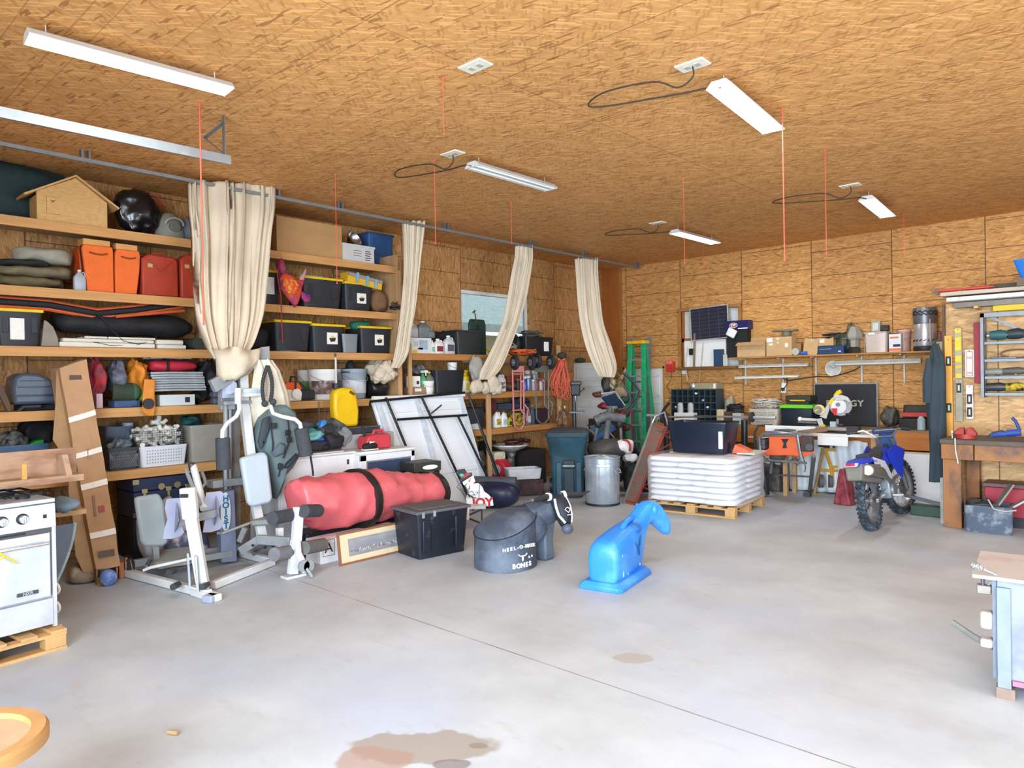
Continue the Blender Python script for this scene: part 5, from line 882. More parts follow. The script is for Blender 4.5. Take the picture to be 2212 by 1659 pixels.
# weight stack shroud and column
sh=[G(474,1066,-6.98),G(507,1058,-6.98),G(513,1214,-6.98),G(479,1216,-6.98)]
gp('stack_shroud',MB().loft([sh,[p+Vector((-.16,.03,0)) for p in sh]]),mat('#7f87a0',.4,var=.08),bevel=.012); mb=MB(); c=G(487,1106,-6.965); ex=(sh[1]-sh[0]).normalized(); mb.loft([[c+ex*.085*math.cos(a)*.6+Vector((0,0,.20*math.sin(a)))+Vector((d,0,0)) for a in [2*PI*k/24 for k in range(24)]] for d in(0,.008)]); ov=gp('logo_oval',mb,mat('#d5e6ee',.4,var=0))
for k,ch in enumerate('HOIST'):
    tx=text('lettering',ch,.085,mat('#2a6a9a',.5,var=0),t,(0,0,0),(0,0,0),.003,.002); p=c+Vector((.010,0,.135-.068*k)); I=Matrix.Translation(t.location).inverted(); tx.location=I@p; tx.rotation_euler=(PI/2,0,PI/2-.1)
for (x,X) in((487,-7.15),(496,-7.2)): gp('guide_rod',MB().tube([G(x,870,X),G(x,1060,X)],.022,10),GG)
gp('rear_column',MB().bar(G(504,790,-7.28),G(507,1214,-7.28),.10,.08,up=(1,0,0)),mat('#8a8580',.5,.2,var=.15)); gp('stack_column',MB().bar(G(490,805,-7.2),G(490,885,-7.2),.16,.08,up=(1,0,0)),GG,bevel=.008)
gp('pulley_cover',MB().cyl(G(493,835,-7.1),G(493,835,-7.02),.085,n=20).box(G(493,843,-7.07),(.08,.16,.16)),mat('#a5adc0',.45),bevel=.006); gp('mid_plate',MB().bar(G(478,871,-7.1),G(538,868,-7.1),.12,.035),GG); gp('weight_cap',MB().box(G(478,1043,-7.2)+Vector((0,.05,0)),(.16,.34,.08)),GG,bevel=.01)
gp('top_beam',MB().bar(G(458,835,-7.0),G(574,770,-7.1),.06,.13),mat('#9da2a6',.4,.2,var=.1),bevel=.006); e=G(574,770,-7.05); gp('end_plate',MB().loft([[G(x,y,-7.04) for x,y in((563,750),(582,748),(583,780),(571,792),(562,775))],[G(x,y,-7.10) for x,y in((563,750),(582,748),(583,780),(571,792),(562,775))]]),GG); gp('carabiner',MB().tube([G(560,766,-7.0),G(561,786,-7.0),G(557,789,-7.0)],.006,6).tube([G(578,775,-7.0),G(579,790,-7.0),G(573,788,-7.0)],.006,6),CHR)
gp('main_upright',MB().bar(G(524,790,-7.1),G(527,880,-7.08),.09,.07,up=(1,0,0)),GW,bevel=.005); gp('main_upright',MB().bar(G(528,878,-7.08),G(541,985,-6.95),.09,.07,up=(1,0,0)),GW,bevel=.005); gp('main_upright',MB().bar(G(551,1085,-6.88),G(569,1172,-6.75),.09,.06,up=(1,0,0)),GW,bevel=.005)
padq('back_pad',[(521,990),(572,976),(580,984),(591,1076),(584,1088),(546,1096),(537,1088)],[-6.78,-6.78,-6.78,-6.7,-6.7,-6.7,-6.7],.08,PAD2)
gp('arm_beam',MB().bar(G(508,850,-6.98),G(572,846,-6.98),.06,.085),GW,bevel=.006); gp('arm_post',MB().tube([G(514,838,-6.9),G(514,872,-6.9)],.034,12),GW); gp('brand_plate',MB().box(G(546,845,-6.94),(.012,.22,.03)),mat('#b9cfe0',.4),bevel=.002)
gp('fly_arm',MB().tube([G(515,862,-6.88),G(517,885,-6.86),G(510,900,-6.84),G(490,915,-6.80),G(481,930,-6.78),G(480,952,-6.78)],.022,10),GW); gp('foam_grip',MB().cyl(G(481,946,-6.78),G(483,1014,-6.78),.068,n=18),FOAM)
gp('fly_arm',MB().tube([G(584,876,-6.75),G(590,893,-6.72),G(610,900,-6.65),G(638,906,-6.55),G(648,915,-6.52),G(651,930,-6.52)],.022,10),GW); gp('foam_grip',MB().cyl(G(650,925,-6.52),G(661,984,-6.52),.072,n=18),FOAM)
mb=MB()
for s in(-1,1):
    P=[]; 
    for k in range(26): u=k/25; P.append(G(578,790,-6.9).lerp(G(577+s*7,868,-6.86),u)+Vector((0,s*.035*math.sin(PI*u),0)))
    mb.tube(P,[.018+.004*(k%2) for k in range(26)],8)
gp('triceps_rope',mb,mat('#3b3b3d',.8,var=.4,sc=60)); gp('rope_knob',MB().ball(G(590,868,-6.84),.035,12),FOAM); gp('rope_knob',MB().ball(G(572,872,-6.84),.035,12),FOAM)
gp('pull_cable',MB().tube([G(482,1014,-6.78),G(483,1060,-6.9)],.004,5),DSTEEL)
# seat, leg developer
gp('seat_pad',MB().loft([[G(x,y,X) for x,y,X in((541,1138,-6.75),(560,1125,-6.95),(628,1112,-6.85),(628,1132,-6.55))],[G(x,y,X)+Vector((0,0,.06)) for x,y,X in((541,1138,-6.75),(560,1125,-6.95),(628,1112,-6.85),(628,1132,-6.55))]]),mat('#868c87',.6,var=.1),bevel=.02)
gp('seat_rail',MB().tube([G(470,1152,-6.9),G(480,1152,-6.85),G(545,1128,-6.8)],.014,8),GG); gp('seat_post',MB().bar(G(604,1140,-6.6),G(604,1180,-6.6),.06,.05,up=(1,0,0)),GW); gp('lower_arm',MB().bar(G(520,1190,-6.75),G(560,1165,-6.6),.05,.08),GG); gp('lower_arm',MB().bar(G(556,1165,-6.6),G(628,1170,-6.25),.05,.09),GG,bevel=.006)
gp('pivot_bracket',MB().bar(G(548,1195,-6.7),G(590,1180,-6.55),.08,.04),DSTEEL); gp('rear_strut',MB().bar(G(518,1170,-6.85),G(530,1140,-6.8),.04,.05),GG); 
for (x,y) in((545,1178),(560,1172),(572,1182),(552,1190),(590,1172),(612,1172)): c=G(x,y,-6.5 if x>580 else -6.58); gp('bolt',MB().cyl(c,c+Vector((.02,0,0)),.012,n=8),INK)
gp('leg_upright',MB().bar(G(645,1095,-6.05),G(640,1170,-6.05),.09,.06,up=(1,0,0)),GW,bevel=.006); gp('leg_upright',MB().bar(G(639,1165,-6.05),G(632,1240,-6.03),.09,.06,up=(1,0,0)),GW,bevel=.006); gp('swing_lever',MB().tube([G(643,1168,-5.98),G(645,1195,-5.96),G(655,1215,-5.95),G(659,1236,-5.94)],.03,8,sq=.6),GW); gp('floor_plate',MB().box((fl(634,1243,.01)),(.12,.2,.02)),GW)
for (x,y) in((654,1222),(664,1222)): c=G(x,y,-5.93); gp('pulley',MB().cyl(c,c+Vector((.03,0,0)),.055,n=18),GG)
gp('pulley_hook',MB().tube([G(662,1228,-5.9),G(668,1236,-5.88),G(674,1246,-5.87)],.014,8),GG)
for a,b_,r,m in(((588,1120),(632,1112),.062,FOAM),((656,1104),(688,1103),.062,FOAM),((592,1198),(640,1190),.064,mat('#77777a',.85)),((657,1184),(698,1176),.064,mat('#6b6864',.85))): A=G(*a,-5.98); B=G(*b_,-6.12); gp('foam_roller',MB().cyl(A,B,r,n=18),m)
gp('roller_bar',MB().cyl(G(640,1190,-6.0),G(657,1186,-6.05),.018),GG)
# ---------------- backpack on the machine
t=thing('hiking_backpack','large teal grey hiking backpack hung on the exercise machine','backpack',tuple(G(600,970,-7.0))); BP=mat('#66787a',.75,var=.12,sc=5,bump=.2); BPD=mat('#3a4448',.7)
def shape(nm,pts,X,th,m,cr=0,puff=.35):
    a=[G(x,y,X) for x,y in pts]; c=sum(a,Vector())/len(a); mb=MB().loft([[p+(c-p)*puff-Vector((th,0,0)) for p in a],[p-Vector((th*.45,0,0)) for p in a],[p+Vector((th*.45,0,0)) for p in a],[p+(c-p)*puff+Vector((th,0,0)) for p in a]])
    if cr: crumple(mb,cr,9,3)
    return mesh(nm,mb,m,t,W=True,ang=75,bevel=.01)
shape('pack_body',[(560,905),(575,885),(600,876),(628,888),(641,930),(640,980),(622,1010),(604,1030),(598,1062),(588,1078),(582,1050),(560,985),(549,960),(550,930)],-7.02,.20,BP,.01)
shape('lid_pocket',[(590,878),(612,874),(634,892),(640,915),(606,905),(586,892)],-6.93,.10,BP); shape('mesh_pocket',[(583,975),(600,955),(612,958),(608,980),(590,988)],-6.85,.08,mat('#5d6a74',.8)); shape('shoulder_pad',[(567,905),(582,898),(585,915),(570,960),(562,972),(557,955)],-6.85,.03,BPD); shape('hip_belt',[(616,1000),(638,978),(645,985),(628,1002),(618,1012),(611,1010)],-6.83,.05,BLK)
for P in([(582,900),(590,960),(588,975)],[(622,905),(626,950),(612,990)],[(601,1030),(606,1010),(604,1000)]): mesh('strap',MB().tube([G(x,y,-6.80) for x,y in P],.009,6,sq=.4),BLK,t,W=True)
for (x,y) in((592,920),(622,935),(625,950),(606,1008)): mesh('buckle',MB().box(G(x,y,-6.79),(.03,.05,.06)),BLK,t,W=True,bevel=.004)
mesh('hanging_strap',MB().tube([G(670,980,-6.75),G(673,1000,-6.75),G(676,1020,-6.75),G(676,1028,-6.75)],.013,6,sq=.3),BLK,t,W=True)
mesh('haul_loop',MB().tube([G(592,878,-7.0),G(588,866,-7.02),G(582,858,-7.05)],.01,6),BLK,t,W=True)
# ---------------- tall leaning carton, range, barrel and floor things at the left
t=thing('tall_carton','very tall torn cardboard box leaning on the shelving, white tape bands','cardboard box',tuple(fl(215,1262))); X0=-7.22
fb=[fl(208,1232),fl(262,1222)]; A0=xp(208,1232,-7.24); A1=xp(262,1222,-7.20); B0_=xp(128,795,-7.74); B1_=xp(186,776,-7.74); bk=Vector((-.22,-.02,0))
def lerpq(u,v,off=0): a=A0.lerp(A1,v); b_=B0_.lerp(B1_,v); return a.lerp(b_,u)+Vector((off,-off*.1,0))
mb=MB(); R=[]
for k in range(13):
    u=k/12; R.append([lerpq(u,0),lerpq(u,.5,.012),lerpq(u,1),lerpq(u,1)+bk*1.0,lerpq(u,0)+bk*1.1])
zmin=min(p.z for p in R[0])
for p in R[0]: p.z=.14
mb.loft(R); crumple(mb,.012,5,2); CT=mat('#b48d68',.75,var=.14,sc=5); mesh('box_body',mb,CT,t,W=True,ang=40)
fp=[lerpq(.88,0)+bk,lerpq(.70,-.9)+bk*.5,lerpq(.45,-.75)+bk*.5,lerpq(.30,-.3)+bk*.6,lerpq(.15,-.55)+bk*.4,lerpq(.02,-.6)+bk*.4,lerpq(.02,0)+bk*.3,lerpq(.8,0)+bk*.3]
q=random.Random(2); edge=[]
pts=[(118,800),(116,880),(118,950),(140,985),(146,1010),(146,1060),(155,1120),(165,1200),(178,1235),(206,1238),(196,1150),(180,1060),(166,980),(150,880),(128,800)]
E_=[xp(x+q.uniform(-4,4)*(i<9),y,-7.74+(y-795)/440*.48-.05) for i,(x,y) in enumerate(pts)]; mesh('torn_flap',crumple(MB().loft([E_,[p+Vector((-.012,0,0)) for p in E_]]),.008,14,5),mat('#a58560',.8,var=.15),t,W=True)
for u,h_ in((.735,.021),(.555,.02),(.40,.022),(.165,.022),): mesh('white_tape',MB().loft([[lerpq(u+s,v,.012+.012*(abs(v-.5)<.3)) for v in(-.01,.5,1.01)]+[lerpq(u+s,v,-.004) for v in(1.01,.5,-.01)] for s in(-h_/1.6,h_/1.6)]),mat('#e9e5dc',.35,var=.05),t,W=True,smooth=False)
for u,v,w_,h_,m in((.93,.5,.10,.022,mat('#5b4a3c',.6)),(.55,.5,.03,.05,mat('#9b7c60',.6)),(.30,.35,.02,.1,mat('#8a6a52',.6)),(.28,.6,.05,.03,mat('#a8504a',.6)),(.07,.5,.13,.03,mat('#5f4c44',.6))):
    c=lerpq(u,v,.02); mesh('print',MB().box(c,(.004,w_,h_*2),(0,-.22,0)),m,t,W=True)
# floor things around its foot
def fbox(nm,label,cat,x0,x1,bot,top_,d,m,rz=PI/2-.15,**k):
    f=FS(x0,x1,bot,top_,rz); w,h=f['w'],f['h']; return single(nm,MB().bb(-w/2,w/2,0,d,0,h),m,label,cat,f['loc'],f['rz'],bevel=.006,**k)
f=FS(212,252,1262,1230,PI/2-.2); w,h=f['w'],f['h']; t=TH('damp_carton','low torn cardboard carton around a blue bag under the tall box','cardboard box',f); mesh('box_body',MB().bb(-w*.5,w*.5,0,.012,0,h*.5).bb(-w/2,-w/2+.01,.0,.3,0,h).bb(w/2-.01,w/2,0,.3,0,h).bb(-w/2,w/2,.2,.3,0,h),mat('#a58560',.8,var=.15),t)
p=f['loc']; single('blue_bag',crumple(MB().ball((0,0,.075),(.05,.075,.075),14),.008,12),mat('#5f80c4',.3,c2='#b9c8e6',thr=.6,sc=9),'small blue plastic bag at the foot of the tall carton','bag',(p[0]+.06,p[1]-.01,0.0),0,ang=80)
fbox('brick_board','short orange timber offcut standing right of the blue bag','board',258,268,1250,1215,.05,mat('#b8774c',.7)); fbox('timber_offcut','second timber offcut standing beside the open black slot','board',271,277,1248,1205,.04,mat('#b06a40',.7))
f=FS(276,292,1248,1205,PI/2-.2); w,h=f['w'],f['h']; t=TH('black_book_box','dark opened sleeve box standing at the end of the row by the tall carton','box',f); mesh('sleeve_body',MB().prism([(-w/2,0),(w/2,.0),(w*.4,h*.8),(0,h),(-w/2,h*.9)],0,.2,1),mat('#23211f',.7),t); mesh('sleeve_edge',MB().bar((w*.3,-.004,0),(-w*.1,-.004,h*.9),.008,.02),mat('#8c8477',.6),t)
f=FS(148,212,1262,1222,PI/2-.3); w,h=f['w'],f['h']; single('rag_sack',crumple(MB().ball((0,.1,h*.5),(w*.5,.14,h*.5),20,sqr=.8),.015,9),mat('#a39280',.8,c2='#c9c2ba',thr=.58,sc=12),'beige printed rag sack on the floor behind the pallet','sack',(f['loc'][0],f['loc'][1],0.0),f['rz'],ang=80)
SB=mat('#c9c2c0',.5,c2='#9a6470',thr=.62,sc=9)
for k,(x0,x1,b_,tp,m,lb) in enumerate([(262,330,1190,1085,mat('#c5bebb',.5,c2='#4a68a8',thr=.58,sc=3.2),'upper white feed bag with blue stripe beside the leaning carton'),(285,345,1215,1150,mat('#3c4258',.5,c2='#c3b9c0',thr=.55,sc=6),'lower crumpled dark blue and white bag under the feed bag')]):
    f=FS(x0,x1,b_,tp,PI/2-.2); h=f['h']; p=Vector((-7.62+.0*k,f['loc'][1],0.0)); mb=MB().ball((0,.0,.30 if k==0 else .16),(.26,.16,.30 if k==0 else .16),20,wob=.05,seed=k,sqr=.75); crumple(mb,.025,7,k); z0=min(v.z for v in mb.v); [setattr(v,'z',v.z-z0) for v in mb.v]
    single('feed_bag',mb,m,lb,'bag',tuple(p+Vector((-.0 if k==0 else .27,.0 if k==0 else .22,.0))),PI/2,'feed bags under the fifth shelf',ang=80)
# stainless range on a pallet
rc=Vector((-5.62,1.58,.0)); SSM=mat('#d6dbe2',.33,.45,var=.06,sc=2.5,c2='#c0c8d4',thr=.55); SSD=mat('#8f969e',.35,.8)
t=thing('kitchen_range','stainless gas range with knobs, open shipping pallet underneath','range',(-5.70,1.10,.145),PI/2+.12)
# local: x right (world +y), y back; right front corner at x=.38
mesh('range_body',MB().bb(-.38,.38,.03,.68,.06,.88),SSM,t,bevel=.004); mesh('side_trim',MB().bb(.36,.385,.0,.03,.0,.80),SSM,t); mesh('control_panel',MB().prism([(-.012,.70),(.0,.865),(.05,.87),(.05,.70)],-.385,.385,0),SSM,t,bevel=.004)
for k,x in enumerate((-.3,-.18,-.06,.06,.18)): 
    kn=mesh('control_knob',MB().cyl((x,-.05,.785),(x,-.008,.785),.028,n=20).box((x,-.055,.785),(.012,.014,.05)),CHR,t,bevel=.003); mesh('knob_bezel',MB().cyl((x,-.012,.785),(x,-.005,.785),.038,n=20),BLK,kn)
mesh('panel_switch',MB().bb(.305,.325,-.016,-.008,.77,.795),INK,t)
d=mesh('oven_door',MB().bb(-.37,.345,-.012,.025,.22,.665),SSM,t,bevel=.006); mesh('door_handle',MB().cyl((-.33,-.05,.60),(.32,-.05,.60),.012,n=12).cyl((-.31,-.05,.60),(-.31,-.01,.60),.009).cyl((.30,-.05,.60),(.30,-.01,.60),.009),CHR,d); mesh('door_window',MB().bb(-.30,.02,-.015,-.011,.32,.52),mat('#2b3040',.15),d); mesh('badge',MB().box((.20,-.016,.275),(.13,.006,.026)),mat('#55585e',.3,.5),d,bevel=.003)
mesh('lower_drawer',MB().bb(-.37,.36,-.006,.025,.02,.205),SSM,t,bevel=.004); mesh('upper_gap',MB().bb(-.37,.36,.0,.02,.667,.698),DSTEEL,t); mesh('vent_slot',MB().bb(-.2,.2,-.001,.02,.675,.69),INK,t)
tx=text('lettering','NXR',.03,CHR,t,(.20,-.0205,.275),(PI/2,0,0),.001,.001)
mesh('cooktop',MB().bb(-.385,.385,.0,.69,.872,.90).bb(-.385,.385,.64,.69,.90,.96),SSM,t,bevel=.004)
for i in range(3):
    gx=-.25+.25*i; mb=MB()
    for k in range(3): mb.bar((gx-.11,.12+.2*k,.93),(gx+.11,.12+.2*k,.93),.012,.012)
    mb.bar((gx-.11,.05,.93),(gx-.11,.6,.93),.012,.012).bar((gx+.11,.05,.93),(gx+.11,.6,.93),.012,.012).bar((gx,.05,.935),(gx,.6,.935),.012,.012); mesh('pan_grate',mb,mat('#232326',.5,.3),t)
    for y in(.18,.45): mesh('burner',MB().cyl((gx,y,.90),(gx,y,.918),.045,n=16),BLK,t)
mesh('twine',MB().tube([(.02,-.05,.60),(.05,-.06,.56),(.0,-.06,.54)],.006,6).tube([(.02,-.06,.60),(.1,-.06,.53),(.13,-.05,.50)],.006,6).tube([(.0,-.06,.60),(-.08,-.05,.50),(-.12,-.04,.42)],.006,6),mat('#d9c83a',.6),t)
def pallet(nm,label,loc,rz,L,W_,m,nb=6,h=.14):
    t=thing(nm,label,'pallet',loc,rz)
    for k in range(nb): x=-L/2+.05+(L-.1)*k/(nb-1); mesh('deck_board',MB().box((x,W_/2,h-.01),(.10,W_,.02)),m,t,bevel=.002)
    for y in(.05,W_/2,W_-.05):
        mesh('bottom_board',MB().box((0,y,.01),(L,.10,.02)),m,t)
        for x in(-L/2+.07,0,L/2-.07): mesh('block',MB().box((x,y,.02+(h-.06)/2),(.13,.1,h-.062)),m,t,bevel=.002)
        mesh('stringer',MB().box((0,y,h-.031),(L,.09,.02)),m,t)
    return t
PW=mat('#c9a06a',.7,var=.2,sc=5)
pallet('wooden_pallet','raw pine pallet carrying the stainless range at the left edge',(-5.60,1.02,0),PI/2+.12,1.0,.8,PW)
# wooden riser board with blocks lying on the range
t=thing('wooden_trough','weathered plank shelf with a backboard resting on the range top','plank shelf',(-6.0,1.25,1.115),PI/2+.1); OWD=mat('#a98a70',.75,var=.25,sc=4,stretch=(1,4,4),c2='#8f6a52',thr=.55)
mesh('base_board',MB().bb(-.5,.50,-.02,.16,0,.05),OWD,t,bevel=.003); mesh('back_board',MB().bb(-.5,.52,.16,.185,0,.24),OWD,t,bevel=.003); mesh('upright_block',MB().prism([(-.02,.05),(.16,.05),(.16,.2),(.06,.2)],.38,.42,0),OWD,t); mesh('wedge',MB().prism([(0,.05),(.03,.05),(.02,.16),(.005,.16)],.10,.13,0),mat('#d09a50',.6),t)
f=FS(0,1,1400,1100); t=thing('side_table','narrow board ledge jutting out right of the range','ledge',(-6.52,1.62,0),.0); mesh('table_top',MB().bb(-.35,.12,-.25,.25,.80,.84),mat('#b8926a',.7,var=.12),t,bevel=.003); mesh('leg',MB().bb(-.34,-.30,-.24,-.2,0,.80),PINE,t); mesh('leg',MB().bb(-.34,-.30,-.1,-.06,0,.80),PINE,t)
t=thing('pool_liner_panel','round slate blue panel with a white rim standing beside the range','panel',(-6.45,1.52,.012),.0); mb=MB(); P=[(-.28+.0,.0)]; arc=[(-.25,.72),(.26,.72)]+[(.26-.02*0+.02*math.cos(a)-.5*(1-math.cos(a*.9))*.5,.72-.70*(k/8)) for k,a in enumerate([PI/2*j/8 for j in range(1,9)])]+[(-.25,.02)]
mesh('panel_face',MB().prism(arc,-.0,.02,0),mat('#5c6776',.3,var=.12),t); mesh('panel_rim',MB().tube([(.012,y,z) for y,z in arc[1:-1]],.014,8),mat('#9fb4b8',.35),t); mesh('rim_bolt',MB().cyl((.02,.12,.66),(.03,.12,.66),.012),CHR,t)
t=thing('white_bracket','white perforated metal bracket lying right of the range foot','bracket',(-6.27,1.53,0),.5); 
for z in(.16,.30): mesh('plate_arm',MB().bb(-.15,.1,-.01,.01,z-.035,z+.035).cyl((.1,-.01,z),(.1,.01,z),.05,n=16),WHT,t); mesh('plate_hole',MB().cyl((.1,-.013,z),(.1,-.010,z),.02,n=12).cyl((-.02,-.013,z),(-.02,-.010,z),.01),DSTEEL,t)
mesh('foot',MB().bb(-.12,.12,-.04,.04,0,.02).bb(-.02,.02,-.01,.01,.02,.3),WHT,t)
single('blue_cloth',crumple(MB().ball((0,0,.05),(.16,.10,.05),18,wob=.08,seed=3),.02,9),mat('#7f97a6',.8),'pale blue cloth lying on the ledge beside the range','cloth',(-6.42,1.70,.845),.3,ang=80)
single('blue_barrel',MB().lathe([(.18,0),(.2,.02),(.2,.7),(.17,.74),(.02,.75)],22),mat('#1f4f6e',.5),'dark blue drum in the gap behind the board ledge','drum',(-7.2,1.55,0))
# round wooden table edge at the lower left
c=fl(-60,1640,.42); t=thing('wooden_spool_table','round wooden table top with a raised rim, cropped at the lower left','table',(c.x-.13,c.y+.0,0)); RW=mat('#b98d58',.6,var=.2,sc=4); 
cc=fl(-90,1603,.45); t.location=(cc.x,cc.y,0); r=.285
mesh('table_top',MB().cyl((0,0,.40),(0,0,.43),r,n=48),mat('#c3a382',.6,var=.1),t); mesh('rim',MB().lathe([(r-.055,.425),(r-.05,.452),(r+.0,.455),(r+.012,.44),(r+.012,.40),(r-.03,.395),(r-.055,.425)],56,cap=False),RW,t); mesh('pedestal',MB().cyl((0,0,0),(0,0,.40),.1,n=20),RW,t)
# ---------------- appliances and things on them
wx=-7.16; A=xp(600,985,wx); Bq=xp(768,976,wx); top=1.0
t=thing('washing_machine','white washing machine with clothes heaped on it, behind the red roll','washing machine',(wx,(A.y+Bq.y)/2,0),PI/2); w=(Bq.y-A.y)
WA=mat('#e4e5e6',.35,var=.04)
mesh('cabinet',MB().bb(-w/2,w/2,0,.66,0,top-.03),WA,t,bevel=.012); mesh('top_panel',MB().bb(-w/2-.004,w/2+.004,-.004,.664,top-.028,top),WA,t,bevel=.01); mesh('lid',MB().bb(-w*.38,w*.38,.05,.5,top,top+.012),WA,t,bevel=.006); mesh('front_panel',MB().bb(-w*.47,w*.47,-.01,0,.08,top-.06),WA,t,bevel=.006); mesh('badge',MB().bb(w*.37,w*.40,-.013,-.01,top-.15,top-.09),DSTEEL,t); mesh('console',MB().bb(-w*.48,w*.48,.56,.66,top,top+.165),mat('#c9cbcc',.4),t,bevel=.01)
DX=-7.05; A2=xp(777,975,DX); B2=xp(896,966,DX); t=thing('tumble_dryer','white dryer with its door open to a dark drum, beside the washing machine','dryer',(DX,(A2.y+B2.y)/2,0),PI/2); w=B2.y-A2.y
mesh('cabinet',MB().bb(-w/2,w/2,.02,.50,0,top-.05).bb(-w/2,w/2,-.0,.02,0,.35).bb(-w/2,-w/2+.10,0,.02,.35,top-.05).bb(w/2-.06,w/2,0,.02,.35,top-.05).bb(-w/2,w/2,0,.02,top-.13,top-.05),WA,t,bevel=.008); mesh('top_panel',MB().bb(-w/2-.004,w/2+.004,-.01,.51,top-.048,top-.01),WA,t,bevel=.01)
mesh('door_recess',MB().bb(-w/2+.10,w/2-.06,.012,.03,.35,top-.13),mat('#3f4c66',.25,var=.25,sc=2),t); mesh('door_edge',MB().bb(-w/2+.10,w/2-.06,.0,.014,top-.145,top-.13).bb(-w/2+.10,-w/2+.115,0,.014,.35,top-.14),mat('#8fa0ae',.3,.5),t); dc=mesh('control_console',MB().bb(-w*.48,w*.48,.40,.50,top-.01,top+.17),mat('#a9a9a6',.4,var=.1),t,bevel=.01)
for x in(-.22,.12): mesh('dial',MB().cyl((x*w,.38,top+.08),(x*w,.40,top+.08),.032,n=18),GG,dc)
# yellow jerrycan, steel box, red fuel can, black shoe
p=xp(750,918,-7.72); t=thing('black_toolbox','dark grey steel case behind the dryer console carrying the yellow jerrycan','tool case',(-7.49,xp(765,930,-7.6).y,1.174),PI/2); w=.62
mesh('case_body',MB().bb(-.32,.32,.0,.26,.0,.066),mat('#3a4048',.5,var=.15),t,bevel=.008); mesh('case_lid',MB().bb(-.33,.33,-.005,.265,.068,.086),mat('#5a5a55',.6),t,bevel=.004)
f=LS(722,776,838,1.262,-7.56); h=xp(749,838,-7.56).z-1.262; w=f['w']; t=TH('yellow_jerrycan','bright yellow jerrycan with a tall filler hose','jerrycan',f); YJ=mat('#e8bd12',.4,var=.08,c2='#d4a90c',thr=.62,sc=6)
mesh('can_body',MB().prism([(-w*.42,0),(w*.46,0),(w*.5,h*.4),(w*.44,h*.72),(w*.36,h*.92),(w*.2,h),(-w*.3,h),(-w*.48,h*.88),(-w*.5,h*.5)],0,.14,1),YJ,t,bevel=.035); mesh('grip_hole',MB().box((w*.2,-.001,h*.86),(w*.22,.012,h*.07),(0,.5,0)),mat('#6b5214',.6),t,bevel=.004); mesh('neck_cap',MB().cyl((-w*.3,.07,h*.98),(-w*.3,.07,h*1.12),.05,n=16),BLK,t); mesh('filler_hose',MB().tube([(-w*.3,.07,h*1.1),(-w*.3,.07,h*1.7),(-w*.31,.07,h*1.78)],.013,8),mat('#c9cbc8',.4),t); mesh('hose_tip',MB().cyl((-w*.31,.07,h*1.78),(-w*.31,.07,h*1.88),.012),BRN,t)
top-=.008; f=LS(793,845,930,top,-7.17); w=f['w']; h=xp(820,930,-7.22).z-top; t=TH('red_fuel_can','red plastic fuel can standing on the dryer','fuel can',f); mesh('can_body',MB().prism([(-w/2,0),(w/2,0),(w/2,h*.72),(w*.4,h*.8),(-w*.1,h*.8),(-w*.42,h*.72),(-w/2,h*.5)],0,.22,1),mat('#c8404a',.5,var=.12),t,bevel=.02); mesh('carry_handle',MB().tube([(-w*.08,.1,h*.76),(-w*.02,.1,h*.97),(w*.3,.1,h*.97),(w*.38,.1,h*.76)],.02,8),mat('#c8404a',.5),t); mesh('pour_spout',MB().tube([(-w*.4,.1,h*.7),(-w*.45,.1,h*.95),(-w*.5,.1,h*1.25)],.02,8),BLK,t)
f=LS(788,820,955,top,-7.09); w=f['w']; t=TH('black_shoe','black skate shoe with white laces in front of the red fuel can','shoe',f); mesh('shoe_upper',crumple(MB().ball((0,.05,.045),(w*.5,.05,.045),16,sqr=.9),.004,15),BLKM,t,ang=80); mesh('shoe_sole',MB().box((0,.05,.008),(w*.95,.09,.014)),WHT,t,bevel=.006); mesh('laces',MB().tube([(-.02,.03,.085),(.03,.0,.1),(.05,.04,.088),(.0,.05,.1),(.05,.07,.09)],.006,6),WHT,t)
LC='clothes and gear heaped on the washing machine'
def gear(nm,lb,x0,x1,y0_,y1_,X,d,m,seed,cr=.03,sq=.8):
    a=xp(x0,y1_,X); b_=xp(x1,y0_,X); w=b_.y-a.y; h=b_.z-a.z; mb=MB().ball((0,0,0),(d/2,w/2,h/2),26,wob=.1,seed=seed,sqr=sq); crumple(mb,cr,10,seed); return single(nm,mb,m,lb,'sports gear',(X-d/2,(a.y+b_.y)/2,max((a.z+b_.z)/2,1.03+h/2)),0,LC,sub=1,ang=80)
gear('wetsuit','black wetsuit folded at the front left of the washing machine top',664,720,950,974,-7.25,.3,mat('#2c2f36',.6),1)
gear('wetsuit','black neoprene sleeve rolled at the front right of the washing machine top',706,752,940,978,-7.22,.25,mat('#26282d',.6),2,.04)
gear('wetsuit','grey and black wetsuit heaped behind the front garments',700,755,905,955,-7.45,.3,mat('#60666c',.6,c2='#2b2f34',thr=.5,sc=8),3,.05)
gear('beach_towel','turquoise towel across the heap on the washing machine',663,712,932,958,-7.35,.3,mat('#7fc9cf',.8),4,.02)
gear('beach_towel','teal towel peeking at the top left of the heap',664,690,925,940,-7.45,.2,mat('#3f8f88',.8),5,.02)
gear('swim_fin','bright blue swim fin standing out of the heap',692,712,908,936,-7.5,.12,mat('#3f8fe0',.4,var=.1),6,.01)
gear('blue_shirt','royal blue shirt below the turquoise towel',684,718,944,962,-7.3,.25,mat('#2d5cc0',.7),7,.02)
gear('clear_bag','clear plastic bag slumped at the right of the heap',735,764,932,975,-7.4,.2,mat('#9aa3a8',.25,alpha=.75),8,.04)
gear('dark_blanket','dark red and grey blanket at the back of the heap',640,700,905,940,-7.62,.3,mat('#4c3a42',.8,c2='#5a6468',thr=.5,sc=5),9,.03)
gear('mesh_sack','black mesh sack under the foam grip on the washing machine',640,675,955,985,-7.3,.2,BLKM,10)
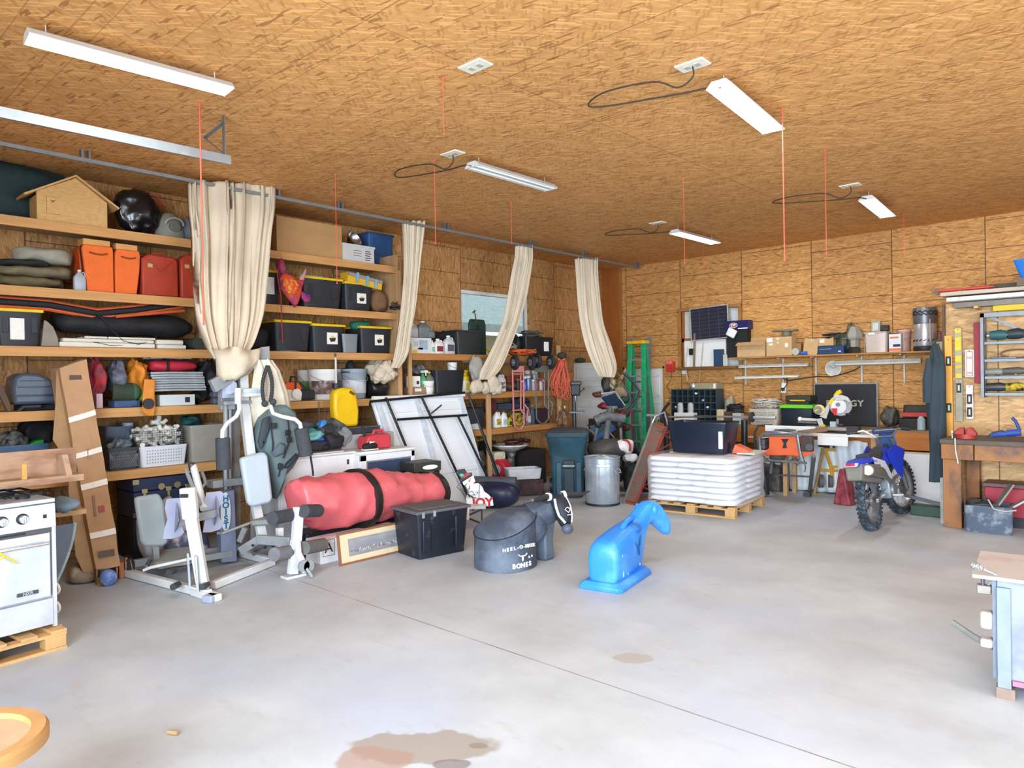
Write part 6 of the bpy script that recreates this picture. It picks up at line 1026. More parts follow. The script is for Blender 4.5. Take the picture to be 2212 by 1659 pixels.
# ---------------- red tarpaulin roll
a=fl(640,1145,.42); ctr=[(-6.62,3.98),(-6.62,4.2),(-6.60,4.6),(-6.58,5.0),(-6.58,5.3),(-6.58,5.6),(-6.6,5.85),(-6.62,5.98)]
A_=xp(640,1078,-6.55); B_=xp(950,1052,-6.55); t=thing('tarp_roll','long red tarpaulin roll strapped with black tape','tarp roll',((-6.55),(A_.y+B_.y)/2,.42)); mb=MB(); R=[]; prof=[(632,1050,1090),(640,1035,1122),(668,1028,1140),(700,1028,1143),(740,1022,1138),(765,1018,1135),(785,1014,1130),(815,1013,1124),(850,1018,1116),(880,1022,1110),(905,1024,1106),(930,1022,1104),(948,1030,1095),(955,1045,1082)]
for (x,y0_,y1_) in prof:
    a=xp(x,y0_,-6.55); b_=xp(x,y1_,-6.55); c=(a+b_)/2; r=(a.z-b_.z)/2; R.append([c+Vector((1.05*r*math.cos(q_)*(1+.03*math.sin(5*q_+x)),0,r*math.sin(q_)*(1+.03*math.sin(4*q_+x*.3)))) for q_ in [2*PI*k/28 for k in range(28)]])
mb.loft(R)
# refine along length by resampling
R2=[]
for i in range(len(R)-1):
    for k in range(4):
        u=k/4; R2.append([R[i][j].lerp(R[i+1][j],u) for j in range(28)])
R2.append(R[-1]); mb=MB().loft(R2); crumple(mb,.035,5,3); crumple(mb,.022,13,8); zmn=min(v.z for v in mb.v)
mesh('tarp_body',mb,mat('#d9666c',.4,var=.14,sc=5,spec=.5),t,W=True,ang=60)
for (x,y0_,y1_,dx) in((770,1020,1136,16),(930,1026,1098,8)):
    a=xp(x,y0_-4,-6.55); b_=xp(x+dx*.2,y1_+4,-6.55); c=(a+b_)/2; r=(a.z-b_.z)/2+.02; mesh('tape_band',MB().loft([[c+Vector((1.05*rr_*math.cos(q_),off+.06*math.cos(q_),rr_*math.sin(q_))) for q_ in [2*PI*k/28 for k in range(28)]] for off,rr_ in((-.035,r-.02),(-.032,r),(.032,r),(.035,r-.02))]),mat('#222220',.35,var=.2),t,W=True)
# black box and long black tote beneath the roll
a=xp(665,1150,-6.55); b_=xp(845,1130,-6.55); single('long_black_tote',MB().bb(0,.32,-(b_.y-a.y),0,0,max(.25,zmn-.05)),mat('#22252d',.5,var=.2),'long dark crate on the floor carrying the red tarpaulin roll','crate',(-6.90,b_.y,0),0,bevel=.012)
single('blanket_ledge',MB().bb(0,.4,0,.55,0,zmn-.025 if zmn>.08 else .1),mat('#3a3f47',.7),'dark crate at the right end under the red tarpaulin roll','crate',(-6.8,b_.y+.05,0),0,bevel=.01)
# white letter box and framed picture
a=fl(692,1220); b_=fl(860,1180); d=(b_-a); an=math.atan2(d.y,d.x)
t=thing('long_white_carton','long white carton printed with framed letters behind the picture','cardboard box',tuple(a),an); L_=1.05; hh=dp(700,1170,a.x,a.y).z
mesh('box_body',MB().bb(0,L_,.0,.26,.0,hh),mat('#e3e3e6',.55,var=.05),t,bevel=.004)
for k,x in enumerate((.10,.36)):
    fr=MB(); 
    for (x0,x1,z0_,z1_) in((x-.07,x+.07,.07,.074),(x-.07,x+.07,.23,.234),(x-.07,x-.066,.07,.234),(x+.066,x+.07,.07,.234)): fr.bb(x0,x1,-.003,0,z0_,z1_)
    mesh('printed_frame',fr,INK,t); text('lettering','A',.15,INK,t,(x,-.003,.15),(PI/2,0,0),0)
a2=fl(735,1222); b2_=fl(870,1190); d=b2_-a2; an=math.atan2(d.y,d.x); L_=1.05; hh2=dp(745,1152,a2.x,a2.y).z
t=thing('framed_panorama','long framed panorama picture leaning on the white carton','picture',tuple(a2+Vector((.03,-.02,0))),an); t.rotation_euler=(-.14,0,an)
FRM=mat('#8d5a3c',.5,var=.15); mesh('picture_frame',MB().bb(0,L_,0,.02,0,.022).bb(0,L_,0,.02,hh2-.022,hh2).bb(0,.022,0,.02,.022,hh2-.022).bb(L_-.022,L_,0,.02,.022,hh2-.022),FRM,t,bevel=.003); mesh('mount_board',MB().bb(.022,L_-.022,.008,.014,.022,hh2-.022),mat('#d5c3a0',.6,var=.05),t)
mesh('photo_print',MB().bb(.12,L_-.12,.005,.0079,.075,hh2-.075),mat('#8f8f93',.5,var=.3,sc=4,stretch=(1,1,3)),t); mb=MB()
for k in range(34): x=.15+k*.023; mb.ball((x,.004,.125+.01*math.sin(k*1.7)),(.009,.002,.014),6)
mesh('printed_figures',mb,mat('#c9c5c2',.6,c2='#6a5f60',thr=.5,sc=30),t)
# big black lidded tote in front
a=fl(905,1212); b_=fl(1012,1190); l=fl(862,1180); ax=(b_-a).normalized(); an=math.atan2(ax.y,ax.x); w=(b_-a).length; hh=dp(905,1112,a.x,a.y).z
t=thing('lidded_tote','large scuffed black lidded tote on the floor beside the picture','storage tote',tuple((a+b_)/2),an); BT=mat('#1e222c',.4,c2='#5d5a55',thr=.66,sc=5)
f=dict(w=w*1.04,h=hh); mesh('bin',binbody(MB(),w*1.04,.50,hh,.88),BT,t,ang=50)
mesh('lid',MB().box((0,.25,hh+.012),(w*1.10,.54,.03)).box((-.0,.25,hh+.032),(w*.8,.36,.012)),mat('#5d5d5f',.6,var=.15),t,bevel=.01); mesh('lid_latch',MB().box((-w*.2,-.02,hh-.01),(.03,.02,.06)).box((-w*.42,-.02,hh-.01),(.03,.02,.06)),mat('#8d9194',.4),t,bevel=.004); [mesh('rib_panel',MB().box((w*u,.0,hh*.5),(.09,.03,hh*.7)),BT,t,bevel=.008) for u in(.3,-.35)]
# garage door sections leaning: white panels with black tube frame
bl=xp(905,1085,-7.0); t=thing('white_door_panels','tall white truck cap panel leaning back against the shelving','panel',(-7.3,6.6,0)); 
xb,xt=-7.45,-7.80
def q4(l,y0_,X): return xp(l,y0_,X)
TLc,TRc=xp(803,868,xt),xp(1000,858,xt); BRc=xp(1062,1062,xb); BLc=xp(880,1100,xb)
TLc.z=TRc.z=1.58; BRc.z=BLc.z=.035
PS=lambda u,v,o=0: (TLc.lerp(TRc,u)).lerp(BLc.lerp(BRc,u),v)+Vector((.93,0,.36))*o
WP=mat('#e6eaee',.4,var=.04,sc=2)
mesh('main_panel',MB().loft([[PS(u,v,-.03) for u,v in((0,0),(1,0),(1,1),(0,1))],[PS(u,v,0) for u,v in((0,0),(1,0),(1,1),(0,1))]]),WP,t,W=True,smooth=False)
for v0,v1 in((.05,.12),(.66,.70)): mesh('raised_rib',MB().loft([[PS(u,v,o) for u,v in((.02,v0),(.98,v0),(.98,v1),(.02,v1))] for o in(0,.02)]),WP,t,W=True,bevel=.004)
for u0 in(.02,.42,.93): mesh('edge_rib',MB().loft([[PS(u,v,o) for u,v in((u0,.02),(u0+.05,.02),(u0+.05,.98),(u0,.98))] for o in(0,.025)]),mat('#cfd6de',.45),t,W=True)
mesh('top_roll',MB().tube([PS(-.0,-.01,.03),PS(1.0,-.01,.03)],.03,12),WHT,t,W=True)
t=thing('tube_frame','black tubular rack frame leaning on the white panel','rack frame',tuple(PS(.5,1,.1))); BF=mat('#222428',.4,.4)
def ft(pts,r=.018,nm='frame_tube'): mesh(nm,MB().tube([PS(u,v,o) for u,v,o in pts],r,8),BF,t,W=True)
ft([(-.06,.03,.09),(.98,-.02,.09)]); ft([(.1,.0,.09),(.22,.95,.09)]); ft([(.47,.0,.09),(.68,1.0,.09)]); ft([(.14,.2,.11),(.92,.2,.11)]); ft([(.82,.2,.09),(1.0,.93,.09)]); ft([(1.02,-.02,.09),(1.12,.96,.09)]); ft([(.50,.17,.13),(.58,.12,.25)],.012,'hinge_rod'); ft([(-.06,.03,.09),(-.09,.07,.12)],.014,'hinge_tab'); ft([(1.05,.05,.06),(1.16,.97,.06)],.014)
# black water-bath box
f=FS(897,951,1100,1000,0); p=xp(925,1085,-6.95); x0=xp(897,1000,-6.72); x1=xp(951,1000,-6.72); z1=xp(925,998,-6.72).z
t=thing('smoker_box','black metal box with an oval badge behind the red tarpaulin roll','smoker',(-6.72,(x0.y+x1.y)/2,0),PI/2-.1); w=x1.y-x0.y; mesh('box_body',MB().bb(-w*.46,w*.46,.02,.3,0,z1-.11),BLKM,t); mesh('box_lid',MB().bb(-w/2,w/2,0,.34,z1-.12,z1),mat('#36362f',.45,var=.15),t,bevel=.008); mb=MB(); mb.loft([[Vector((.03+w*.28*math.cos(a),y,z1-.065+.028*math.sin(a))) for a in [2*PI*k/20 for k in range(20)]] for y in(-.006,0)]); mesh('oval_badge',mb,WHT,t); mesh('front_leg',MB().bb(w*.15,w*.2,-.0,.02,0,z1-.12),GG,t)
# snowman sign on a low cart
cl=fl(1035,1145); t=thing('flat_cart','low grey cart with a white top carrying the snowman sign','cart',(cl.x-.2,cl.y-.1,0),.75)
mesh('cart_top',MB().bb(-.38,.3,-.1,.28,.26,.30),mat('#c9c9c6',.5),t,bevel=.004); mesh('side_sheet',MB().bb(-.37,.1,-.112,-.1,.14,.30),WHT,t); mesh('cross_leg',MB().bar((-.3,-.06,.02),(.25,-.06,.25),.02,.02),BLK,t); mesh('cross_leg',MB().bar((-.3,.2,.25),(.25,.2,.02),.02,.02),BLK,t)
mesh('leg',MB().bar((.25,-.06,.0),(.25,-.06,.26),.02,.02),BLK,t); mesh('leg',MB().bar((-.3,.2,.0),(-.3,.2,.26),.02,.02),BLK,t); mesh('caster',MB().cyl((-.3,-.1,.05),(-.3,-.06,.05),.05,n=16),BLK,t)
cx,cy_=cl.x-.22,cl.y-.02; SN=lambda x,y,o=0: dp(x,y,cx,cy_)+Vector((.55,-.83,0))*o
t=thing('snowman_sign','flat wooden snowman sign with a black hat and red JOY letters','holiday sign',tuple(SN(1020,1095))); 
def flat(nm,pts,m,o0,o1): mesh(nm,MB().loft([[SN(x,y,o) for x,y in pts] for o in(o0,o1)]),m,t,W=True,smooth=False)
flat('snow_body',[(1005,1046),(1012,1060),(1007,1075),(1010,1097),(1066,1092),(1064,1078),(1055,1068),(1046,1062),(1042,1052),(1034,1044)],WHT,-.01,.01); flat('head',[(996,1033),(1002,1047),(1016,1050),(1027,1040),(1022,1024),(1000,1028)],WHT,.0,.016); flat('hat_brim',[(993,1036),(998,1042),(1022,1027),(1019,1020),(1010,1022)],INK,.012,.022); flat('hat_crown',[(986,1020),(990,1014),(1004,1012),(1010,1022),(997,1033),(992,1028)],INK,.010,.020); flat('red_band',[(1006,1022),(1016,1020),(1018,1024),(1000,1034),(998,1031)],mat('#9c1f28',.5),.020,.026); flat('holly',[(993,1024),(1000,1022),(1004,1026),(997,1030)],mat('#38b080',.5),.021,.028); flat('carrot_nose',[(1012,1040),(1018,1030),(1016,1041)],mat('#d8542c',.5),.016,.024)
p0=SN(1043,1086,.014); v=(SN(1060,1086)-SN(1026,1088)); an=math.atan2(v.y,v.x); tx=text('lettering','JOY',.15,mat('#b8202c',.5),t,p0-Vector(t.location),(PI/2,0,an),.006,.004); tx.rotation_euler=(PI/2,-.05,an)
c=SN(1032,1064,.014); e=v.normalized(); mb=MB()
for k in range(3): a=PI*k/3; mb.bar(c-e*.03*math.cos(a)-Vector((0,0,.03*math.sin(a))),c+e*.03*math.cos(a)+Vector((0,0,.03*math.sin(a))),.004,.005)
mesh('snowflake',mb,mat('#7f8a90',.5),t,W=True)
mb=MB(); q=random.Random(8)
for k in range(5): x=1004+k*6; mb.tube([SN(x,1035+k*8,.04),SN(x-12+q.uniform(-5,5),1050+k*5,.06),SN(x+8,1075,.05),SN(x+q.uniform(-10,14),1060+q.uniform(-18,20),.06)],.004,5)
mesh('wire_branches',mb,BLK,t,W=True)
# navy seat and grey roll behind the sign
p=fl(1075,1098); t=thing('vinyl_bench_seat','navy vinyl seat shell behind the snowman sign','seat',(p.x-.1,p.y+.05,0),.5); mesh('seat_shell',MB().ball((0,0,.19),(.36,.24,.19),22,sqr=.75),mat('#1f2742',.35,var=.15),t); mesh('seat_top',MB().tube([(-.35,0,.37),(.32,.0,.37)],.07,14),mat('#4b4f58',.5),t)
p=fl(960,1100); single('laptop_bag',MB().box((0,0,.22),(.5,.16,.42)),mat('#24222b',.7),'dark purple bag standing behind the lidded tote','bag',(p.x-.25,p.y-.35,.02),.9,bevel=.03)
# ---------------- roping dummies
cA=fl(1110,1205); cA=Vector((-4.52,5.15,0))
def rsteer():
    t=thing('roping_dummy','black plastic steer dummy with white painted face marks and long horns','roping dummy',(-4.78,5.06,0),.03); K=mat('#434c5b',.5,c2='#66717f',thr=.55,sc=2.4,var=.2); K2=mat('#22262e',.6,var=.2)
    A_,B_=.285,.305; R=[]
    def ring(sc_,fz,dz): 
        o=[]
        for k in range(36):
            a=2*PI*k/36; x=A_*sc_*math.copysign(abs(math.cos(a))**.85,math.cos(a)); y=B_*sc_*math.copysign(abs(math.sin(a))**.85,math.sin(a)); o.append(Vector((x,y,fz*(.31+.20*((y+.3)/.6))+dz)))
        return o
    mesh('dummy_body',MB().loft([ring(1.0,0,0),ring(1.0,.06,0),ring(.99,.5,0),ring(.985,.97,0),ring(1.0,1,0),ring(.97,1.0,.012),ring(.85,1,.045),ring(.6,1,.075),ring(.3,1,.09),ring(.05,1,.093)]),K,t,ang=60)
    mesh('shoulder',MB().ball((.03,.27,.36),(.24,.17,.20),22,sqr=.85),K,t,sub=1,ang=80); mesh('hip_seam',MB().tube([v+Vector((0,0,.0)) for v in ring(1.0,1.0,0)],.006,6,closed=True),K2,t)
    mesh('shoulder_seam',MB().tube([(-.1,.2,.53),(.05,.22,.545),(.2,.24,.50),(.255,.26,.38)],.014,8),K2,t)
    for x in(.15,-.12): mesh('front_leg',MB().loft([[Vector((x+u*w_,.43+v*w_,z)) for u,v in((-1,-1),(1,-1),(1,1),(-1,1))] for z,w_ in((0,.075),(.2,.065),(.4,.085))]),K,t,bevel=.02)
    mesh('neck',MB().tube([(.08,.30,.42),(.16,.42,.48),(.22,.50,.50)],[.17,.135,.115],20),K,t,ang=80)
    hd=bpy.data.objects.new('head',None); hd.empty_display_size=.1
    Rh=Matrix.Rotation(math.radians(-104),3,'Z'); hc=Vector((.25,.50,.55)); X=lambda v:hc+Rh@Vector(v)
    up=Vector((0,.75,.6)).normalized()
    hd=mesh('head',MB().loft([[X(Vector((0,y,z))+Vector((1,0,0))*rx*math.cos(a)+up*rz*math.sin(a)) for a in [2*PI*k/20 for k in range(20)]] for (y,z,rx,rz) in((-.03,.085,.05,.04),(.0,.06,.09,.085),(.06,.01,.095,.10),(.11,-.07,.085,.09),(.145,-.145,.066,.07),(.165,-.19,.055,.055))]),K2,t,sub=1,ang=80)
    mesh('muzzle',MB().ball(X((0,.175,-.215)),(.062,.058,.052),14),mat('#566070',.5),t)
    for s in(-1,1):
        mesh('horn',MB().tube([X(v) for v in((s*.07,.0,.085),(s*.15,.01,.095),(s*.24,.03,.085),(s*.32,.05,.085),(s*.40,.07,.105))],[.034,.030,.024,.016,.005],12),mat('#2b2b2c',.4,c2='#c9c5bc',thr=.66,sc=5),hd)
        mesh('horn_wrap',MB().tube([X((s*.085,.0,.088)),X((s*.115,.005,.092))],.042,14),mat('#eceef0',.5),hd); mesh('ear',MB().ball(X((s*.12,-.02,.04)),(.05,.03,.03),10),K2,hd)
        mesh('face_stripe',MB().tube([X(v) for v in((s*.075,.075,.075),(s*.09,.115,.0),(s*.083,.150,-.08),(s*.04,.195,-.15))],.013,6,sq=.5),mat('#eceef0',.5),hd)
    mesh('forehead_brand',MB().tube([X((-.035,.185,-.02)),X((.0,.178,.0)),X((.035,.185,-.02)),X((.0,.20,-.05)),X((-.035,.185,-.02))],.005,5).tube([X((-.03,.215,-.07)),X((.03,.215,-.07))],.005,5),WHT,hd)
    for (s_,z,sz,b_,th0,dth) in(('HEEL-O-MATIC',.215,.044,.0015,-14,6.4),('BONES',.06,.06,.002,-14,9.0),('2.0',.125,.03,.0,6,4.5)):
        n_=len(s_)
        for i,ch in enumerate(s_):
            th=math.radians(th0+(i-(n_-1)/2)*dth); bow=.022*(1-((i-(n_-1)/2)/(n_/2))**2) if n_>5 else 0
            text('lettering',ch,sz,WHT,t,((A_+.006)*math.cos(th)**1.0+.004,(B_+.006)*math.sin(th),z+bow+.0012*math.degrees(th)*0),(PI/2,0,PI/2+th),b_,.005)
    q=math.radians(-14); nx,ny=math.cos(q),math.sin(q); c=Vector(((A_+.012)*nx,(B_+.012)*ny,.14)); tg=Vector((-ny,nx,0))
    mesh('longhorn_logo',MB().tube([c+tg*u+Vector((0,0,v)) for u,v in((-.05,.03),(-.03,.012),(0,.01),(.03,.012),(.05,.03))],.006,5).ball(c+Vector((0,0,-.012)),(.008,.014,.03),8),WHT,t)
rsteer()
def bcalf():
    t=thing('calf_dummy','bright blue plastic calf dummy with a hand hole in its back','roping dummy',(-3.66,5.40,0),math.radians(11)); B_=mat('#2d86e0',.4,c2='#58a6ee',thr=.6,sc=2.2,spec=.5)
    # side outline in the local (y,z) plane, head towards +y
    secs=[(-.41,.11,.03,.30),(-.40,.135,.03,.36),(-.36,.15,.02,.41),(-.25,.152,.02,.43),(-.1,.15,.02,.455),(.05,.145,.02,.475),(.18,.13,.02,.49),(.27,.115,.03,.50),(.31,.10,.12,.515),(.36,.085,.28,.55),(.42,.078,.40,.59),(.48,.08,.44,.63),(.54,.08,.42,.64),(.60,.07,.375,.605),(.65,.062,.325,.54),(.69,.058,.285,.475),(.72,.048,.27,.43),(.73,.03,.29,.40)]
    R=[]
    for y,w_,z0_,z1_ in secs:
        ring=[]; flare=.0
        for k in range(26):
            a=2*PI*k/26; s,c=math.sin(a),math.cos(a); x=w_*math.copysign(abs(c)**.6,c); z=z0_+(z1_-z0_)*(.5+.5*math.copysign(abs(s)**.6,s))
            ring.append(Vector((x,y,z)))
        R.append(ring)
    for rg in R:
        for v in rg: v.x+=max(0,v.y-.22)**1.6*.55
    mesh('dummy_body',MB().loft(R),B_,t,sub=1,ang=80)
    P=[(-.19,-.47),(.17,-.47),(.20,-.43),(.20,.24),(.16,.30),(-.16,.30),(-.20,.24),(-.20,-.43)]; mesh('base_flange',MB().loft([[Vector((x,y,0)) for x,y in P],[Vector((x,y,.035)) for x,y in P],[Vector((x*.8,y*.93,.07)) for x,y in P]]),B_,t,bevel=.012)
    mesh('hand_hole',MB().ball((.062,.13,.435),(.085,.09,.052),18),mat('#2a68b0',.6),t); mesh('grip_bar',MB().tube([(.03,-.04,.45),(.035,.05,.50),(.03,.16,.515),(.02,.24,.50)],.026,10),B_,t)
    for s in(-1,1): mesh('ear',MB().ball((s*.085+.06,.49,.55),(.03,.03,.055),10),B_,t)
    mesh('longhorn_logo',MB().prism([(.0,.345),(.05,.29),(.07,.305),(.10,.32),(.14,.385),(.125,.30),(.10,.275),(.105,.20),(.08,.22),(.055,.27),(.02,.30)],.139,.147,0),mat('#155a96',.5),t)
    for (y,z,r) in((-.3,.28,.008),(-.28,.12,.012),(.1,.12,.006),(-.18,.1,.005)): mesh('paint_chip',MB().box((.146,y,z),(.006,r*1.6,r*4)),mat('#9fd8ec',.5),t,bevel=.002)
bcalf()
# ---------------- motorcycle
def dirtbike():
    t=thing('dirt_bike','blue and white dirt motorcycle leaning on its side stand','motorcycle',(-2.52,8.93,0)); t.rotation_euler=(0,-.12,.0)
    RB=mat('#2e353c',.8,sc=14,c2='#5d6b78',thr=.56); AL=mat('#b9bfc4',.3,.85,var=.1); BL=mat('#2340c8',.35,var=.08); MUD=mat('#77726a',.7,var=.2,sc=6); FR=mat('#3a3f45',.5,.3)
    def P(nm,mb,m,par=None,**k): return mesh(nm,mb,m,par or t,**k)
    def whl(cy_,r,rr,steer=0.,name='wheel'):
        Rz=Matrix.Rotation(steer,3,'Z'); c=Vector((0,cy_,r)); tr=MB(); ri=MB(); hb=MB(); sp=MB(); n=40
        def X(v): return Rz@v+c
        rw=.048 if rr else .04
        tr.loft([[X(Vector(((rw)*math.cos(b_),(r-rw*1.0+rw*math.sin(b_)*1.0)*math.cos(a),(r-rw+rw*math.sin(b_))*math.sin(a)))) for b_ in [2*PI*k/10 for k in range(10)]] for a in [2*PI*j/n for j in range(n+1)]],cap=False)
        for j in range(n):
            a=2*PI*j/n
            for s,o in((-1,0),(1,.5),(0,.25)) if rr else ((-1,0),(1,.5)):
                aa=a+o*2*PI/n; cc=Vector((s*rw*.72,(r-.012 if s else r-.002)*math.cos(aa),(r-.012 if s else r-.002)*math.sin(aa))); Ry=Matrix.Rotation(-(PI/2-aa),3,'X')
                tr.box(X(cc),(.032,.026,.03),Rz@Ry)
        w=P('tyre',tr,RB,ang=40); r2=r-2*rw
        ri.loft([[X(Vector((x,(r2+z)*math.cos(a),(r2+z)*math.sin(a)))) for x,z in((-.03,.012),(-.024,-.012),(.024,-.012),(.03,.012))] for a in [2*PI*j/n for j in range(n+1)]],cap=False)
        P('wheel_rim',ri,AL,w); hb.cyl(X(Vector((-.05,0,0))),X(Vector((.05,0,0))),.035,n=16).cyl(X(Vector((.045,0,0))),X(Vector((.055,0,0))),.10 if rr else .11,n=24); P('hub',hb,AL,w)
        for j in range(16): a=2*PI*j/16; sp.cyl(X(Vector((.03*(-1)**j,.03*math.cos(a+.3),.03*math.sin(a+.3)))),X(Vector((0,r2*math.cos(a),r2*math.sin(a)))),.003,n=4)
        P('spokes',sp,AL,w)
    whl(0,.335,True); whl(1.30,.355,False,-.20)
    P('swingarm',MB().bar((-.09,.0,.335),(-.07,.48,.40),.03,.05).bar((.09,.0,.335),(.07,.48,.40),.03,.05),AL,bevel=.005)
    P('engine',MB().box((0,.58,.42),(.24,.26,.24)).cyl((-.15,.56,.40),(.15,.56,.40),.09,n=18).box((0,.66,.60),(.15,.14,.18),(.3,0,0)),mat('#8f9599',.4,.5,var=.2),bevel=.015)
    P('frame',MB().tube([(0,.98,.93),(0,.80,.55),(0,.72,.28),(0,.48,.27)],.022,8).tube([(0,.98,.88),(0,.6,.80),(0,.42,.62),(0,.46,.38)],.022,8).tube([(0,.55,.78),(0,.1,.82)],.016,8),FR)
    P('shock_absorber',MB().tube([(.0,.40,.38),(.0,.36,.62)],.035,12),mat('#c9ccd0',.4))
    P('fuel_tank',MB().loft([[Vector((x*w_,y,z0_+z*hh_)) for x,z in((-1,0),(-1,.6),(-.5,1),(.5,1),(1,.6),(1,0))] for y,w_,z0_,hh_ in((.42,.07,.72,.10),(.56,.12,.68,.20),(.72,.14,.66,.25),(.86,.12,.70,.22),(.94,.07,.76,.12))]),mat('#2b3aa8',.4),sub=1,ang=80)
    for s in(-1,1):
        P('radiator_shroud',MB().loft([[Vector((s*(x_+o),y,z)) for (x_,y,z) in((.13,.50,.86),(.15,.74,.93),(.17,1.08,.84),(.16,.98,.72),(.15,.90,.50),(.14,.78,.56),(.12,.60,.74))] for o in(0,.015)]),BL,ang=60)
        P('side_panel',MB().loft([[Vector((s*(x_+o),y,z)) for (x_,y,z) in((.09,.05,.84),(.11,.40,.76),(.12,.62,.52),(.12,.56,.50),(.11,.34,.64),(.09,.10,.74))] for o in(0,.012)]),mat('#cdd3dc',.4,var=.08),ang=60)
        P('fork_tube',MB().tube([Vector((s*.09,.93,1.0)),Vector((s*.09,1.12,.66))],.024,12).tube([Vector((s*.09,1.12,.66)),Vector((s*.09+.0,1.30,.33))],.030,12),AL)
        P('foot_peg',MB().box((s*.19,.50,.34),(.12,.04,.02)),AL)
    P('seat',MB().loft([[Vector((x*w_,y,z+zz)) for x,zz in((-1,-.05),(-.9,.02),(0,.035),(.9,.02),(1,-.05))] for y,w_,z in((-.02,.08,.86),(.15,.10,.85),(.35,.10,.83),(.52,.08,.86),(.60,.05,.90))]),mat('#33363c',.7),bevel=.005)
    P('rear_fender',MB().loft([[Vector((x*w_,y,z+zz)) for x,zz in((-1,-.05),(-.85,.0),(0,.012),(.85,.0),(1,-.05),(.8,-.012),(0,-.0),(-.8,-.012))] for y,w_,z in((-.46,.06,.82),(-.34,.08,.84),(-.2,.09,.84),(0,.10,.84),(.15,.11,.83))]),BL); P('tail_piece',MB().box((0,-.42,.80),(.13,.10,.04)),mat('#d8d9d8',.4),bevel=.008); P('tail_light',MB().box((0,-.475,.805),(.10,.02,.03)),mat('#b8304a',.3),bevel=.004)
    P('mud_guard',MB().loft([[Vector((x,y,z)) for x,y,z in((-.10,-.38,.80),(.10,-.38,.80),(.12,.25,.74),(-.12,.25,.74))],[Vector((x,y,z)) for x,y,z in((-.08,-.42,.62),(.08,-.42,.62),(.09,.28,.50),(-.09,.28,.50))]]),MUD,bevel=.02)
    P('muffler',MB().tube([(.13,-.30,.72),(.15,.05,.66),(.14,.26,.60)],[.062,.066,.035],16).tube([(.14,.26,.60),(.14,.45,.50),(.15,.72,.55)],.02,8),mat('#8b8880',.35,.6,var=.2)); P('muffler_cap',MB().cyl((.129,-.305,.721),(.129,-.315,.722),.056,n=16).cyl((.129,-.322,.722),(.129,-.31,.722),.018),mat('#cfc9bf',.4,.4))
    S_=Matrix.Rotation(-.20,3,'Z'); hc=Vector((0,.94,1.0))
    P('handlebar',MB().tube([hc+S_@Vector(v) for v in((-.39,-.14,.10),(-.22,-.06,.12),(-.1,-.0,.03),(.1,0,.03),(.22,-.06,.12),(.39,-.14,.10))],.012,8).tube([hc+S_@Vector(v) for v in((-.2,-.04,.11),(.2,-.04,.11))],.009,8),AL)
    for s in(-1,1): P('grip',MB().tube([hc+S_@Vector((s*.28,-.09,.112)),hc+S_@Vector((s*.40,-.145,.10))],.018,10),BLK); P('lever',MB().tube([hc+S_@Vector((s*.2,-.02,.11)),hc+S_@Vector((s*.36,-.06,.10))],.007,6),AL)
    P('number_plate',MB().box(hc+S_@Vector((0,.09,-.02)),(.2,.03,.22),(.2,0,-.2)),mat('#3e5a8c',.5),bevel=.02); P('bar_pad',MB().box(hc+S_@Vector((0,.0,.10)),(.26,.06,.07)),mat('#2c3f66',.6),bevel=.02)
    P('front_fender',MB().loft([[Vector((x*w_,y,z+zz)) for x,zz in((-1,-.03),(-.6,.01),(.6,.01),(1,-.03),(.6,.0),(-.6,.0))] for y,w_,z in((1.0,.06,.80),(1.2,.08,.82),(1.45,.08,.80),(1.60,.05,.76))]),BL)
    P('side_stand',MB().tube([(-.1,.45,.3),(-.24,.40,.035)],.012,8).box((-.24,.40,.03),(.05,.07,.012)),BLK)
    for c_,r in(((.0,.0,.335),.0),): P('chain_guard',MB().bar((-.06,.05,.42),(-.06,.42,.45),.01,.04),BLK); P('sprocket',MB().cyl((-.07,0,.335),(-.06,0,.335),.10,n=20),DSTEEL)
dirtbike()
# ---------------- pallet of white bags
p0=fl(1405,1102); p1=fl(1583,1121); p2=fl(1637,1078); ax=(p1-p0).normalized(); an=math.atan2(ax.y,ax.x); Lp=(p1-p0).length+.06; Wp=1.18
mid=(p0+p1)/2; pallet('wooden_pallet','pine pallet under the stack of white bags',tuple(mid),an,Lp,Wp,PW,nb=7)
BG=mat('#f1f2f6',.4,c2='#e0dedd',thr=.66,sc=5,spec=.5,bump=.12); q=random.Random(11); rows=8; bh=.0765; nrm=Vector((-ax.y,ax.x,0)); n_=0
pr=None; vars_=[]
for s in range(4):
    mb=MB(); R=[]
    for i in range(11):
        u=-1+2*i/10; e=(1-abs(u)**5)**.5 if abs(u)<1 else .0; e=max(e,.6); R.append([Vector((u*.5,.5*math.copysign(abs(math.cos(a))**.55,math.cos(a))*(1-.05*abs(u)**3),.5*math.copysign(abs(math.sin(a))**.45,math.sin(a))*e)) for a in [2*PI*j/18 for j in range(18)]])
    mb.loft(R); crumple(mb,.055,4.5,s*3); me_=mb; vars_.append(me_)
LBW=['front-left','front-middle','front-right','rear']
def bag(i,x,y,z,L_,W_,h_,rot,label):
    src=vars_[i%4]; mb=MB(); mb.add([Vector((v.x*L_,v.y*W_,v.z*h_)) for v in src.v],src.f)
    return single('white_bag',mb,BG,label,'bag',(x,y,z),an+rot,'white bags stacked on the pallet',sub=1,ang=180)
ordn=['bottom','second','third','fourth','fifth','sixth','seventh','top']
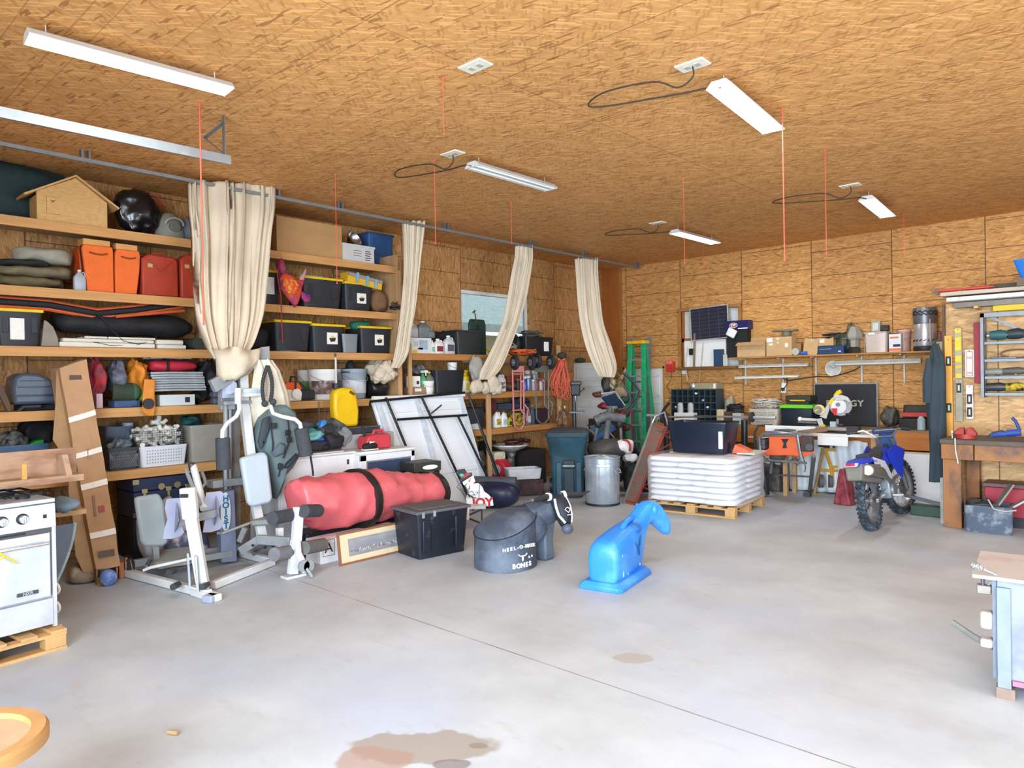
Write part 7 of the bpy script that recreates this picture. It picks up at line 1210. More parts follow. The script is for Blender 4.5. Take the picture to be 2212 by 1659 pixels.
for r in range(rows):
    z=.145+bh*(r+.5); off=.5 if r%2 else 0
    ks=[(-1/3,.36),(0,.36),(1/3,.36)] if r%2==0 else [(-.25,.54),(.25,.54)]
    for j,(u,wf) in enumerate(ks):
        c=mid+ax*(u*(Lp-.06))+nrm*(.29+q.uniform(-.02,.02)); c2=mid+ax*(u*(Lp-.06))+nrm*(.86+q.uniform(-.02,.02)); w_=Lp*wf*.95
        pos=['left','middle','right'][j] if len(ks)==3 else ['left','right'][j]
        lay=(ordn[r]+' layer' if r in(0,7) else ordn[r]+' layer from below')
        bag(n_,c.x,c.y,z,w_,.60,bh*q.uniform(.96,1.0),q.uniform(-.05,.05),f'white plastic bag in the {lay} of the pallet, near {pos} side'); n_+=1
        bag(n_+1,c2.x,c2.y,z,w_,.58,bh*.98,q.uniform(-.03,.03),f'white plastic bag in the {lay} of the pallet, far {pos} side'); n_+=1
ZT=.145+bh*rows+.012
R=[]
for z,s_ in((.16,1.06),(.25,1.04),(.4,1.05),(.55,1.035),(.7,1.04),(.755,1.0)):
    ring=[]
    for k in range(60):
        a=2*PI*k/60; c_=mid+nrm*.575; ex=math.copysign(abs(math.cos(a))**.22,math.cos(a))*(Lp*.5+.015)*s_; ey=math.copysign(abs(math.sin(a))**.22,math.sin(a))*.60*s_; v=c_+ax*ex+nrm*ey; ring.append(Vector((v.x,v.y,z)))
    R.append(ring)
single('stretch_film',crumple(MB().loft(R,cap=False),.022,7,4),mat('#eef2f7',.25,var=.03,alpha=.34,spec=.6),'clear crinkled stretch film wrapped around the white bags','film',ang=90)
# tub on top
tb=fl(1440,967,ZT); tb2=fl(1560,967,ZT); c=mid+nrm*.42+ax*(-.08); tt=thing('open_tote','glossy dark navy open tote standing on the white bags','storage tote',(c.x,c.y,ZT),an-.02); a_=dp(1428,940,c.x,c.y); b__=dp(1563,940,c.x,c.y); w_=(b__-a_).length; hh=dp(1500,912,c.x,c.y).z-ZT
mesh('bin',binbody(MB(),w_,.52,hh,.86),mat('#1b2536',.3,var=.15),tt,ang=50); mesh('sticker',MB().box((w_*.41,-.0,hh*.45),(.05,.04,hh*.55)),PAPER,tt,bevel=.004)
c=mid+nrm*.75+ax*.46; t=thing('orange_offcut','orange plastic pieces and a paper slip on the corner of the bag stack','plastic pieces',(c.x,c.y,ZT),an); mesh('orange_piece',MB().prism([(-.12,0),(.12,0),(.10,.04),(-.08,.12)],-.1,.1,1),mat('#e8714e',.5),t,bevel=.004); mesh('board',MB().bb(-.02,.22,-.2,.3,.0,.02),mat('#cfc9bb',.6),t)
# ---------------- red truss panel leaning on the pallet
t=thing('red_truss','red steel lattice frame with an expanded metal face leaning by the bag stack','lattice frame',tuple(fl(1365,1088))); RT=mat('#a2382e',.6,c2='#6b4036',thr=.55,sc=8); XR1=fl(1350,1085)
b0=fl(1347,1087); b1=fl(1372,1092); t0=dp(1408,915,-6.2,9.4); t1=dp(1440,922,-6.0,9.6); bk=Vector((.06,.35,0))
mesh('front_rail',MB().tube([b0,t0],.022,8),mat('#8c8a84',.5,.4),t,W=True); mesh('side_rail',MB().tube([b1,t1],.02,8),RT,t,W=True); mesh('rear_rail',MB().tube([b1+bk,t1+bk],.02,8),RT,t,W=True)
mesh('metal_face',MB().loft([[b0,b1,t1,t0],[b0+Vector((.01,.02,0)),b1+Vector((.01,.02,0)),t1+Vector((.01,.02,0)),t0+Vector((.01,.02,0))]]),mat('#6f6158',.6,.3,var=.3,c2='#8a4a3e',thr=.55,sc=7),t,W=True)
for k in range(9):
    u,v=k/9,(k+1)/9; A=b1.lerp(t1,u)+(bk if k%2 else Vector()); B__=b1.lerp(t1,v)+(Vector() if k%2 else bk); mesh('lattice_bar',MB().tube([A,B__],.012,6),RT,t,W=True)
    if k%2==0: mesh('cross_bar',MB().tube([b0.lerp(t0,u+.03),b1.lerp(t1,u+.03)],.012,6),RT,t,W=True)
mesh('top_hook',MB().tube([t0,t0+Vector((.05,.03,.12)),t0+Vector((.2,.05,.18)),t1+Vector((.02,0,.04))],.016,8),mat('#b9b6b0',.4,.4),t,W=True)
# ---------------- ladders, spare door, alarm box, exercise bike
def leaf():
    p=yp(1235,786,11.1); q_=yp(1322,782,11.1); t=thing('spare_door','white six-panel door leaf standing in the corner behind the drill press','door leaf',((p.x+q_.x)/2,11.1,.01)); w=(q_.x-p.x); mesh('door_leaf',paneldoor(MB(),-w/2,w/2,0,0,p.z,rows=((.05,.20),(.25,.40),(.46,.60),(.66,.79),(.84,.95)),cols=1),mat('#d5d4ce',.5,var=.06),t,bevel=.002)
leaf()
x0=yp(1352,950,11.55); LB=Vector((yp(1352,950,11.55).x,11.55,0)); 
t=thing('step_ladder','green fibreglass stepladder with a yellow top cap','ladder',(-7.35,11.3,0)); FG=mat('#1f9a62',.5,var=.12,c2='#35b07a',thr=.6,sc=12)
def yy(px,py,y=11.35): return yp(px,py,y)
l0,l1=yy(1340,1010),yy(1362,742); r0,r1=yy(1402,1010),yy(1390,742)
l0.z=r0.z=.02; l0.x=yy(1349,1000).x; r0.x=yy(1391,1000).x
mesh('left_rail',MB().bar(l0,l1,.045,.09,up=(1,0,0)),FG,t,W=True,bevel=.004); mesh('right_rail',MB().bar(r0,r1,.045,.09,up=(1,0,0)),FG,t,W=True,bevel=.004); mesh('top_cap',MB().box((l1+r1)/2+Vector((0,.03,.02)),(abs(r1.x-l1.x)+.1,.2,.06)),mat('#dcae2a',.5),t,W=True,bevel=.01)
for k in range(1,8): u=k/8; mesh('step',MB().box(l0.lerp(l1,u).lerp(r0.lerp(r1,u),.5)+Vector((0,.02,0)),((r0.lerp(r1,u)-l0.lerp(l1,u)).length,.09,.03)),mat('#9aa0a0',.4,.5),t,W=True)
for s,(a,b_) in enumerate(((l0,l1),(r0,r1))): mesh('rear_rail',MB().bar(a+Vector((.0,.55,0)),b_+Vector((0,.06,0)),.03,.05,up=(1,0,0)),FG,t,W=True)
t=thing('extension_ladder','grey aluminium extension ladder standing behind the green stepladder','ladder',(-7.2,11.9,0)); ALM=mat('#9ea4a6',.4,.6,var=.15)
a0,a1=yp(1372,1000,11.95),yp(1361,732,12.03); c0,c1=yp(1400,1000,11.95),yp(1402,728,12.03); a0.z=c0.z=.01
mesh('rail',MB().bar(a0,a1,.03,.08,up=(1,0,0)),ALM,t,W=True); mesh('rail',MB().bar(c0,c1,.03,.08,up=(1,0,0)),ALM,t,W=True)
for k in range(1,9): u=k/9; mesh('rung',MB().cyl(a0.lerp(a1,u),c0.lerp(c1,u),.016),ALM,t,W=True)
p=yp(1448,787,12.04); t=thing('alarm_box','red wall box with a pink cover beside the white back door','wall box',(p.x,12.05,p.z)); mesh('box_body',MB().box((0,0,-.05),(.16,.08,.2)),mat('#c8362e',.5),t,bevel=.006); mesh('box_cover',MB().box((-.01,-.03,.04),(.13,.05,.08)),mat('#e0706a',.5),t,bevel=.006); mesh('wire',MB().tube([(.03,-.03,-.15),(.02,-.03,-.3),(-.08,-.03,-.42),(.03,-.02,-.6),(-.05,-.02,-.75)],.005,5),BLK,t)
# drill press
p=Vector((-7.55,10.2,0)); t=thing('drill_press','black floor-standing drill press in front of the spare door','drill press',tuple(p)); Z=lambda x,y:dp(x,y,p.x,p.y)
c=Z(1237,1030); mesh('column',MB().cyl((Z(1240,900).x,Z(1240,900).y,0),Z(1240,860)+Vector((0,0,.1)),.035,n=12),mat('#4a4c4e',.4,.5),t,W=True); mesh('head',MB().box(Z(1242,842),(.17,.34,.20),(0,0,.7)),BLK,t,W=True,bevel=.02); mesh('belt_cover',MB().box(Z(1243,828),(.2,.4,.07),(0,0,.7)),mat('#3a3b3d',.4),t,W=True,bevel=.02); mesh('chuck',MB().tube([Z(1243,855),Z(1243,876)],[.03,.018],12),CHR,t,W=True); mesh('feed_handle',MB().tube([Z(1243,855),Z(1261,840)],.008,6).ball(Z(1261,840),.018,8),BLK,t,W=True); mesh('table',MB().box(Z(1246,890),(.28,.28,.03),(0,0,.7)),mat('#55585a',.4,.4),t,W=True); mesh('base',MB().box((Z(1240,900).x,Z(1240,900).y,.03),(.3,.4,.06),(0,0,.7)),BLK,t,W=True)
# elliptical / exercise bike
p=Vector((-6.75,9.55,0)); t=thing('elliptical_trainer','dusty grey elliptical trainer with a console and long arms','exercise machine',tuple(p)); E=lambda x,y,d=0:dp(x,y,p.x,p.y)+Vector((.5,-.85,0))*d; EG=mat('#55585a',.6,c2='#77736c',thr=.55,sc=5); ED=mat('#2b2e33',.5,var=.2)
def ep(nm,mb,m,**k): mesh(nm,mb,m,t,W=True,**k)
ep('mast',MB().tube([E(1308,955),E(1318,880)],[.06,.045],12),EG); ep('shroud',MB().ball(E(1312,970),(.26,.36,.17),20,wob=.03,sqr=.8),mat('#4c4a48',.6,var=.2),ang=80); ep('hub_cover',MB().tube([E(1285,908),E(1312,898),E(1350,905)],[.07,.085,.07],14),EG)
cp=[E(1300,857,.12),E(1330,848,.12),E(1346,878,.0),E(1318,880,.0)]; ep('console',MB().loft([cp,[c_+Vector((-.03,.05,-.03)) for c_ in cp]]),mat('#26364a',.3,var=.1),bevel=.01); ep('console_bezel',MB().tube([E(1299,850,.1),E(1330,846,.1),E(1350,876,0)],.012,8),mat('#9a9ca0',.4),); ep('console_mount',MB().box(E(1322,880),(.16,.1,.05)),mat('#77797c',.4),bevel=.01)
ep('left_arm',MB().tube([E(1292,915),E(1283,955),E(1272,995),E(1268,1010)],.024,10),EG); ep('right_arm',MB().tube([E(1340,912),E(1342,950),E(1340,985)],.026,10),EG)
ep('arm_joint',MB().ball(E(1292,915),(.06,.06,.08),12),ED); ep('arm_joint',MB().ball(E(1338,915),(.06,.06,.08),12),ED)
ep('grip_arm',MB().tube([E(1345,903),E(1362,880),E(1379,858),E(1381,845),E(1368,825),E(1352,810),E(1344,804)],.022,10),ED); ep('fixed_handle',MB().tube([E(1335,885),E(1355,880),E(1362,870),E(1360,850),E(1348,835)],.018,10),mat('#3c4148',.5)); ep('left_grip_arm',MB().tube([E(1286,905),E(1300,893)],.022,8),ED)
ep('base_rail',MB().bar(E(1275,1048),E(1345,1030),.08,.08),ED); ep('pedal_arm',MB().tube([E(1368,1015),E(1345,1032),E(1320,1050)],.022,8),EG); ep('front_foot',MB().box((p.x,p.y,.03),(.5,.08,.06),(0,0,.6)),ED); ep('crank_disc',MB().cyl(E(1325,1000,.05),E(1325,1000,.1),.14,n=22),BLK)
# clutter around it
t=thing('toy_motorbike','small blue motorbike parked behind the wheeled bin','motorcycle',(-7.25,10.45,0)); Z=lambda x,y:dp(x,y,-7.2,10.3)
mesh('blue_fairing',MB().loft([[Z(x,y)+Vector((0,o,0)) for x,y in((1285,945),(1318,918),(1320,932),(1300,946),(1288,952))] for o in(0,.1)]),mat('#2f6fb8',.4),t,W=True); mesh('body_cover',MB().loft([[Z(x,y)+Vector((0,o,0)) for x,y in((1272,920),(1310,915),(1320,930),(1295,945),(1280,940))] for o in(.02,.18)]),mat('#2e5468',.5),t,W=True)
for x,y in((1268,962),): c=Z(x,y); mesh('wheel',MB().tube([c+Vector((.13*0,.0,0))+Vector((.15*math.cos(a),.02,.2*math.sin(a))) for a in [2*PI*k/20 for k in range(20)]],.03,8,closed=True),BLK,t,W=True); mesh('fender_arc',MB().tube([c+Vector((.22*math.cos(a),.0,.28*math.sin(a))) for a in [.4+2.4*k/8 for k in range(9)]],.02,8),mat('#8d9194',.4,.4),t,W=True)
mesh('frame_tube',MB().tube([Z(1310,925),Z(1345,970),Z(1360,1000)],.016,8),mat('#8d9194',.4,.5),t,W=True); mesh('floor_stand',MB().bb(-7.35,-7.05,10.2,10.5,0,.5),BLKM,t,W=True)
def clut(nm,lb,cat,x0,x1,y0_,y1_,x,y,d,m,seed,cr=.03,sq=.8,drop=None):
    a=dp(x0,y1_,x,y); b_=dp(x1,y0_,x,y); w=math.hypot(b_.x-a.x,b_.y-a.y); h=b_.z-a.z; c=(a+b_)/2
    mb=MB().ball((0,0,0),(w/2,d/2,h/2),22,wob=.08,seed=seed,sqr=sq); crumple(mb,cr,9,seed); 
    if drop is not None:
        zz=c.z-h/2; c.z-=max(0,zz-drop)
    return single(nm,mb,m,lb,cat,tuple(c),YAW,None,sub=1,ang=80)
def stand(lb,x,y,w,d,h,m=BLKM,nm='storage_box',rz=0): return single(nm,MB().bb(-w/2,w/2,-d/2,d/2,0,h),m,lb,'box',(x,y,0),rz,bevel=.01)
a=dp(1262,975,-7.3,9.7); clut('white_sack','white sack slumped between the wheeled bin and the trainer','sack',1241,1258,978,1008,-7.15,9.45,.3,mat('#c9c8c4',.6),3); stand('black box under the white sack behind the wheeled bin',-7.15,9.5,.35,.35,dp(1250,1006,-7.15,9.45).z-.02)
t=thing('orange_trimmer','orange plastic tool handle on the floor beside the galvanised can','power tool',(-6.6,9.1,0)); Z=lambda x,y:dp(x,y,-6.45,9.35); mesh('handle_loop',MB().tube([Z(1264,1012),Z(1252,1011),Z(1247,1018),Z(1248,1034),Z(1256,1036),Z(1264,1030)],.025,8,closed=True),mat('#e2602a',.45),t,W=True); mesh('tool_body',MB().box(Z(1262,1034)+Vector((.1,.05,-.06)),(.3,.2,.16)),mat('#3a2c26',.6),t,W=True,bevel=.02); mesh('foot',MB().box((-6.5,9.25,.05),(.25,.2,.1)),BLK,t,W=True)
clut('white_sheet','white crumpled sheet behind the trainer console mast','sheet',1328,1368,950,980,-6.3,9.9,.3,WHT,5,.04); clut('white_sheet','white padded piece beside the red looped hose behind the galvanised can','sheet',1345,1378,980,1000,-6.2,9.8,.3,mat('#dfe0e2',.5),6,.02); stand('dark crate behind the galvanised can carrying white sheets',-6.15,9.95,.7,.5,dp(1350,998,-6.2,9.8).z-.03,rz=.6)
p=dp(1350,965,-6.3,9.75); single('red_hose',MB().tube([p+Vector((.1*math.cos(a),.0,.11*math.sin(a))) for a in [-.6+2.6*k/8 for k in range(9)]],.018,8),mat('#c23a34',.5),'short red looped hose on the white sheet','hose')
clut('car_seat','black car seat piece between the galvanised can and the red lattice','seat',1345,1385,1000,1060,-6.05,9.35,.3,BLKM,8,.04); clut('dark_mat','dark shell leaning beside the stepladder foot','mat',1365,1390,965,985,-6.3,10.4,.35,BLK,9,.01); stand('dark chest under the dark shell by the stepladder',-6.25,10.55,.4,.3,dp(1378,983,-6.3,10.4).z-.02,rz=.3)
# shelf in the corner of brown things
yc=11.6; t=thing('corner_cabinet','dark cabinet heaped with helmets between the spare door and the stepladder','cabinet',(-7.72,10.75,0)); hz=dp(1310,905,-7.7,10.75).z; mesh('cabinet_body',MB().bb(-.2,.35,-.05,.35,0,hz),mat('#3a2a26',.7,var=.3),t); 
for k in range(3): mesh('shelf_board',MB().bb(-.2,.40,-.10,.35,hz*.3*(k+1)-.02,hz*.3*(k+1)),mat('#6a3a30',.7),t)
for (x0,x1,y0_,y1_,m,lb,nm,sd) in((1300,1318,812,848,mat('#3b3a36',.6),'dark pointed hood hung before the drape end','hood_mask',1),(1314,1330,817,842,mat('#6a5c4a',.5,c2='#cfc29c',thr=.56,sc=22),'helmet with a pale skull pattern','helmet',2),(1330,1346,818,842,mat('#8d8156',.5,c2='#4a4436',thr=.5,sc=16),'mottled olive helmet beside the skull helmet','helmet',3),(1326,1354,832,862,mat('#9a8468',.7),'tan canvas sack below the helmets','sack',4),(1292,1318,870,884,mat('#8e2034',.5),'dark red glove on the heap left of the console','glove',5),(1338,1358,852,872,mat('#2c4a42',.7),'dark green cloth right of the trainer console','cloth',6),(1280,1300,846,858,mat('#7a4a3c',.6),'brown leather flap left of the trainer console','leather piece',7),(1336,1362,880,900,mat('#7a3a30',.6),'rust red boards below the console arm','board',8),(1345,1362,915,930,mat('#5b3a2c',.6),'brown wooden blocks behind the right trainer arm','block',9),(1262,1300,786,797,mat('#3c443a',.8),'dark camouflage cap lying on top of the spare door','cap',10)):
    if nm!='cap': clut(nm,lb,nm.replace('_',' '),x0,x1,y0_,y1_,-7.62,10.85,.25,m,sd,.015)
single('camo_cap',MB().ball((0,0,.04),(.13,.06,.05),14),mat('#3c443a',.8),'dark camouflage cap lying on top of the spare door','cap',(yp(1252,784,11.1).x,11.12,yp(1252,784,11.1).z+.012))
t=thing('antler_rack','pale carved antler shape standing above the helmets','antler',tuple(dp(1350,800,-7.5,11.3))); Z=lambda x,y:dp(x,y,-7.5,11.3); mesh('antler_body',MB().tube([Z(1330,835),Z(1343,815),Z(1352,795)],[.05,.035,.01],8),mat('#a8916a',.6),t,W=True); mesh('antler_fork',MB().tube([Z(1328,790),Z(1332,805),Z(1343,815)],.014,6),mat('#8f7a56',.6),t,W=True)
# ---------------- long workbench on the back wall
BY=11.35; BT_=1.0; t=thing('workbench','long orange fronted workbench along the back wall','workbench',(-4.6,11.7,0)); BM=mat('#b5702c',.5,var=.2,sc=3,stretch=(.5,3,6))
bx0,bx1=-6.95,-2.05; mesh('bench_top',MB().bb(bx0,bx1,BY,12.08,BT_-.04,BT_),mat('#8b7a58',.6,var=.3,sc=4),t,W=True,bevel=.003); mesh('front_rail',MB().bb(bx0,bx1,BY-.025,BY,BT_-.28,BT_-.02),BM,t,W=True,bevel=.003)
for x in(-6.9,-5.4,-3.9,-2.1): mesh('leg',MB().bb(x-.045,x+.045,BY+.02,BY+.11,0,BT_-.05),POSTM,t,W=True)
for x,z_ in((-5.05,.80),(-2.9,.78),(-4.0,.86)): mesh('drawer_pull',MB().bb(x-.05,x+.05,BY-.035,BY-.026,z_,z_+.02),PAPER,t,W=True)
t=thing('white_tarpaulin','white plastic sheet hung in folds below the workbench','sheet',(-3.9,BY-.06,0)); R=[]
for z_ in [ .02+.80*k/10 for k in range(11)]: R.append([Vector((-4.85+1.62*u/60,BY-.10+.03*math.sin(u*.9+z_*3)+.035*math.sin(u*.25+z_*6)*(.9-z_),z_+.01*math.sin(u*.5))) for u in range(61)])
mesh('sheet_panel',MB().loft(R,cap=False,closed=False),mat('#dfe6ea',.4,var=.05),t,W=True,solid=.004,ang=180)
single('white_cabinet',MB().bb(-.55,.42,0,.32,0,.70),mat('#e6e6e4',.45,var=.04),'plain white cabinet front below the bench behind the motorcycle','cabinet',(-2.65,BY-.37,0),0,bevel=.006)
# pigeonhole bin
f=BS(1450,1546,842,BT_,11.62); w,h=f['w'],f['h']; t=TH('pigeonhole_bin','slate steel pigeonhole bin of small square compartments on the bench','parts bin',f); PG=mat('#3e4b52',.5,.2,var=.15); d=.3
mesh('back_panel',MB().bb(-w/2,w/2,d-.01,d,0,h),PG,t); mb=MB()
for k in range(9): x=-w/2+w*k/8; mb.bb(x-.005,x+.005,0,d,0,h)
mesh('dividers',mb,PG,t)
for k in range(6): z_=h*k/5; mesh('tier_plate',MB().bb(-w/2-.006,w/2+.006,-.002,d,z_-.007 if k else 0,z_+.007),PG,t)
mesh('lower_lip',MB().bb(-w/2,w/2,-.01,0,0,h*.05),PG,t)
for (i,j,nm) in((4.4,4.4,'white_scrap'),(5.7,3.4,'white_scrap'),(6.4,2.3,'white_scrap'),(.7,2.3,'white_scrap')): mesh(nm,MB().ball((-w/2+w*i/8,.03,h*j/5),(.03,.03,.018),8,wob=.2,seed=int(i*7)),PAPER,t)
ZP=BT_+h+.01; f=BS(1500,1547,828,ZP,11.68); carton('long flat grey brown carton on top of the pigeonhole bin',f,.25,mat('#a09478',.7),tape=False,marks=((.42,.5,.1,.8,PAPER),))
f=BS(1486,1501,830,ZP,11.66); w=f['w']; t=TH('chrome_socket','shiny chrome fluted cup on top of the pigeonhole bin','cup',f); mesh('cup_body',MB().lathe([(w*.45,0),(w*.5,.01),(w*.5,.08),(w*.44,.1),(w*.3,.1)],18,(0,w/2,0)),CHR,t)
# on the bench, back row
def bcart(lb,x0,x1,t_,m,y=11.6,z_=BT_,d=.2,**k): return carton(lb,BS(x0,x1,t_,z_,y),d,m,tape=False,**k)
bcart('white plastic box standing before the pigeonhole bin',1456,1498,892,WHT,11.45,name='plastic_box',d=.14)
for (x0,x1,lb) in((1463,1474,'pale grey bottle left in the white plastic box'),(1484,1497,'crumpled pale bottle right of the grey one')): single('bottle',MB().lathe([(.05,0),(.055,.1),(.05,.19),(.03,.21)],12),mat('#b9bab8',.5),lb,'bottle',(BS(x0,x1,880,BT_,11.5)['loc'][0],11.52,BT_+.15),0)
def bheap(nm,lb,cat,x0,x1,t_,m,seed,y=11.65,z_=BT_,d=.3,cr=.04,b_=None):
    f=BS(x0,x1,t_,z_,y); w,h=f['w'],f['h']; mb=MB().ball((0,d/2,h/2),(w/2,d/2,h/2),22,wob=.1,seed=seed,sqr=.75); crumple(mb,cr,12,seed); z0=min(v.z for v in mb.v)
    for v in mb.v: v.z-=z0
    return single(nm,mb,m,lb,cat,(f['loc'][0],y,z_+.004),0,sub=1,ang=80)
single('black_cable_heap',cables(MB(),(0,.1,.0),.16,12,31,.008,.9),BLK,'heap of black cables right of the pigeonhole bin','cables',(yp(1580,880,11.6).x,11.65,BT_+.17),0)
bcart('yellow and white carton below the black cable heap',1548,1562,885,mat('#d8b22c',.5,c2='#c9c9bf',thr=.5,sc=14),11.48,d=.12); bcart('dark brown carton right of the yellow carton',1564,1580,890,mat('#5a4234',.6),11.5,d=.15); bcart('white and teal carton below the barbell',1582,1600,893,mat('#b9c7c2',.5),11.45,d=.12)
bheap('cable_bag','clear bag of parts behind the black cables','bag',1560,1580,864,mat('#9c9a8c',.5),3,11.8,d=.2,cr=.02)
f=BS(1616,1680,884,BT_,11.5); t=basket('white slotted basket heaped with white cords on the bench',f,.28,mat('#c9c0ae',.6),name='cord_basket'); single('cord_heap',cables(MB(),(0,.1,.0),.26,22,33,.009,.85),mat('#cdc4b6',.5,var=.2),'heap of white cords overflowing the slotted basket','cords',(f['loc'][0],11.55,BT_+f['h']*.7),0)
tote('black tote with a bright lime green lid on the bench',BS(1684,1756,876,BT_,11.5),.4,mat('#232b36',.5),mat('#6fd02c',.45,var=.08),ribs=False,lidh=.05,tap=.9)
f=BS(1696,1750,862,BT_+.32,11.55); zt=BT_+BS(1684,1756,876,BT_,11.5)['h']+.02; w=f['w']; t=thing('tool_case','dark olive tool case lying on the lime green lid','tool case',(f['loc'][0],11.55,zt)); mesh('case_body',MB().bb(-w/2,w/2,0,.3,.04,.14),mat('#37362c',.6),t,bevel=.015); mesh('case_latch',MB().bb(-w*.3,w*.3,-.01,0,.05,.07),YEL,t); mesh('case_base',MB().bb(-w*.45,w*.45,0,.28,0,.04),BLK,t)
# ENERGY panel
f=BS(1757,1895,827,BT_,11.93); w,h=f['w'],f['h']; t=TH('speaker_panel','large black panel with a grey rim and pale capital letters behind the mitre saw','panel',f); mesh('grey_rim',MB().bb(-w/2,w/2,.02,.05,0,h),mat('#8f8e88',.6),t,bevel=.006); mesh('black_face',MB().bb(-w/2+.02,w/2-.02,0,.02,0,h-.025),mat('#242426',.6,var=.1),t,bevel=.012)
lx=yp(1850,873,11.92)
for ch,px in zip('ENERGY',(1789,1802,1815,1829,1844,1859)): p=yp(px,872,11.925); text('lettering',ch,.135,mat('#b9b5aa',.5),t,(p.x-f['loc'][0],-.004,p.z-f['loc'][2]),(PI/2,0,0),.004,.003)
# mitre saw
c=yp(1795,930,10.95); t=thing('mitre_saw','grey and yellow sliding mitre saw with a red clip on a stand','mitre saw',(c.x,10.95,.98)); q_=lambda x,y,d=0: yp(x,y,10.95-d); LG=mat('#c3bfb8',.45,var=.1); DG=mat('#6b6866',.5)
mk=lambda nm,mb,m,**k: mesh(nm,mb,m,t,W=True,**k)
mk('base',MB().box(q_(1790,924),(.62,.4,.05)),mat('#9a9791',.4,.4),bevel=.006); mk('support_arm',MB().loft([[q_(x,y,o) for x,y in((1762,905),(1775,903),(1780,920),(1790,926),(1772,928),(1767,915))] for o in(-.05,.08)]),LG,bevel=.005)
mk('main_arm',MB().loft([[q_(x,y,o) for x,y in((1770,900),(1785,905),(1793,880),(1812,858),(1820,855),(1805,852),(1795,862),(1778,888))] for o in(-.04,.08)]),LG,bevel=.006); mk('blade_guard',MB().cyl(q_(1816,876,-.06),q_(1816,876,.05),.155,n=28),mat('#8a8787',.4),bevel=.008); mk('guard_face',MB().cyl(q_(1812,878,.05),q_(1812,878,.09),.105,n=24),mat('#cfccc6',.4),bevel=.006); mk('blade_bolt',MB().cyl(q_(1810,874,.09),q_(1810,874,.12),.03,n=14),DG)
mk('top_cover',MB().loft([[q_(x,y,o) for x,y in((1800,856),(1818,853),(1832,858),(1838,872),(1826,864),(1806,866))] for o in(.0,.1)]),LG,bevel=.006); mk('top_handle',MB().tube([q_(1804,856,.03),q_(1811,848,.03),(q_(1817,845,.03))],[.03,.035,.03],12),YEL); mk('motor_housing',MB().tube([q_(1768,885,-.1),q_(1770,885,.14)],.075,20),mat('#d8ba6a',.45)); mk('motor_cap',MB().tube([q_(1766,886,.14),q_(1766,886,.2)],.06,18),DG); mk('motor_badge',MB().bar(q_(1761,888,.21),q_(1768,884,.21),.03,.02),YEL)
mk('arm_badge',MB().bar(q_(1792,873,.09),q_(1800,862,.09),.03,.05),YEL); mk('red_clip',MB().loft([[q_(x,y,o) for x,y in((1797,882),(1808,882),(1808,892),(1803,898),(1798,890))] for o in(.08,.15)]),mat('#d4242e',.4)); mk('side_rail',MB().bar(q_(1727,905),q_(1764,907),.05,.04),mat('#d2d0cc',.4),bevel=.006); mk('rail_knob',MB().ball(q_(1728,905),.035,10),WHT); mk('lower_rail',MB().bar(q_(1724,911),q_(1765,913),.03,.03),DG); mk('yellow_latch',MB().box(q_(1779,920,.1),(.05,.03,.04)),YEL)
mk('lever',MB().tube([q_(1822,892,.0),q_(1838,898,.05)],.02,8),BLK); mk('clamp',MB().tube([q_(1809,905,.1),q_(1810,922,.1)],.018,8),CHR); mk('clamp_block',MB().box(q_(1801,918,.1),(.08,.08,.1)),mat('#9fb4b8',.5))
single('battery_pack',MB().box((0,0,.05),(.28,.14,.1)).cyl((-.12,-.0,.1),(-.12,0,.13),.05),mat('#3a3232',.6),'dark battery tool lying right of the mitre saw','power tool',(yp(1835,925,10.85).x,10.85,.972),0,bevel=.01)
# stand carrying it: white topped wooden table
t=thing('saw_table','white topped table carrying the mitre saw and white fence boards','table',(-4.0,10.95,0)); xa,xb=yp(1700,935,10.9).x,yp(1905,935,10.9).x
mesh('table_top',MB().bb(xa,xb,10.65,11.12,.93,.965),mat('#dcdad4',.5,var=.06),t,W=True,bevel=.003); mesh('white_fence',MB().bb(xa-.25,yp(1762,930,10.7).x,10.68,10.70,.935+.035,1.06),WHT,t,W=True); mesh('apron_board',MB().bb(yp(1765,940,10.6).x,yp(1830,940,10.6).x,10.62,10.645,.80,.93),WHT,t,W=True)
for x in(xa+.05,xb-.05):
    for y in(10.7,11.05): mesh('leg',MB().bb(x-.03,x+.03,y-.03,y+.03,0,.93),POSTM,t,W=True)
# table saw (orange) with tube frame
c=Vector((-4.45,10.55,0)); q_=lambda x,y,d=0: yp(x,y,10.5-d); t=thing('table_saw','orange portable table saw on a grey tubular stand','table saw',(-4.45,10.55,0)); OT=mat('#e8683a',.5,var=.15,sc=4,c2='#c98a68',thr=.62)
mk('saw_body',MB().loft([[q_(x,y,o) for x,y in((1661,942),(1740,942),(1762,978),(1735,988),(1710,984),(1648,984),(1646,978),(1661,968))] for o in(-.06,.36)]),OT,bevel=.012); mk('saw_top',MB().loft([[q_(x,y,o) for x,y in((1655,934),(1672,930),(1745,936),(1752,944),(1652,942))] for o in(-.10,.40)]),mat('#8f9294',.35,.6),bevel=.006); mk('dark_crest',MB().loft([[q_(x,y,o) for x,y in((1687,948),(1704,948),(1698,958),(1700,968),(1690,968),(1693,958))] for o in(.36,.372)]),BLK); mk('side_vent',MB().box(q_(1652,962,.15),(.12,.3,.2)),mat('#3a3636',.6,c2='#8a8a8a',thr=.55,sc=30,stretch=(.1,.1,4)),bevel=.01)
mk('motor_box',MB().box(q_(1744,958,.4),(.16,.1,.22)),mat('#4a3a32',.6),bevel=.015); mk('crank_wheel',MB().cyl(q_(1748,966,.45),q_(1748,966,.49),.05,n=18),BLK); mk('blade_base',MB().ball(q_(1680,985),(.12,.12,.09),12),mat('#6b6662',.5))
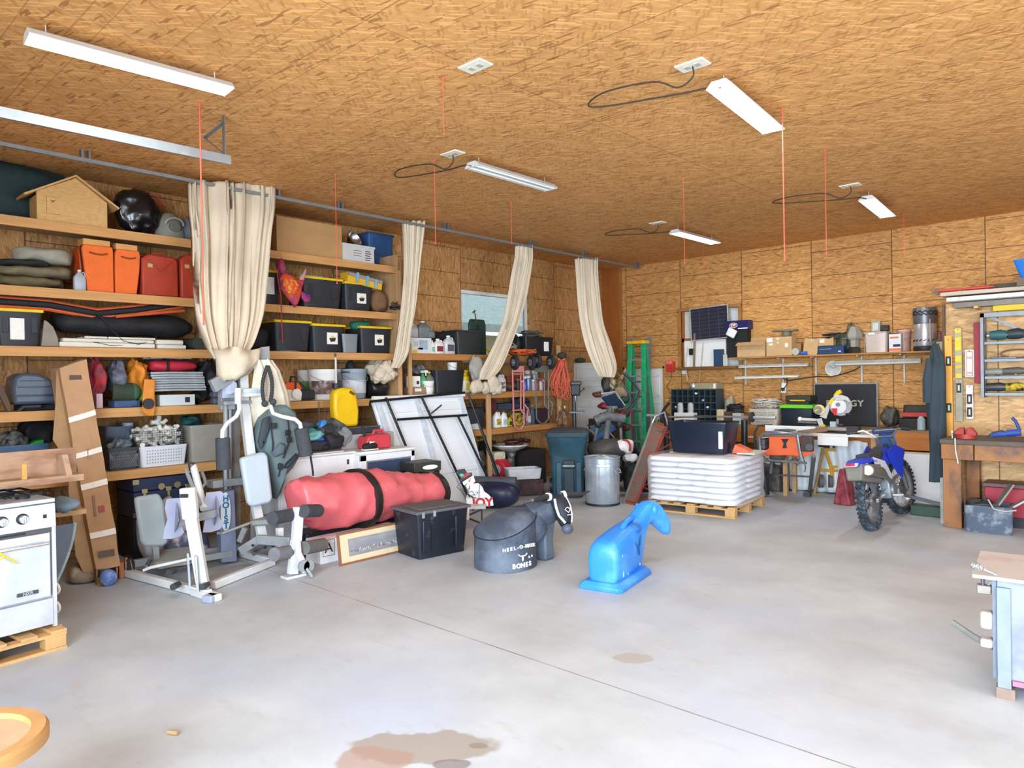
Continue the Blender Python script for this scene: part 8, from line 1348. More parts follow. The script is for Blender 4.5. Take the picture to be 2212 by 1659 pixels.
for d in(.42,): mk('front_loop',MB().tube([q_(1658,990,d),q_(1642,978,d),q_(1640,945,d),q_(1648,937,d),q_(1705,936,d),q_(1722,940,d),q_(1728,975,d),q_(1731,990,d)],.022,10),mat('#8f959a',.35,.7))
mk('rear_loop',MB().tube([q_(1632,980,-.3),q_(1630,935,-.3),q_(1638,920,-.3),q_(1668,919,-.3)],.02,10),mat('#6e7276',.35,.7)); FT=mat('#77777c',.45,.4,var=.15)
l1=q_(1758,985,.38); l2=fl(1749,1064,.02); l3=q_(1640,985,.1)
mk('stand_leg',MB().tube([l1,l2+Vector((0,0,.0))],.03,8),FT); mk('stand_leg',MB().tube([q_(1668,990,.0),q_(1665,1020,.0),fl(1646,1042,.02)],.026,8),FT); mk('stand_leg',MB().tube([q_(1665,990,-.3),fl(1690,1045,.02)],.026,8),FT); mk('stand_crossbar',MB().tube([q_(1655,994,.38),q_(1742,1000,.38)],.018,8).tube([q_(1682,1026,-.1),q_(1750,1030,.05)],.014,8),FT); mk('floor_bar',MB().tube([fl(1640,1045,.02),fl(1750,1056,.02)],.012,8),FT); mk('rubber_foot',MB().box(fl(1744,1068,.03),(.1,.08,.06)),DSTEEL)
mk('power_lead',MB().tube([q_(1660,996,.15),q_(1690,1000,.15),q_(1720,990,.15),q_(1728,1000,.15),q_(1722,1006,.15),q_(1716,998,.15),q_(1735,986,.15),q_(1740,1010,.15),q_(1738,1020,.15)],.008,6),DSTEEL)
single('lawn_boot_scraper',MB().tube([(0,0,.03),(0,0,.30)],.07,12),BLK,'dark can standing beside the pallet under the table saw','can',(fl(1652,1072).x,fl(1652,1072).y,0),0)
single('engine_block',crumple(MB().box((0,0,.2),(.42,.35,.4)),.02,5),mat('#4a4844',.7,c2='#6d6a64',thr=.55,sc=9),'dusty grey engine lump below the table saw','engine',(yp(1652,1030,10.9).x-.0,11.12,0),0,bevel=.03)
single('post_jack',MB().bb(-.05,.05,-.05,.05,0,.45),mat('#58585a',.5,.3),'grey steel post standing below the table saw','post',(yp(1695,1030,11.1).x,11.12,0),0,bevel=.004)
single('pipe_wrench',MB().tube([(-.15,0,.02),(.05,0,.03),(.16,.02,.03)],[.02,.022,.012],8),DSTEEL,'dark handle lying on top of the table saw','tool',tuple(yp(1695,932,10.45)+Vector((0,0,-.01))),0)
single('wood_offcut',MB().box((0,0,.03),(.4,.12,.05),(0,-.15,.3)),mat('#7a5838',.6),'brown board lying across the table saw and the saw table','board',tuple(yp(1755,940,10.4)+Vector((0,0,.03))),0)
# yellow roller stand
c=fl(1790,1068); q_=lambda x,y,d=0: dp(x,y,c.x,c.y)+Vector((0,-d,0)); t=thing('roller_stand','yellow A-frame tool stand with wheels and black cross bars','tool stand',tuple(c)); YS=mat('#dba32a',.5,var=.15,c2='#b8862c',thr=.6); 
mk('frame_leg',MB().tube([q_(1778,969),q_(1759,1068)],.024,8),mat('#a38a5a',.5)); mk('frame_leg',MB().tube([q_(1782,970),q_(1797,1015),q_(1797,1045)],.024,8),YS); mk('cross_tube',MB().tube([q_(1768,1015),q_(1828,1018)],.018,8),YS); mk('top_bracket',MB().tube([q_(1780,970),q_(1812,974)],.02,8),YS); mk('base_tube',MB().tube([q_(1746,1070),q_(1818,1074)],.028,10),YS); mk('base_cap',MB().tube([q_(1740,1069),q_(1747,1070)],.034,10),DSTEEL)
mk('arc_fender',MB().tube([q_(1805+14*math.cos(a),1020-12*math.sin(a)) for a in [PI*k/8 for k in range(9)]],.018,8),YS)
for x in(1766,1786): mk('wheel',MB().cyl(q_(x,1040,-.05),q_(x,1040,-.12) if 0 else q_(x,1040,-.05)+Vector((.05,.03,0)),.10,n=22),mat('#6a6560',.6))
mk('top_bar',MB().tube([q_(1773,932),q_(1828,936)],.022,8),BLK); mk('top_post',MB().bar(q_(1801,934),q_(1801,968),.03,.03),DSTEEL); mk('tool_head',MB().box(q_(1795,953),(.32,.2,.09)),mat('#3a3a34',.6,c2='#8a8a6a',thr=.6,sc=14),bevel=.01); mk('lower_bar',MB().tube([q_(1769,962),q_(1791,965)],.024,8),BLK)
single('red_floor_jack',MB().prism([(-.14,0),(-.05,.5),(.02,.52),(.1,.05),(.1,0)],-.1,.1,1),mat('#7a2a38',.6,c2='#9c4a50',thr=.5),'maroon bag-like tool stand behind the rear wheel of the motorcycle','tool stand',(fl(1828,1090).x,fl(1828,1090).y,0),-.2,bevel=.02)
single('red_tool_bag',MB().box((0,0,.12),(.14,.2,.24)),mat('#7a2230',.7),'dark red bag on the floor between the motorcycle wheels','bag',(fl(1908,1090).x-.02,fl(1908,1090).y+.25,0),.2,bevel=.03)
# bench press uprights and barbell
c=Vector((-5.35,10.9,0)); q_=lambda x,y,d=0: yp(x,y,10.75-d); t=thing('barbell','steel barbell with small plates resting across the black rack post','barbell',tuple(q_(1540,900)))
mk('bar',MB().tube([q_(1437,901),q_(1560,900),q_(1676,902)],.016,10),CHR); mk('bar_sleeve',MB().tube([q_(1398,897),q_(1437,899)],.024,10).tube([q_(1628,902),q_(1676,903)],.026,10),STEEL); mk('knurled_grip',MB().tube([q_(1500,899),q_(1548,900)],.018,10),DSTEEL)
for px,r in((1434,.11),(1442,.06),(1624,.08)): mk('weight_plate',MB().tube([q_(px,901)-Vector((.02,0,0)),q_(px,901)+Vector((.02,0,0))],r,22),mat('#3a3a3c',.6,bump=.1))
t=thing('rack_post','black round post of a weight rack holding the barbell','rack post',(q_(1606,960).x,10.78,0)); mk('post',MB().cyl((q_(1606,960).x,10.78,0),q_(1606,905)+Vector((0,.03,-.02)),.05,n=16),mat('#3b4044',.35,.6)); mk('yoke',MB().box(q_(1606,903)+Vector((0,.02,.01)),(.14,.06,.03)),GG); mk('base_plate',MB().box((q_(1606,960).x,10.85,.02),(.4,.5,.04)),BLK)
t=thing('rack_post','second weight rack post behind the open navy tote','rack post',(q_(1437,960).x,10.80,0)); mk('post',MB().cyl((q_(1437,960).x,10.80,0),q_(1437,905)+Vector((0,.04,-.05)),.04,n=16),BLK); mk('base_plate',MB().box((q_(1437,960).x,10.85,.02),(.4,.5,.04)),BLK); mk('yoke',MB().box(q_(1437,906)+Vector((0,.035,-.0)),(.12,.04,.03)),DSTEEL); mk('arm_tool',MB().tube([q_(1426,900,-.05),q_(1437,880,-.05),q_(1446,870,-.05)],.025,8),BLK)
# right part of the bench
bheap('tool_crate','pile of small dark tools at the right of the black lettered panel','tools',1898,1935,885,mat('#3a3a34',.6,c2='#5d584c',thr=.55,sc=12),5,11.6,cr=.03)
f=BS(1938,2010,878,BT_,11.6); w,h=f['w'],f['h']; t=TH('open_toolbox','open dark toolbox with red tray behind the hanging coveralls','toolbox',f); mesh('toolbox_body',binbody(MB(),w,.35,h*.45,.95),mat('#2c2e2a',.6),t,ang=50); mesh('lid',MB().box((0,.33,h*.72),(w,.02,h*.6),(-.3,0,0)),mat('#3a3832',.6),t); mesh('red_tray',MB().box((0,.15,h*.62),(w*.75,.2,h*.18)),REDM,t,bevel=.005); mesh('wire_stay',MB().tube([(-w/2,.3,h*.4),(-w*.4,.25,h),(w*.4,.25,h)],.006,6),BLK,t)
single('pale_bottle',MB().lathe([(.05,0),(.055,.02),(.05,.16),(.02,.2)],14),mat('#a9c0c4',.4),'pale blue bottle at the right end of the bench','bottle',(yp(1992,915,11.5).x,11.45,BT_+.004),0)
# ---------------- shelf on the back wall
SZ=2.15; SY=11.8; t=thing('wall_shelf','long plank shelf on white brackets above the workbench','shelf',(-4.1,12.0,SZ)); xs0,xs1=yp(1574,774,SY).x,yp(2046,757,SY).x
mesh('shelf_board',MB().bb(xs0,xs1,SY,12.08,SZ-.025,SZ),mat('#b5803f',.6,var=.2,stretch=(.6,3,3)),t,W=True,bevel=.002)
for px in(1610,1691,1762,1861,1953):
    x=yp(px,800,12.05).x; mesh('shelf_bracket',MB().bb(x-.012,x+.012,12.06,12.085,SZ-.48,SZ-.03).bb(x-.010,x+.010,SY+.03,12.06,SZ-.05,SZ-.03),mat('#c9c6bc',.5),t,W=True)
def bs(nm,lb,x0,x1,t_,m,d=.22,**k): return carton(lb,BS(x0,x1,t_,SZ,11.82),d,m,name=nm,tape=False,**k)
tt=carton('opened cardboard box with raised flaps at the left of the wall shelf',BS(1592,1652,740,SZ,11.80),.24,CARD2,flaps=1)
f=BS(1655,1710,728,SZ,11.82); carton('closed cardboard box with small white labels on the wall shelf',f,.24,CARD2,marks=((-.36,.85,.22,.22,PAPER),(-.32,.62,.16,.1,PAPER),(.3,.55,.12,.2,PAPER),(-.05,.9,.1,.06,PAPER),(-.04,.7,.08,.05,PAPER)))
single('sander_plate',MB().loft([[Vector((x,y,z_)) for x,y in((-.22,0),(-.05,-.06),(.17,-.05),(.2,.1),(-.05,.12))] for z_ in(.0,.03)]).cyl((.02,.03,-.08),(.02,.03,.0),.07,n=14),mat('#767464',.6),'grey triangular tool plate on the labelled cardboard box','tool',(f['loc'][0]+.05,11.95,SZ+f['h']+.095),0,bevel=.004)
f=BS(1710,1730,742,SZ,11.95); carton('narrow brown carton behind the white tape roll',f,.1,mat('#a5814f',.7),tape=False)
single('tape_roll',MB().tube([(0,-.01,.06),(0,.05,.06)],.06,20).tube([(0,-.014,.06),(0,-.009,.06)],.02,12),mat('#b9b6ae',.5),'white spool standing end on beside the labelled box','spool',(yp(1718,765,11.82).x,11.83,SZ+.003),0)
single('blue_spool',MB().tube([(-.05,0,.03),(.05,0,.03)],.03,12),BLUEM,'small blue roll beside the white spool','spool',(yp(1737,766,11.82).x,11.83,SZ+.003),0)
f=BS(1733,1764,732,SZ,11.83); o=carton('tilted cardboard box with tape beside the blue flat box',f,.16,CARD2); o.rotation_euler=(0,.15,0)
f=BS(1766,1822,748,SZ,11.82); carton('dark blue flat box with fine white print',f,.2,mat('#1f3e66',.5),tape=False,marks=((-.2,.65,.45,.04,PAPER),(.35,.3,.1,.14,PAPER)),name='blue_box'); hb=f['h']
f=BS(1765,1800,730,SZ+hb+.01,11.85); carton('low cardboard tray with white label on the blue flat box',f,.16,CARD2,tape=False,marks=((-.2,.6,.3,.4,PAPER),))
bheap('hose_heap','heap of dark green hoses and tubes behind the blue flat box','tubing',1795,1835,722,mat('#37402c',.6,c2='#6a6a55',thr=.6,sc=14),7,11.95,SZ,.12,.04); q=random.Random(2)
single('black_tubes',cables(MB(),(0,.0,.0),.15,7,41,.012,.5),BLK,'curved black tubes above the blue flat box','tubing',(yp(1795,735,11.95).x,11.97,SZ+.24),0)
c=yp(1843,760,11.86); t=thing('rotary_lantern','grey metal lantern shaped housing on the wall shelf','lamp',(c.x,11.92,SZ+.003)); h=yp(1843,712,11.9).z-SZ
mesh('lower_base',MB().lathe([(.09,0),(.10,.05),(.06,.10)],4),mat('#3a352c',.6),t); mesh('lantern_body',MB().lathe([(.06,.10),(.07,.2),(.115,.24),(.125,.28),(.10,.34),(.06,.42),(.055,h-.02),(.02,h)],6),mat('#a3a196',.5,.2,var=.15),t); mesh('wire_cage',MB().tube([(-.16,-.03,0),(-.16,-.03,.24),(.16,-.03,.24),(.16,-.03,0)],.005,6),STEEL,t)
bheap('pump_head','dark camouflage motor housing behind the lantern','motor',1826,1848,706,mat('#4c4a3c',.6,c2='#7d7964',thr=.55,sc=18),9,11.98,SZ,.09,.02)
f=BS(1866,1916,718,SZ,11.83); t=tote('translucent storage box with a small white tag',f,.22,mat('#c9b9ab',.35,var=.06),mat('#bfb6ae',.4),ribs=False,lidh=.02,tap=.93,name='clear_storage_box'); mesh('tag',MB().box((-.05,-.01,f['h']*.93),(.09,.012,.03)),PAPER,t)
f2=BS(1887,1906,693,SZ+f['h']+.012,11.95); 
p=yp(1893,706,12.06); t=thing('switch_box','grey wall outlet box with a pale cover above the translucent box','wall box',(p.x,12.06,p.z)); mesh('box_body',MB().box((0,0,0),(.13,.07,.18)),mat('#a9ab9c',.5),t,bevel=.004); mesh('cover',MB().box((.0,-.04,0),(.08,.01,.12)),mat('#cfd4c6',.5),t)
single('battery_charger',MB().box((0,0,.045),(.11,.1,.09)),BLK,'small black charger on the translucent storage box','charger',(yp(1911,712,11.9).x,11.93,SZ+f['h']+.018),0,bevel=.01)
bs('printed_carton','white and orange printed carton right of the translucent box',1920,1946,722,mat('#d9dadb',.5,var=.05),.16,marks=((0,.12,1.0,.14,ORG),(.15,.35,.6,.14,BLK),(-.05,.8,.7,.1,ORG)))
f=BS(1934,1964,714,SZ,11.93); bucket('pink lidded tub behind the printed carton',f,mat('#b58a7c',.5),None,lid=mat('#d8a8a0',.5),name='tub')
f=BS(1966,2019,664,SZ,11.80); w,h=f['w'],f['h']; r=w/2*.95; t=TH('torpedo_heater','tall round stainless heater with pierced bands on the wall shelf','heater',f); ST=mat('#c6c3c4',.3,.6,var=.08)
mesh('heater_drum',MB().lathe([(r*.97,.07),(r,.08),(r,h*.62),(r*.985,h*.63)],36,(0,r,0)),ST,t); mesh('upper_collar',MB().lathe([(r*1.0,h*.62),(r*1.02,h*.64),(r*1.02,h*.985),(r*1.0,h),(r*.95,h),(r*.94,h*.7)],36,(0,r,0)),mat('#7c7f83',.4,.6),t); mesh('base_ring',MB().lathe([(r*1.0,0),(r*1.04,.01),(r*1.04,.06),(r*.98,.07)],36,(0,r,0)),BLK,t)
mb=MB()
for k in range(14):
    a=-PI*.98+PI*.96*k/13
    for j,zz in enumerate((.90,.84)): a2=a+j*.1; R_=Matrix.Rotation(a2,3,'Z')@Matrix.Rotation(.7 if (k+j)%2 else -.7,3,'X'); mb.box((r*1.02*math.cos(a2),r+r*1.02*math.sin(a2),h*zz),(.008,.045,.016),R_)
mesh('vent_slots',mb,INK,t); mb=MB()
for k in range(8): a=-PI*.9+PI*.8*k/7; mb.box((r*1.005*math.cos(a),r+r*1.005*math.sin(a),h*.24),(.01,.04,.014),Matrix.Rotation(a,3,'Z')@Matrix.Rotation(.6,3,'X'))
mesh('lower_slots',mb,INK,t); mesh('side_rod',MB().tube([(r*.62,r-r*.86,h*.2),(r*.62,r-r*.86,h*.72)],.008,8),CHR,t)
f=BS(2021,2046,738,SZ,11.83); carton('pale green carton at the right end of the wall shelf',f,.2,mat('#b9ad84',.6),tape=False); carton('small maroon carton with white patch on the pale green carton',BS(2030,2046,718,SZ+f['h']+.012,11.86),.1,mat('#6a1f3c',.5),tape=False,marks=((.2,.4,.5,.5,PAPER),))
# solar panel and things before the back window
a=yp(1492,736,11.93); b_=yp(1574,658,11.93); t=thing('solar_panel','dark solar panel with a silver frame leaning in the boarded window','solar panel',((a.x+b_.x)/2,11.93,(a.z+b_.z)/2)); w,h=b_.x-a.x,b_.z-a.z
t.rotation_euler=(0,-.035,0); mesh('panel_frame',MB().bb(-w/2,w/2,-.02,.015,-h/2,-h/2+.02).bb(-w/2,w/2,-.02,.015,h/2-.02,h/2).bb(-w/2,-w/2+.02,-.02,.015,-h/2+.02,h/2-.02).bb(w/2-.02,w/2,-.02,.015,-h/2+.02,h/2-.02),mat('#c6c4ba',.4,.5),t,bevel=.002); mesh('cell_face',MB().bb(-w/2+.02,w/2-.02,-.008,.01,-h/2+.02,h/2-.02),mat('#2b2e3c',.25,var=.15,sc=6),t); mb=MB()
for k in range(1,9): z_=-h/2+h*k/9; mb.bb(-w/2+.02,w/2-.02,-.0095,-.008,z_-.0015,z_+.0015)
for k in range(1,4): x=-w/2+w*k/4; mb.bb(x-.002,x+.002,-.0095,-.008,-h/2+.02,h/2-.02)
mesh('cell_lines',mb,mat('#5c6274',.4),t)
f=dict(loc=(0,0,0)); z1=yp(1540,780,11.98).z; t=thing('white_board','white board standing below the solar panel on the window ledge','board',(yp(1520,790,11.98).x,11.98,BZ0+.003)); w=yp(1570,780,11.98).x-yp(1485,780,11.98).x; mesh('board_panel',MB().bb(-w/2,w/2+.05,0,.025,0,a.z-BZ0+.0),WHT,t,bevel=.003); 
ZL=BZ0+.003; t=thing('window_ledge','timber ledge below the boarded back window','ledge',(-6.2,12.0,BZ0-.02)); mesh('ledge_board',MB().bb(B0-.03,B1+.05,11.84,12.04,BZ0-.045,BZ0-.003),mat('#7a4f2a',.6),t,W=True)
single('timber_batten',MB().bar((0,0,0),(.03,0,.62),.035,.02),mat('#8a7a5a',.6),'upright timber slat in front of the white board','slat',(yp(1500,785,11.95).x,11.93,ZL),0)
bq=lambda x0,x1,t_,m,lb,nm,y=11.90: single(nm,MB().bb(-(yp(x1,t_,y).x-yp(x0,t_,y).x)/2,(yp(x1,t_,y).x-yp(x0,t_,y).x)/2,0,.04,0,yp(x0,t_,y).z-ZL),m,lb,'box',((yp(x0,t_,y).x+yp(x1,t_,y).x)/2,y,ZL),0,bevel=.005)
bq(1541,1562,755,mat('#2f4664',.4),'slate blue upright radio on the window ledge','radio'); single('black_meter',MB().bb(-.05,.05,0,.03,0,.12),BLKM,'small black meter fixed on the white board','meter',(yp(1494,760,11.96).x,11.945,yp(1494,767,11.96).z),0,bevel=.005); bq(1560,1571,766,mat('#cbc8bc',.5),'small cream box at the right of the window ledge','cream_box')
t=thing('carton_stack_box','navy and red printed carton with an oval emblem beside the solar panel','box',((yp(1570,700,11.98).x+yp(1622,700,11.98).x)/2,11.90,SZ)); w=yp(1622,700,11.9).x-yp(1570,700,11.9).x; z0=yp(1596,712,11.9).z-SZ; z1=yp(1596,692,11.9).z-SZ
STB=mat('#1c2458',.4,var=.06); mesh('box_body',MB().bb(-w/2,w/2,0,.16,z0,z1),STB,t,bevel=.003); em=mesh('emblem_oval',MB().loft([[Vector((-.06+.075*math.cos(a),y,(z0+z1)/2+.045*math.sin(a))) for a in [2*PI*k/20 for k in range(20)]] for y in(-.004,0)]),WHT,t); mesh('emblem_core',MB().loft([[Vector((-.06+.066*math.cos(a),y,(z0+z1)/2+.037*math.sin(a))) for a in [2*PI*k/20 for k in range(20)]] for y in(-.006,0)]),mat('#a8303c',.4),t); text('lettering','STP',.055,WHT,t,(-.06,-.007,(z0+z1)/2),(PI/2,0,0),.003,.001); mesh('support_box',MB().bb(-w*.42,w*.42,.0,.16,0,z0-.002),BLKM,t); mesh('red_stripe',MB().bb(w*.05,w*.45,-.002,0,z0+.01,z0+.03),WHT,t)
single('white_pad',MB().box((0,0,.0),(.17,.05,.15),(0,.5,0)),WHT,'white plastic pad tilted between the solar panel and open box','pad',(yp(1580,719,11.8).x,11.80,yp(1580,719,11.8).z),0,bevel=.02)
# small fixings on the back wall
def tubelamp(lb,x0,y0_,x1,y1_,y=12.0,h=.05):
    a=yp(x0,y0_,y); b_=yp(x1,y1_,y); t=thing('wall_tube_lamp',lb,'lamp',tuple((a+b_)/2),0,'unlit tube lamps on the back wall'); mesh('lamp_housing',MB().bar(a,b_,.06,h),mat('#bdb9a8',.5),t,W=True,bevel=.004); mesh('tube',MB().cyl(a+Vector((.02,-.04,-.02)),b_+Vector((-.02,-.04,-.02)),.012,n=8),TUBE,t,W=True)
    for u in(.25,.78): p=a.lerp(b_,u); mesh('wall_bracket',MB().bb(p.x-.01,p.x+.01,y,12.09,p.z-.02,p.z+.02),GG,t,W=True)
tubelamp('upper unlit tube lamp left of the wall clock',1593,791,1747,787); tubelamp('lower unlit tube lamp left of the wall clock',1587,815,1728,811,h=.03); tubelamp('longest unlit tube lamp, overlapping the wall clock',1804,785,1990,779,h=.08)
p=yp(1799,796,12.04); t=thing('wall_clock','round white plastic clock face under the wall shelf','clock',(p.x,12.06,p.z)); mesh('clock_face',MB().tube([(0,-.0,0),(0,.03,0)],.125,28),mat('#c9c8c2',.5),t); mesh('clock_rim',MB().tube([(.122*math.cos(a),-.004,.122*math.sin(a)) for a in [2*PI*k/24 for k in range(24)]],.008,6,closed=True),WHT,t); mesh('clock_hands',MB().bar((0,-.006,0),(.05,-.006,.03),.004,.008).bar((0,-.006,0),(-.06,-.006,.05),.004,.006),mat('#8d8b86',.5),t)
single('wall_cable',MB().tube([yp(x,y,12.03) for x,y in((1858,792),(1845,800),(1820,808),(1795,814),(1765,813),(1735,817),(1705,822),(1692,818),(1692,812),(1700,815),(1700,830),(1690,845))],.009,6),DKC,'dark cable draped from the long tube lamp to the socket','cable')
p=yp(1693,838,12.05); t=thing('wall_socket','white multi-plug socket with black plugs on the back wall','socket',(p.x,12.06,p.z)); mesh('socket_body',MB().box((0,0,0),(.08,.05,.18),(0,.1,0)),WHT,t,bevel=.006); mesh('plug',MB().box((.0,-.04,-.02),(.05,.04,.05)),BLK,t); mesh('plug_lead',MB().tube([(-.05,-.0,-.05),(-.06,-.01,-.4)],.005,6),BLK,t)
p=yp(1477,803,12.06); single('outlet_plate',MB().box((0,0,0),(.09,.03,.09)),WHT,'white outlet plate below the left corner of the back window','outlet',(p.x,12.07,p.z),0,bevel=.006)
single('hanging_flex',MB().tube([yp(x,y,11.95) for x,y in((1486,750),(1482,775),(1482,800),(1485,823))],.009,6),mat('#c9c0a8',.6),'pale flex hanging before the back window frame','cable')
single('hanging_flex',MB().tube([yp(x,y,11.9) for x,y in((1519,740),(1515,780),(1510,828))],.006,6),mat('#a89f88',.6),'pale wire running from the solar panel to the pigeonhole bin','cable')
# ---------------- partition wall on the right with tools and the heavy bench
PY=10.44; W_=lambda x,y,d=0: yp(x,y,PY-d)
t=thing('coveralls','dark slate coveralls hanging at the edge of the partition','coveralls',tuple(W_(2022,740,.1))); JC=mat('#36434a',.85,var=.2,sc=4,bump=.2); R=[]
for (y,xl,xr) in((742,2018,2026),(755,2012,2032),(775,2008,2040),(800,2004,2043),(830,2001,2044),(880,2000,2044),(930,2006,2044),(980,2008,2042),(1040,2008,2040)):
    a=yp(xl,y,10.20); b_=yp(xr,y,10.20); c=(a+b_)/2; w=(b_-a).length/2; R.append([c+Vector((w*math.cos(q_),.09*math.sin(q_)*(1+.3*math.sin(5*q_+y*.02)),0)) for q_ in [2*PI*k/24 for k in range(24)]])
mb=MB().loft(R); crumple(mb,.012,8,3); mesh('coverall_body',mb,JC,t,W=True,ang=80); mesh('collar_hook',MB().tube([W_(2021,742,.2),W_(2022,735,.1),(PX-.02,PY-.06,W_(2022,735).z)],.008,6),DSTEEL,t,W=True); mesh('sleeve',MB().tube([yp(2008,775,10.16),yp(2004,820,10.12),yp(2003,870,10.12)],[.04,.06,.05],10),JC,t,W=True)
def level(lb,x0,x1,y0_,y1_,m,vials,d=.035,nm='spirit_level',lean=0):
    a=W_(x0,y1_,.05); b_=W_(x1,y0_,.05); t=thing(nm,lb,'level',((a.x+b_.x)/2,PY-.02,a.z),0,'levels hung on the partition'); w,h=b_.x-a.x,b_.z-a.z
    mesh('level_body',MB().bb(-w/2,w/2,-d,-.004,0,h),m,t,bevel=.004)
    for v in vials: z_=W_((x0+x1)/2,v,.05).z-a.z; fr=mesh('vial_window',MB().box((0,-d-.003,z_),(w*.7,.008,.12)),INK,t,bevel=.012); mesh('vial',MB().tube([(-w*.0,-d-.008,z_-.035),(0,-d-.008,z_+.035)],.012,8),mat('#c9d8b8',.2),fr)
    mesh('hang_nail',MB().cyl((0,-d-.01,h*.96),(0,0,h*.96),.006),DSTEEL,t); return t,w,h
YO=mat('#e8a23a',.45,var=.1)
level('long orange yellow spirit level at the partition edge',2043,2056,725,944,YO,(780,881))
t,w,h=level('yellow painted level with worn grey patches near the partition edge',2063,2077,708,818,mat('#a89d78',.5,var=.1),())
for k,(z0,z1) in enumerate(((.90,.98),(.55,.82),(.33,.45),(.2,.27),(.02,.10))): mesh('yellow_patch',MB().prism([(-w*.42,z0*h),(w*.42,z0*h+.01*(k%2)),(w*.42,z1*h),(-w*.42,z1*h-.012*(k%2))],-.038,-.035,1),mat('#e6bd1e',.45),t)
level('weathered grey level hanging below the worn yellow one',2065,2079,820,910,mat('#a39c88',.6,var=.2),(838,))
t,w,h=level('pale boxed ruler with a red outline between the levels',2085,2104,755,815,mat('#d9d4c8',.5,var=.05),(),nm='wall_ruler'); 
for (z0,z1) in((.04,.12),(.17,.68),(.72,.92)): mesh('red_outline',MB().bb(-w*.36,w*.36,-.038,-.035,h*z0,h*z0+.006).bb(-w*.36,w*.36,-.038,-.035,h*z1,h*z1+.006).bb(-w*.36,-w*.32,-.038,-.035,h*z0,h*z1).bb(w*.32,w*.36,-.038,-.035,h*z0,h*z1),mat('#a8565c',.5),t)
level('clear red and white level with cut-outs hanging lower down',2087,2102,832,905,mat('#c9a3a0',.4,c2='#e4dada',thr=.5,sc=14),(862,890,))
level('dark red wooden level right of the boxed ruler',2105,2122,696,828,mat('#9c3440',.6,var=.12),())
# steel wall rack
a=W_(2131,858,.02); t=thing('steel_wall_rack','grey slotted steel wall rack holding power tools','tool rack',(a.x,PY,a.z)); wr=1.2; zt=W_(2131,678,.02).z-a.z; RK=mat('#7d8388',.45,.4,var=.15)
for x in(0,wr): mesh('rack_upright',MB().bb(x-.035,x+.005,-.16,-.15,0,zt).bb(x-.002,x+.006,-.16,-.005,0,zt),RK,t)
mesh('top_rail',MB().bb(-.035,wr,-.16,-.15,zt-.05,zt),RK,t); LZ=[]
for y in(738,776,813,849): z_=W_(2150,y,.15).z-a.z; LZ.append(z_+a.z); mesh('rack_shelf',MB().bb(0,wr,-.155,-.01,z_-.03,z_),RK,t)
mesh('brace',MB().bar((.05,-.012,zt-.04),(.35,-.012,zt-.22),.006,.03),RK,t)
def tool(nm,lb,px,w,h,m,m2,lv,kind=0):
    x=W_(px,800,.1).x; t=thing(nm,lb,'power tool',(x,PY-.09,LZ[lv]+.003)); 
    mesh('tool_body',MB().tube([(-w*.4,0,h*.5),(w*.1,0,h*.55),(w*.4,0,h*.5)],[h*.35,h*.42,h*.3],12),m,t,ang=60); mesh('tool_handle',MB().bar((0,0,h*.45),(w*.10,0,.028),.05,.05,up=(1,0,0)),m2,t,bevel=.01); mesh('tool_nose',MB().cyl((-w*.4,0,h*.5),(-w*.55,0,h*.5),h*.16,n=12),STEEL,t)
tool('power_sander','teal power sander on the top tier of the steel rack',2158,.22,.15,mat('#2f5f62',.5),mat('#29484c',.5),0); tool('power_drill','dark drill at the picture edge on the top tier of the steel rack',2196,.2,.16,mat('#2a3a40',.5),BLK,0)
single('flat_file',MB().box((0,0,.012),(.26,.05,.024)),DSTEEL,'flat dark file lying on the second tier of the steel rack','tool',(W_(2168,772,.1).x,PY-.09,LZ[1]+.002),0,bevel=.004); single('leather_strap',MB().tube([(.16*math.cos(a),.0,.05+.05*math.sin(a)) for a in [2*PI*k/16 for k in range(16)]],.008,6,closed=True),mat('#7a4a34',.6),'brown looped strap on the second tier of the steel rack','strap',(W_(2196,765,.1).x,PY-.09,LZ[1]+.012),0)
tool('angle_grinder','grey grinder with black head on the third tier of the steel rack',2150,.26,.1,mat('#8d8b86',.5),BLK,2); tool('angle_grinder','dark grinder with yellow cap on the third tier of the steel rack',2192,.3,.11,mat('#5d5a58',.5),YEL,2)
tool('impact_wrench','black and silver wrench on the lowest tier of the steel rack',2152,.3,.13,mat('#4a4a4c',.4,.4),BLK,3); tool('yellow_drill','yellow and black drill on the lowest tier of the steel rack',2195,.26,.13,mat('#c9ac1e',.5,c2='#2a2a26',thr=.5,sc=14),BLK,3)
a=W_(2146,674,.05); single('yellow_level_board',MB().bb(0,1.0,-.05,0,0,.10),mat('#dcb822',.5,var=.08),'yellow plank on top of the steel wall rack','board',(a.x,PY-.05,a.z+.005),0,bevel=.004)
# boards shelf at the top
a=W_(2035,648,.3); t=thing('board_rack','pale planks stacked on brackets at the top of the partition','plank',(a.x,PY-.3,a.z)); PB=mat('#b9ab98',.7,var=.15,sc=3); 
for k,(x0,z0,z1,y0_,m) in enumerate(((-.02,.045,.09,0,PB),(.05,-.03,.03,.04,mat('#a9a49a',.7)),(.1,-.10,-.035,.14,mat('#8a8378',.7)))): mesh('plank',MB().bb(x0,1.7,y0_,.29,z0,z1),m,t,bevel=.004)
mesh('white_edge',MB().bb(.04,1.7,.035,.039,-.02,.025),mat('#d9d6cc',.6,c2='#8b867c',thr=.64,sc=9),t)
for x in(.35,1.4): mesh('bracket',MB().bb(x-.02,x+.02,.02,.3,-.13,-.101),PINE,t)
z_=a.z+.092; q_=lambda x,y: yp(x,y,PY-.2)
t=thing('red_bow_saw','red plastic curved tool lying on the pale planks','tool',tuple(q_(2080,635))); R=[]
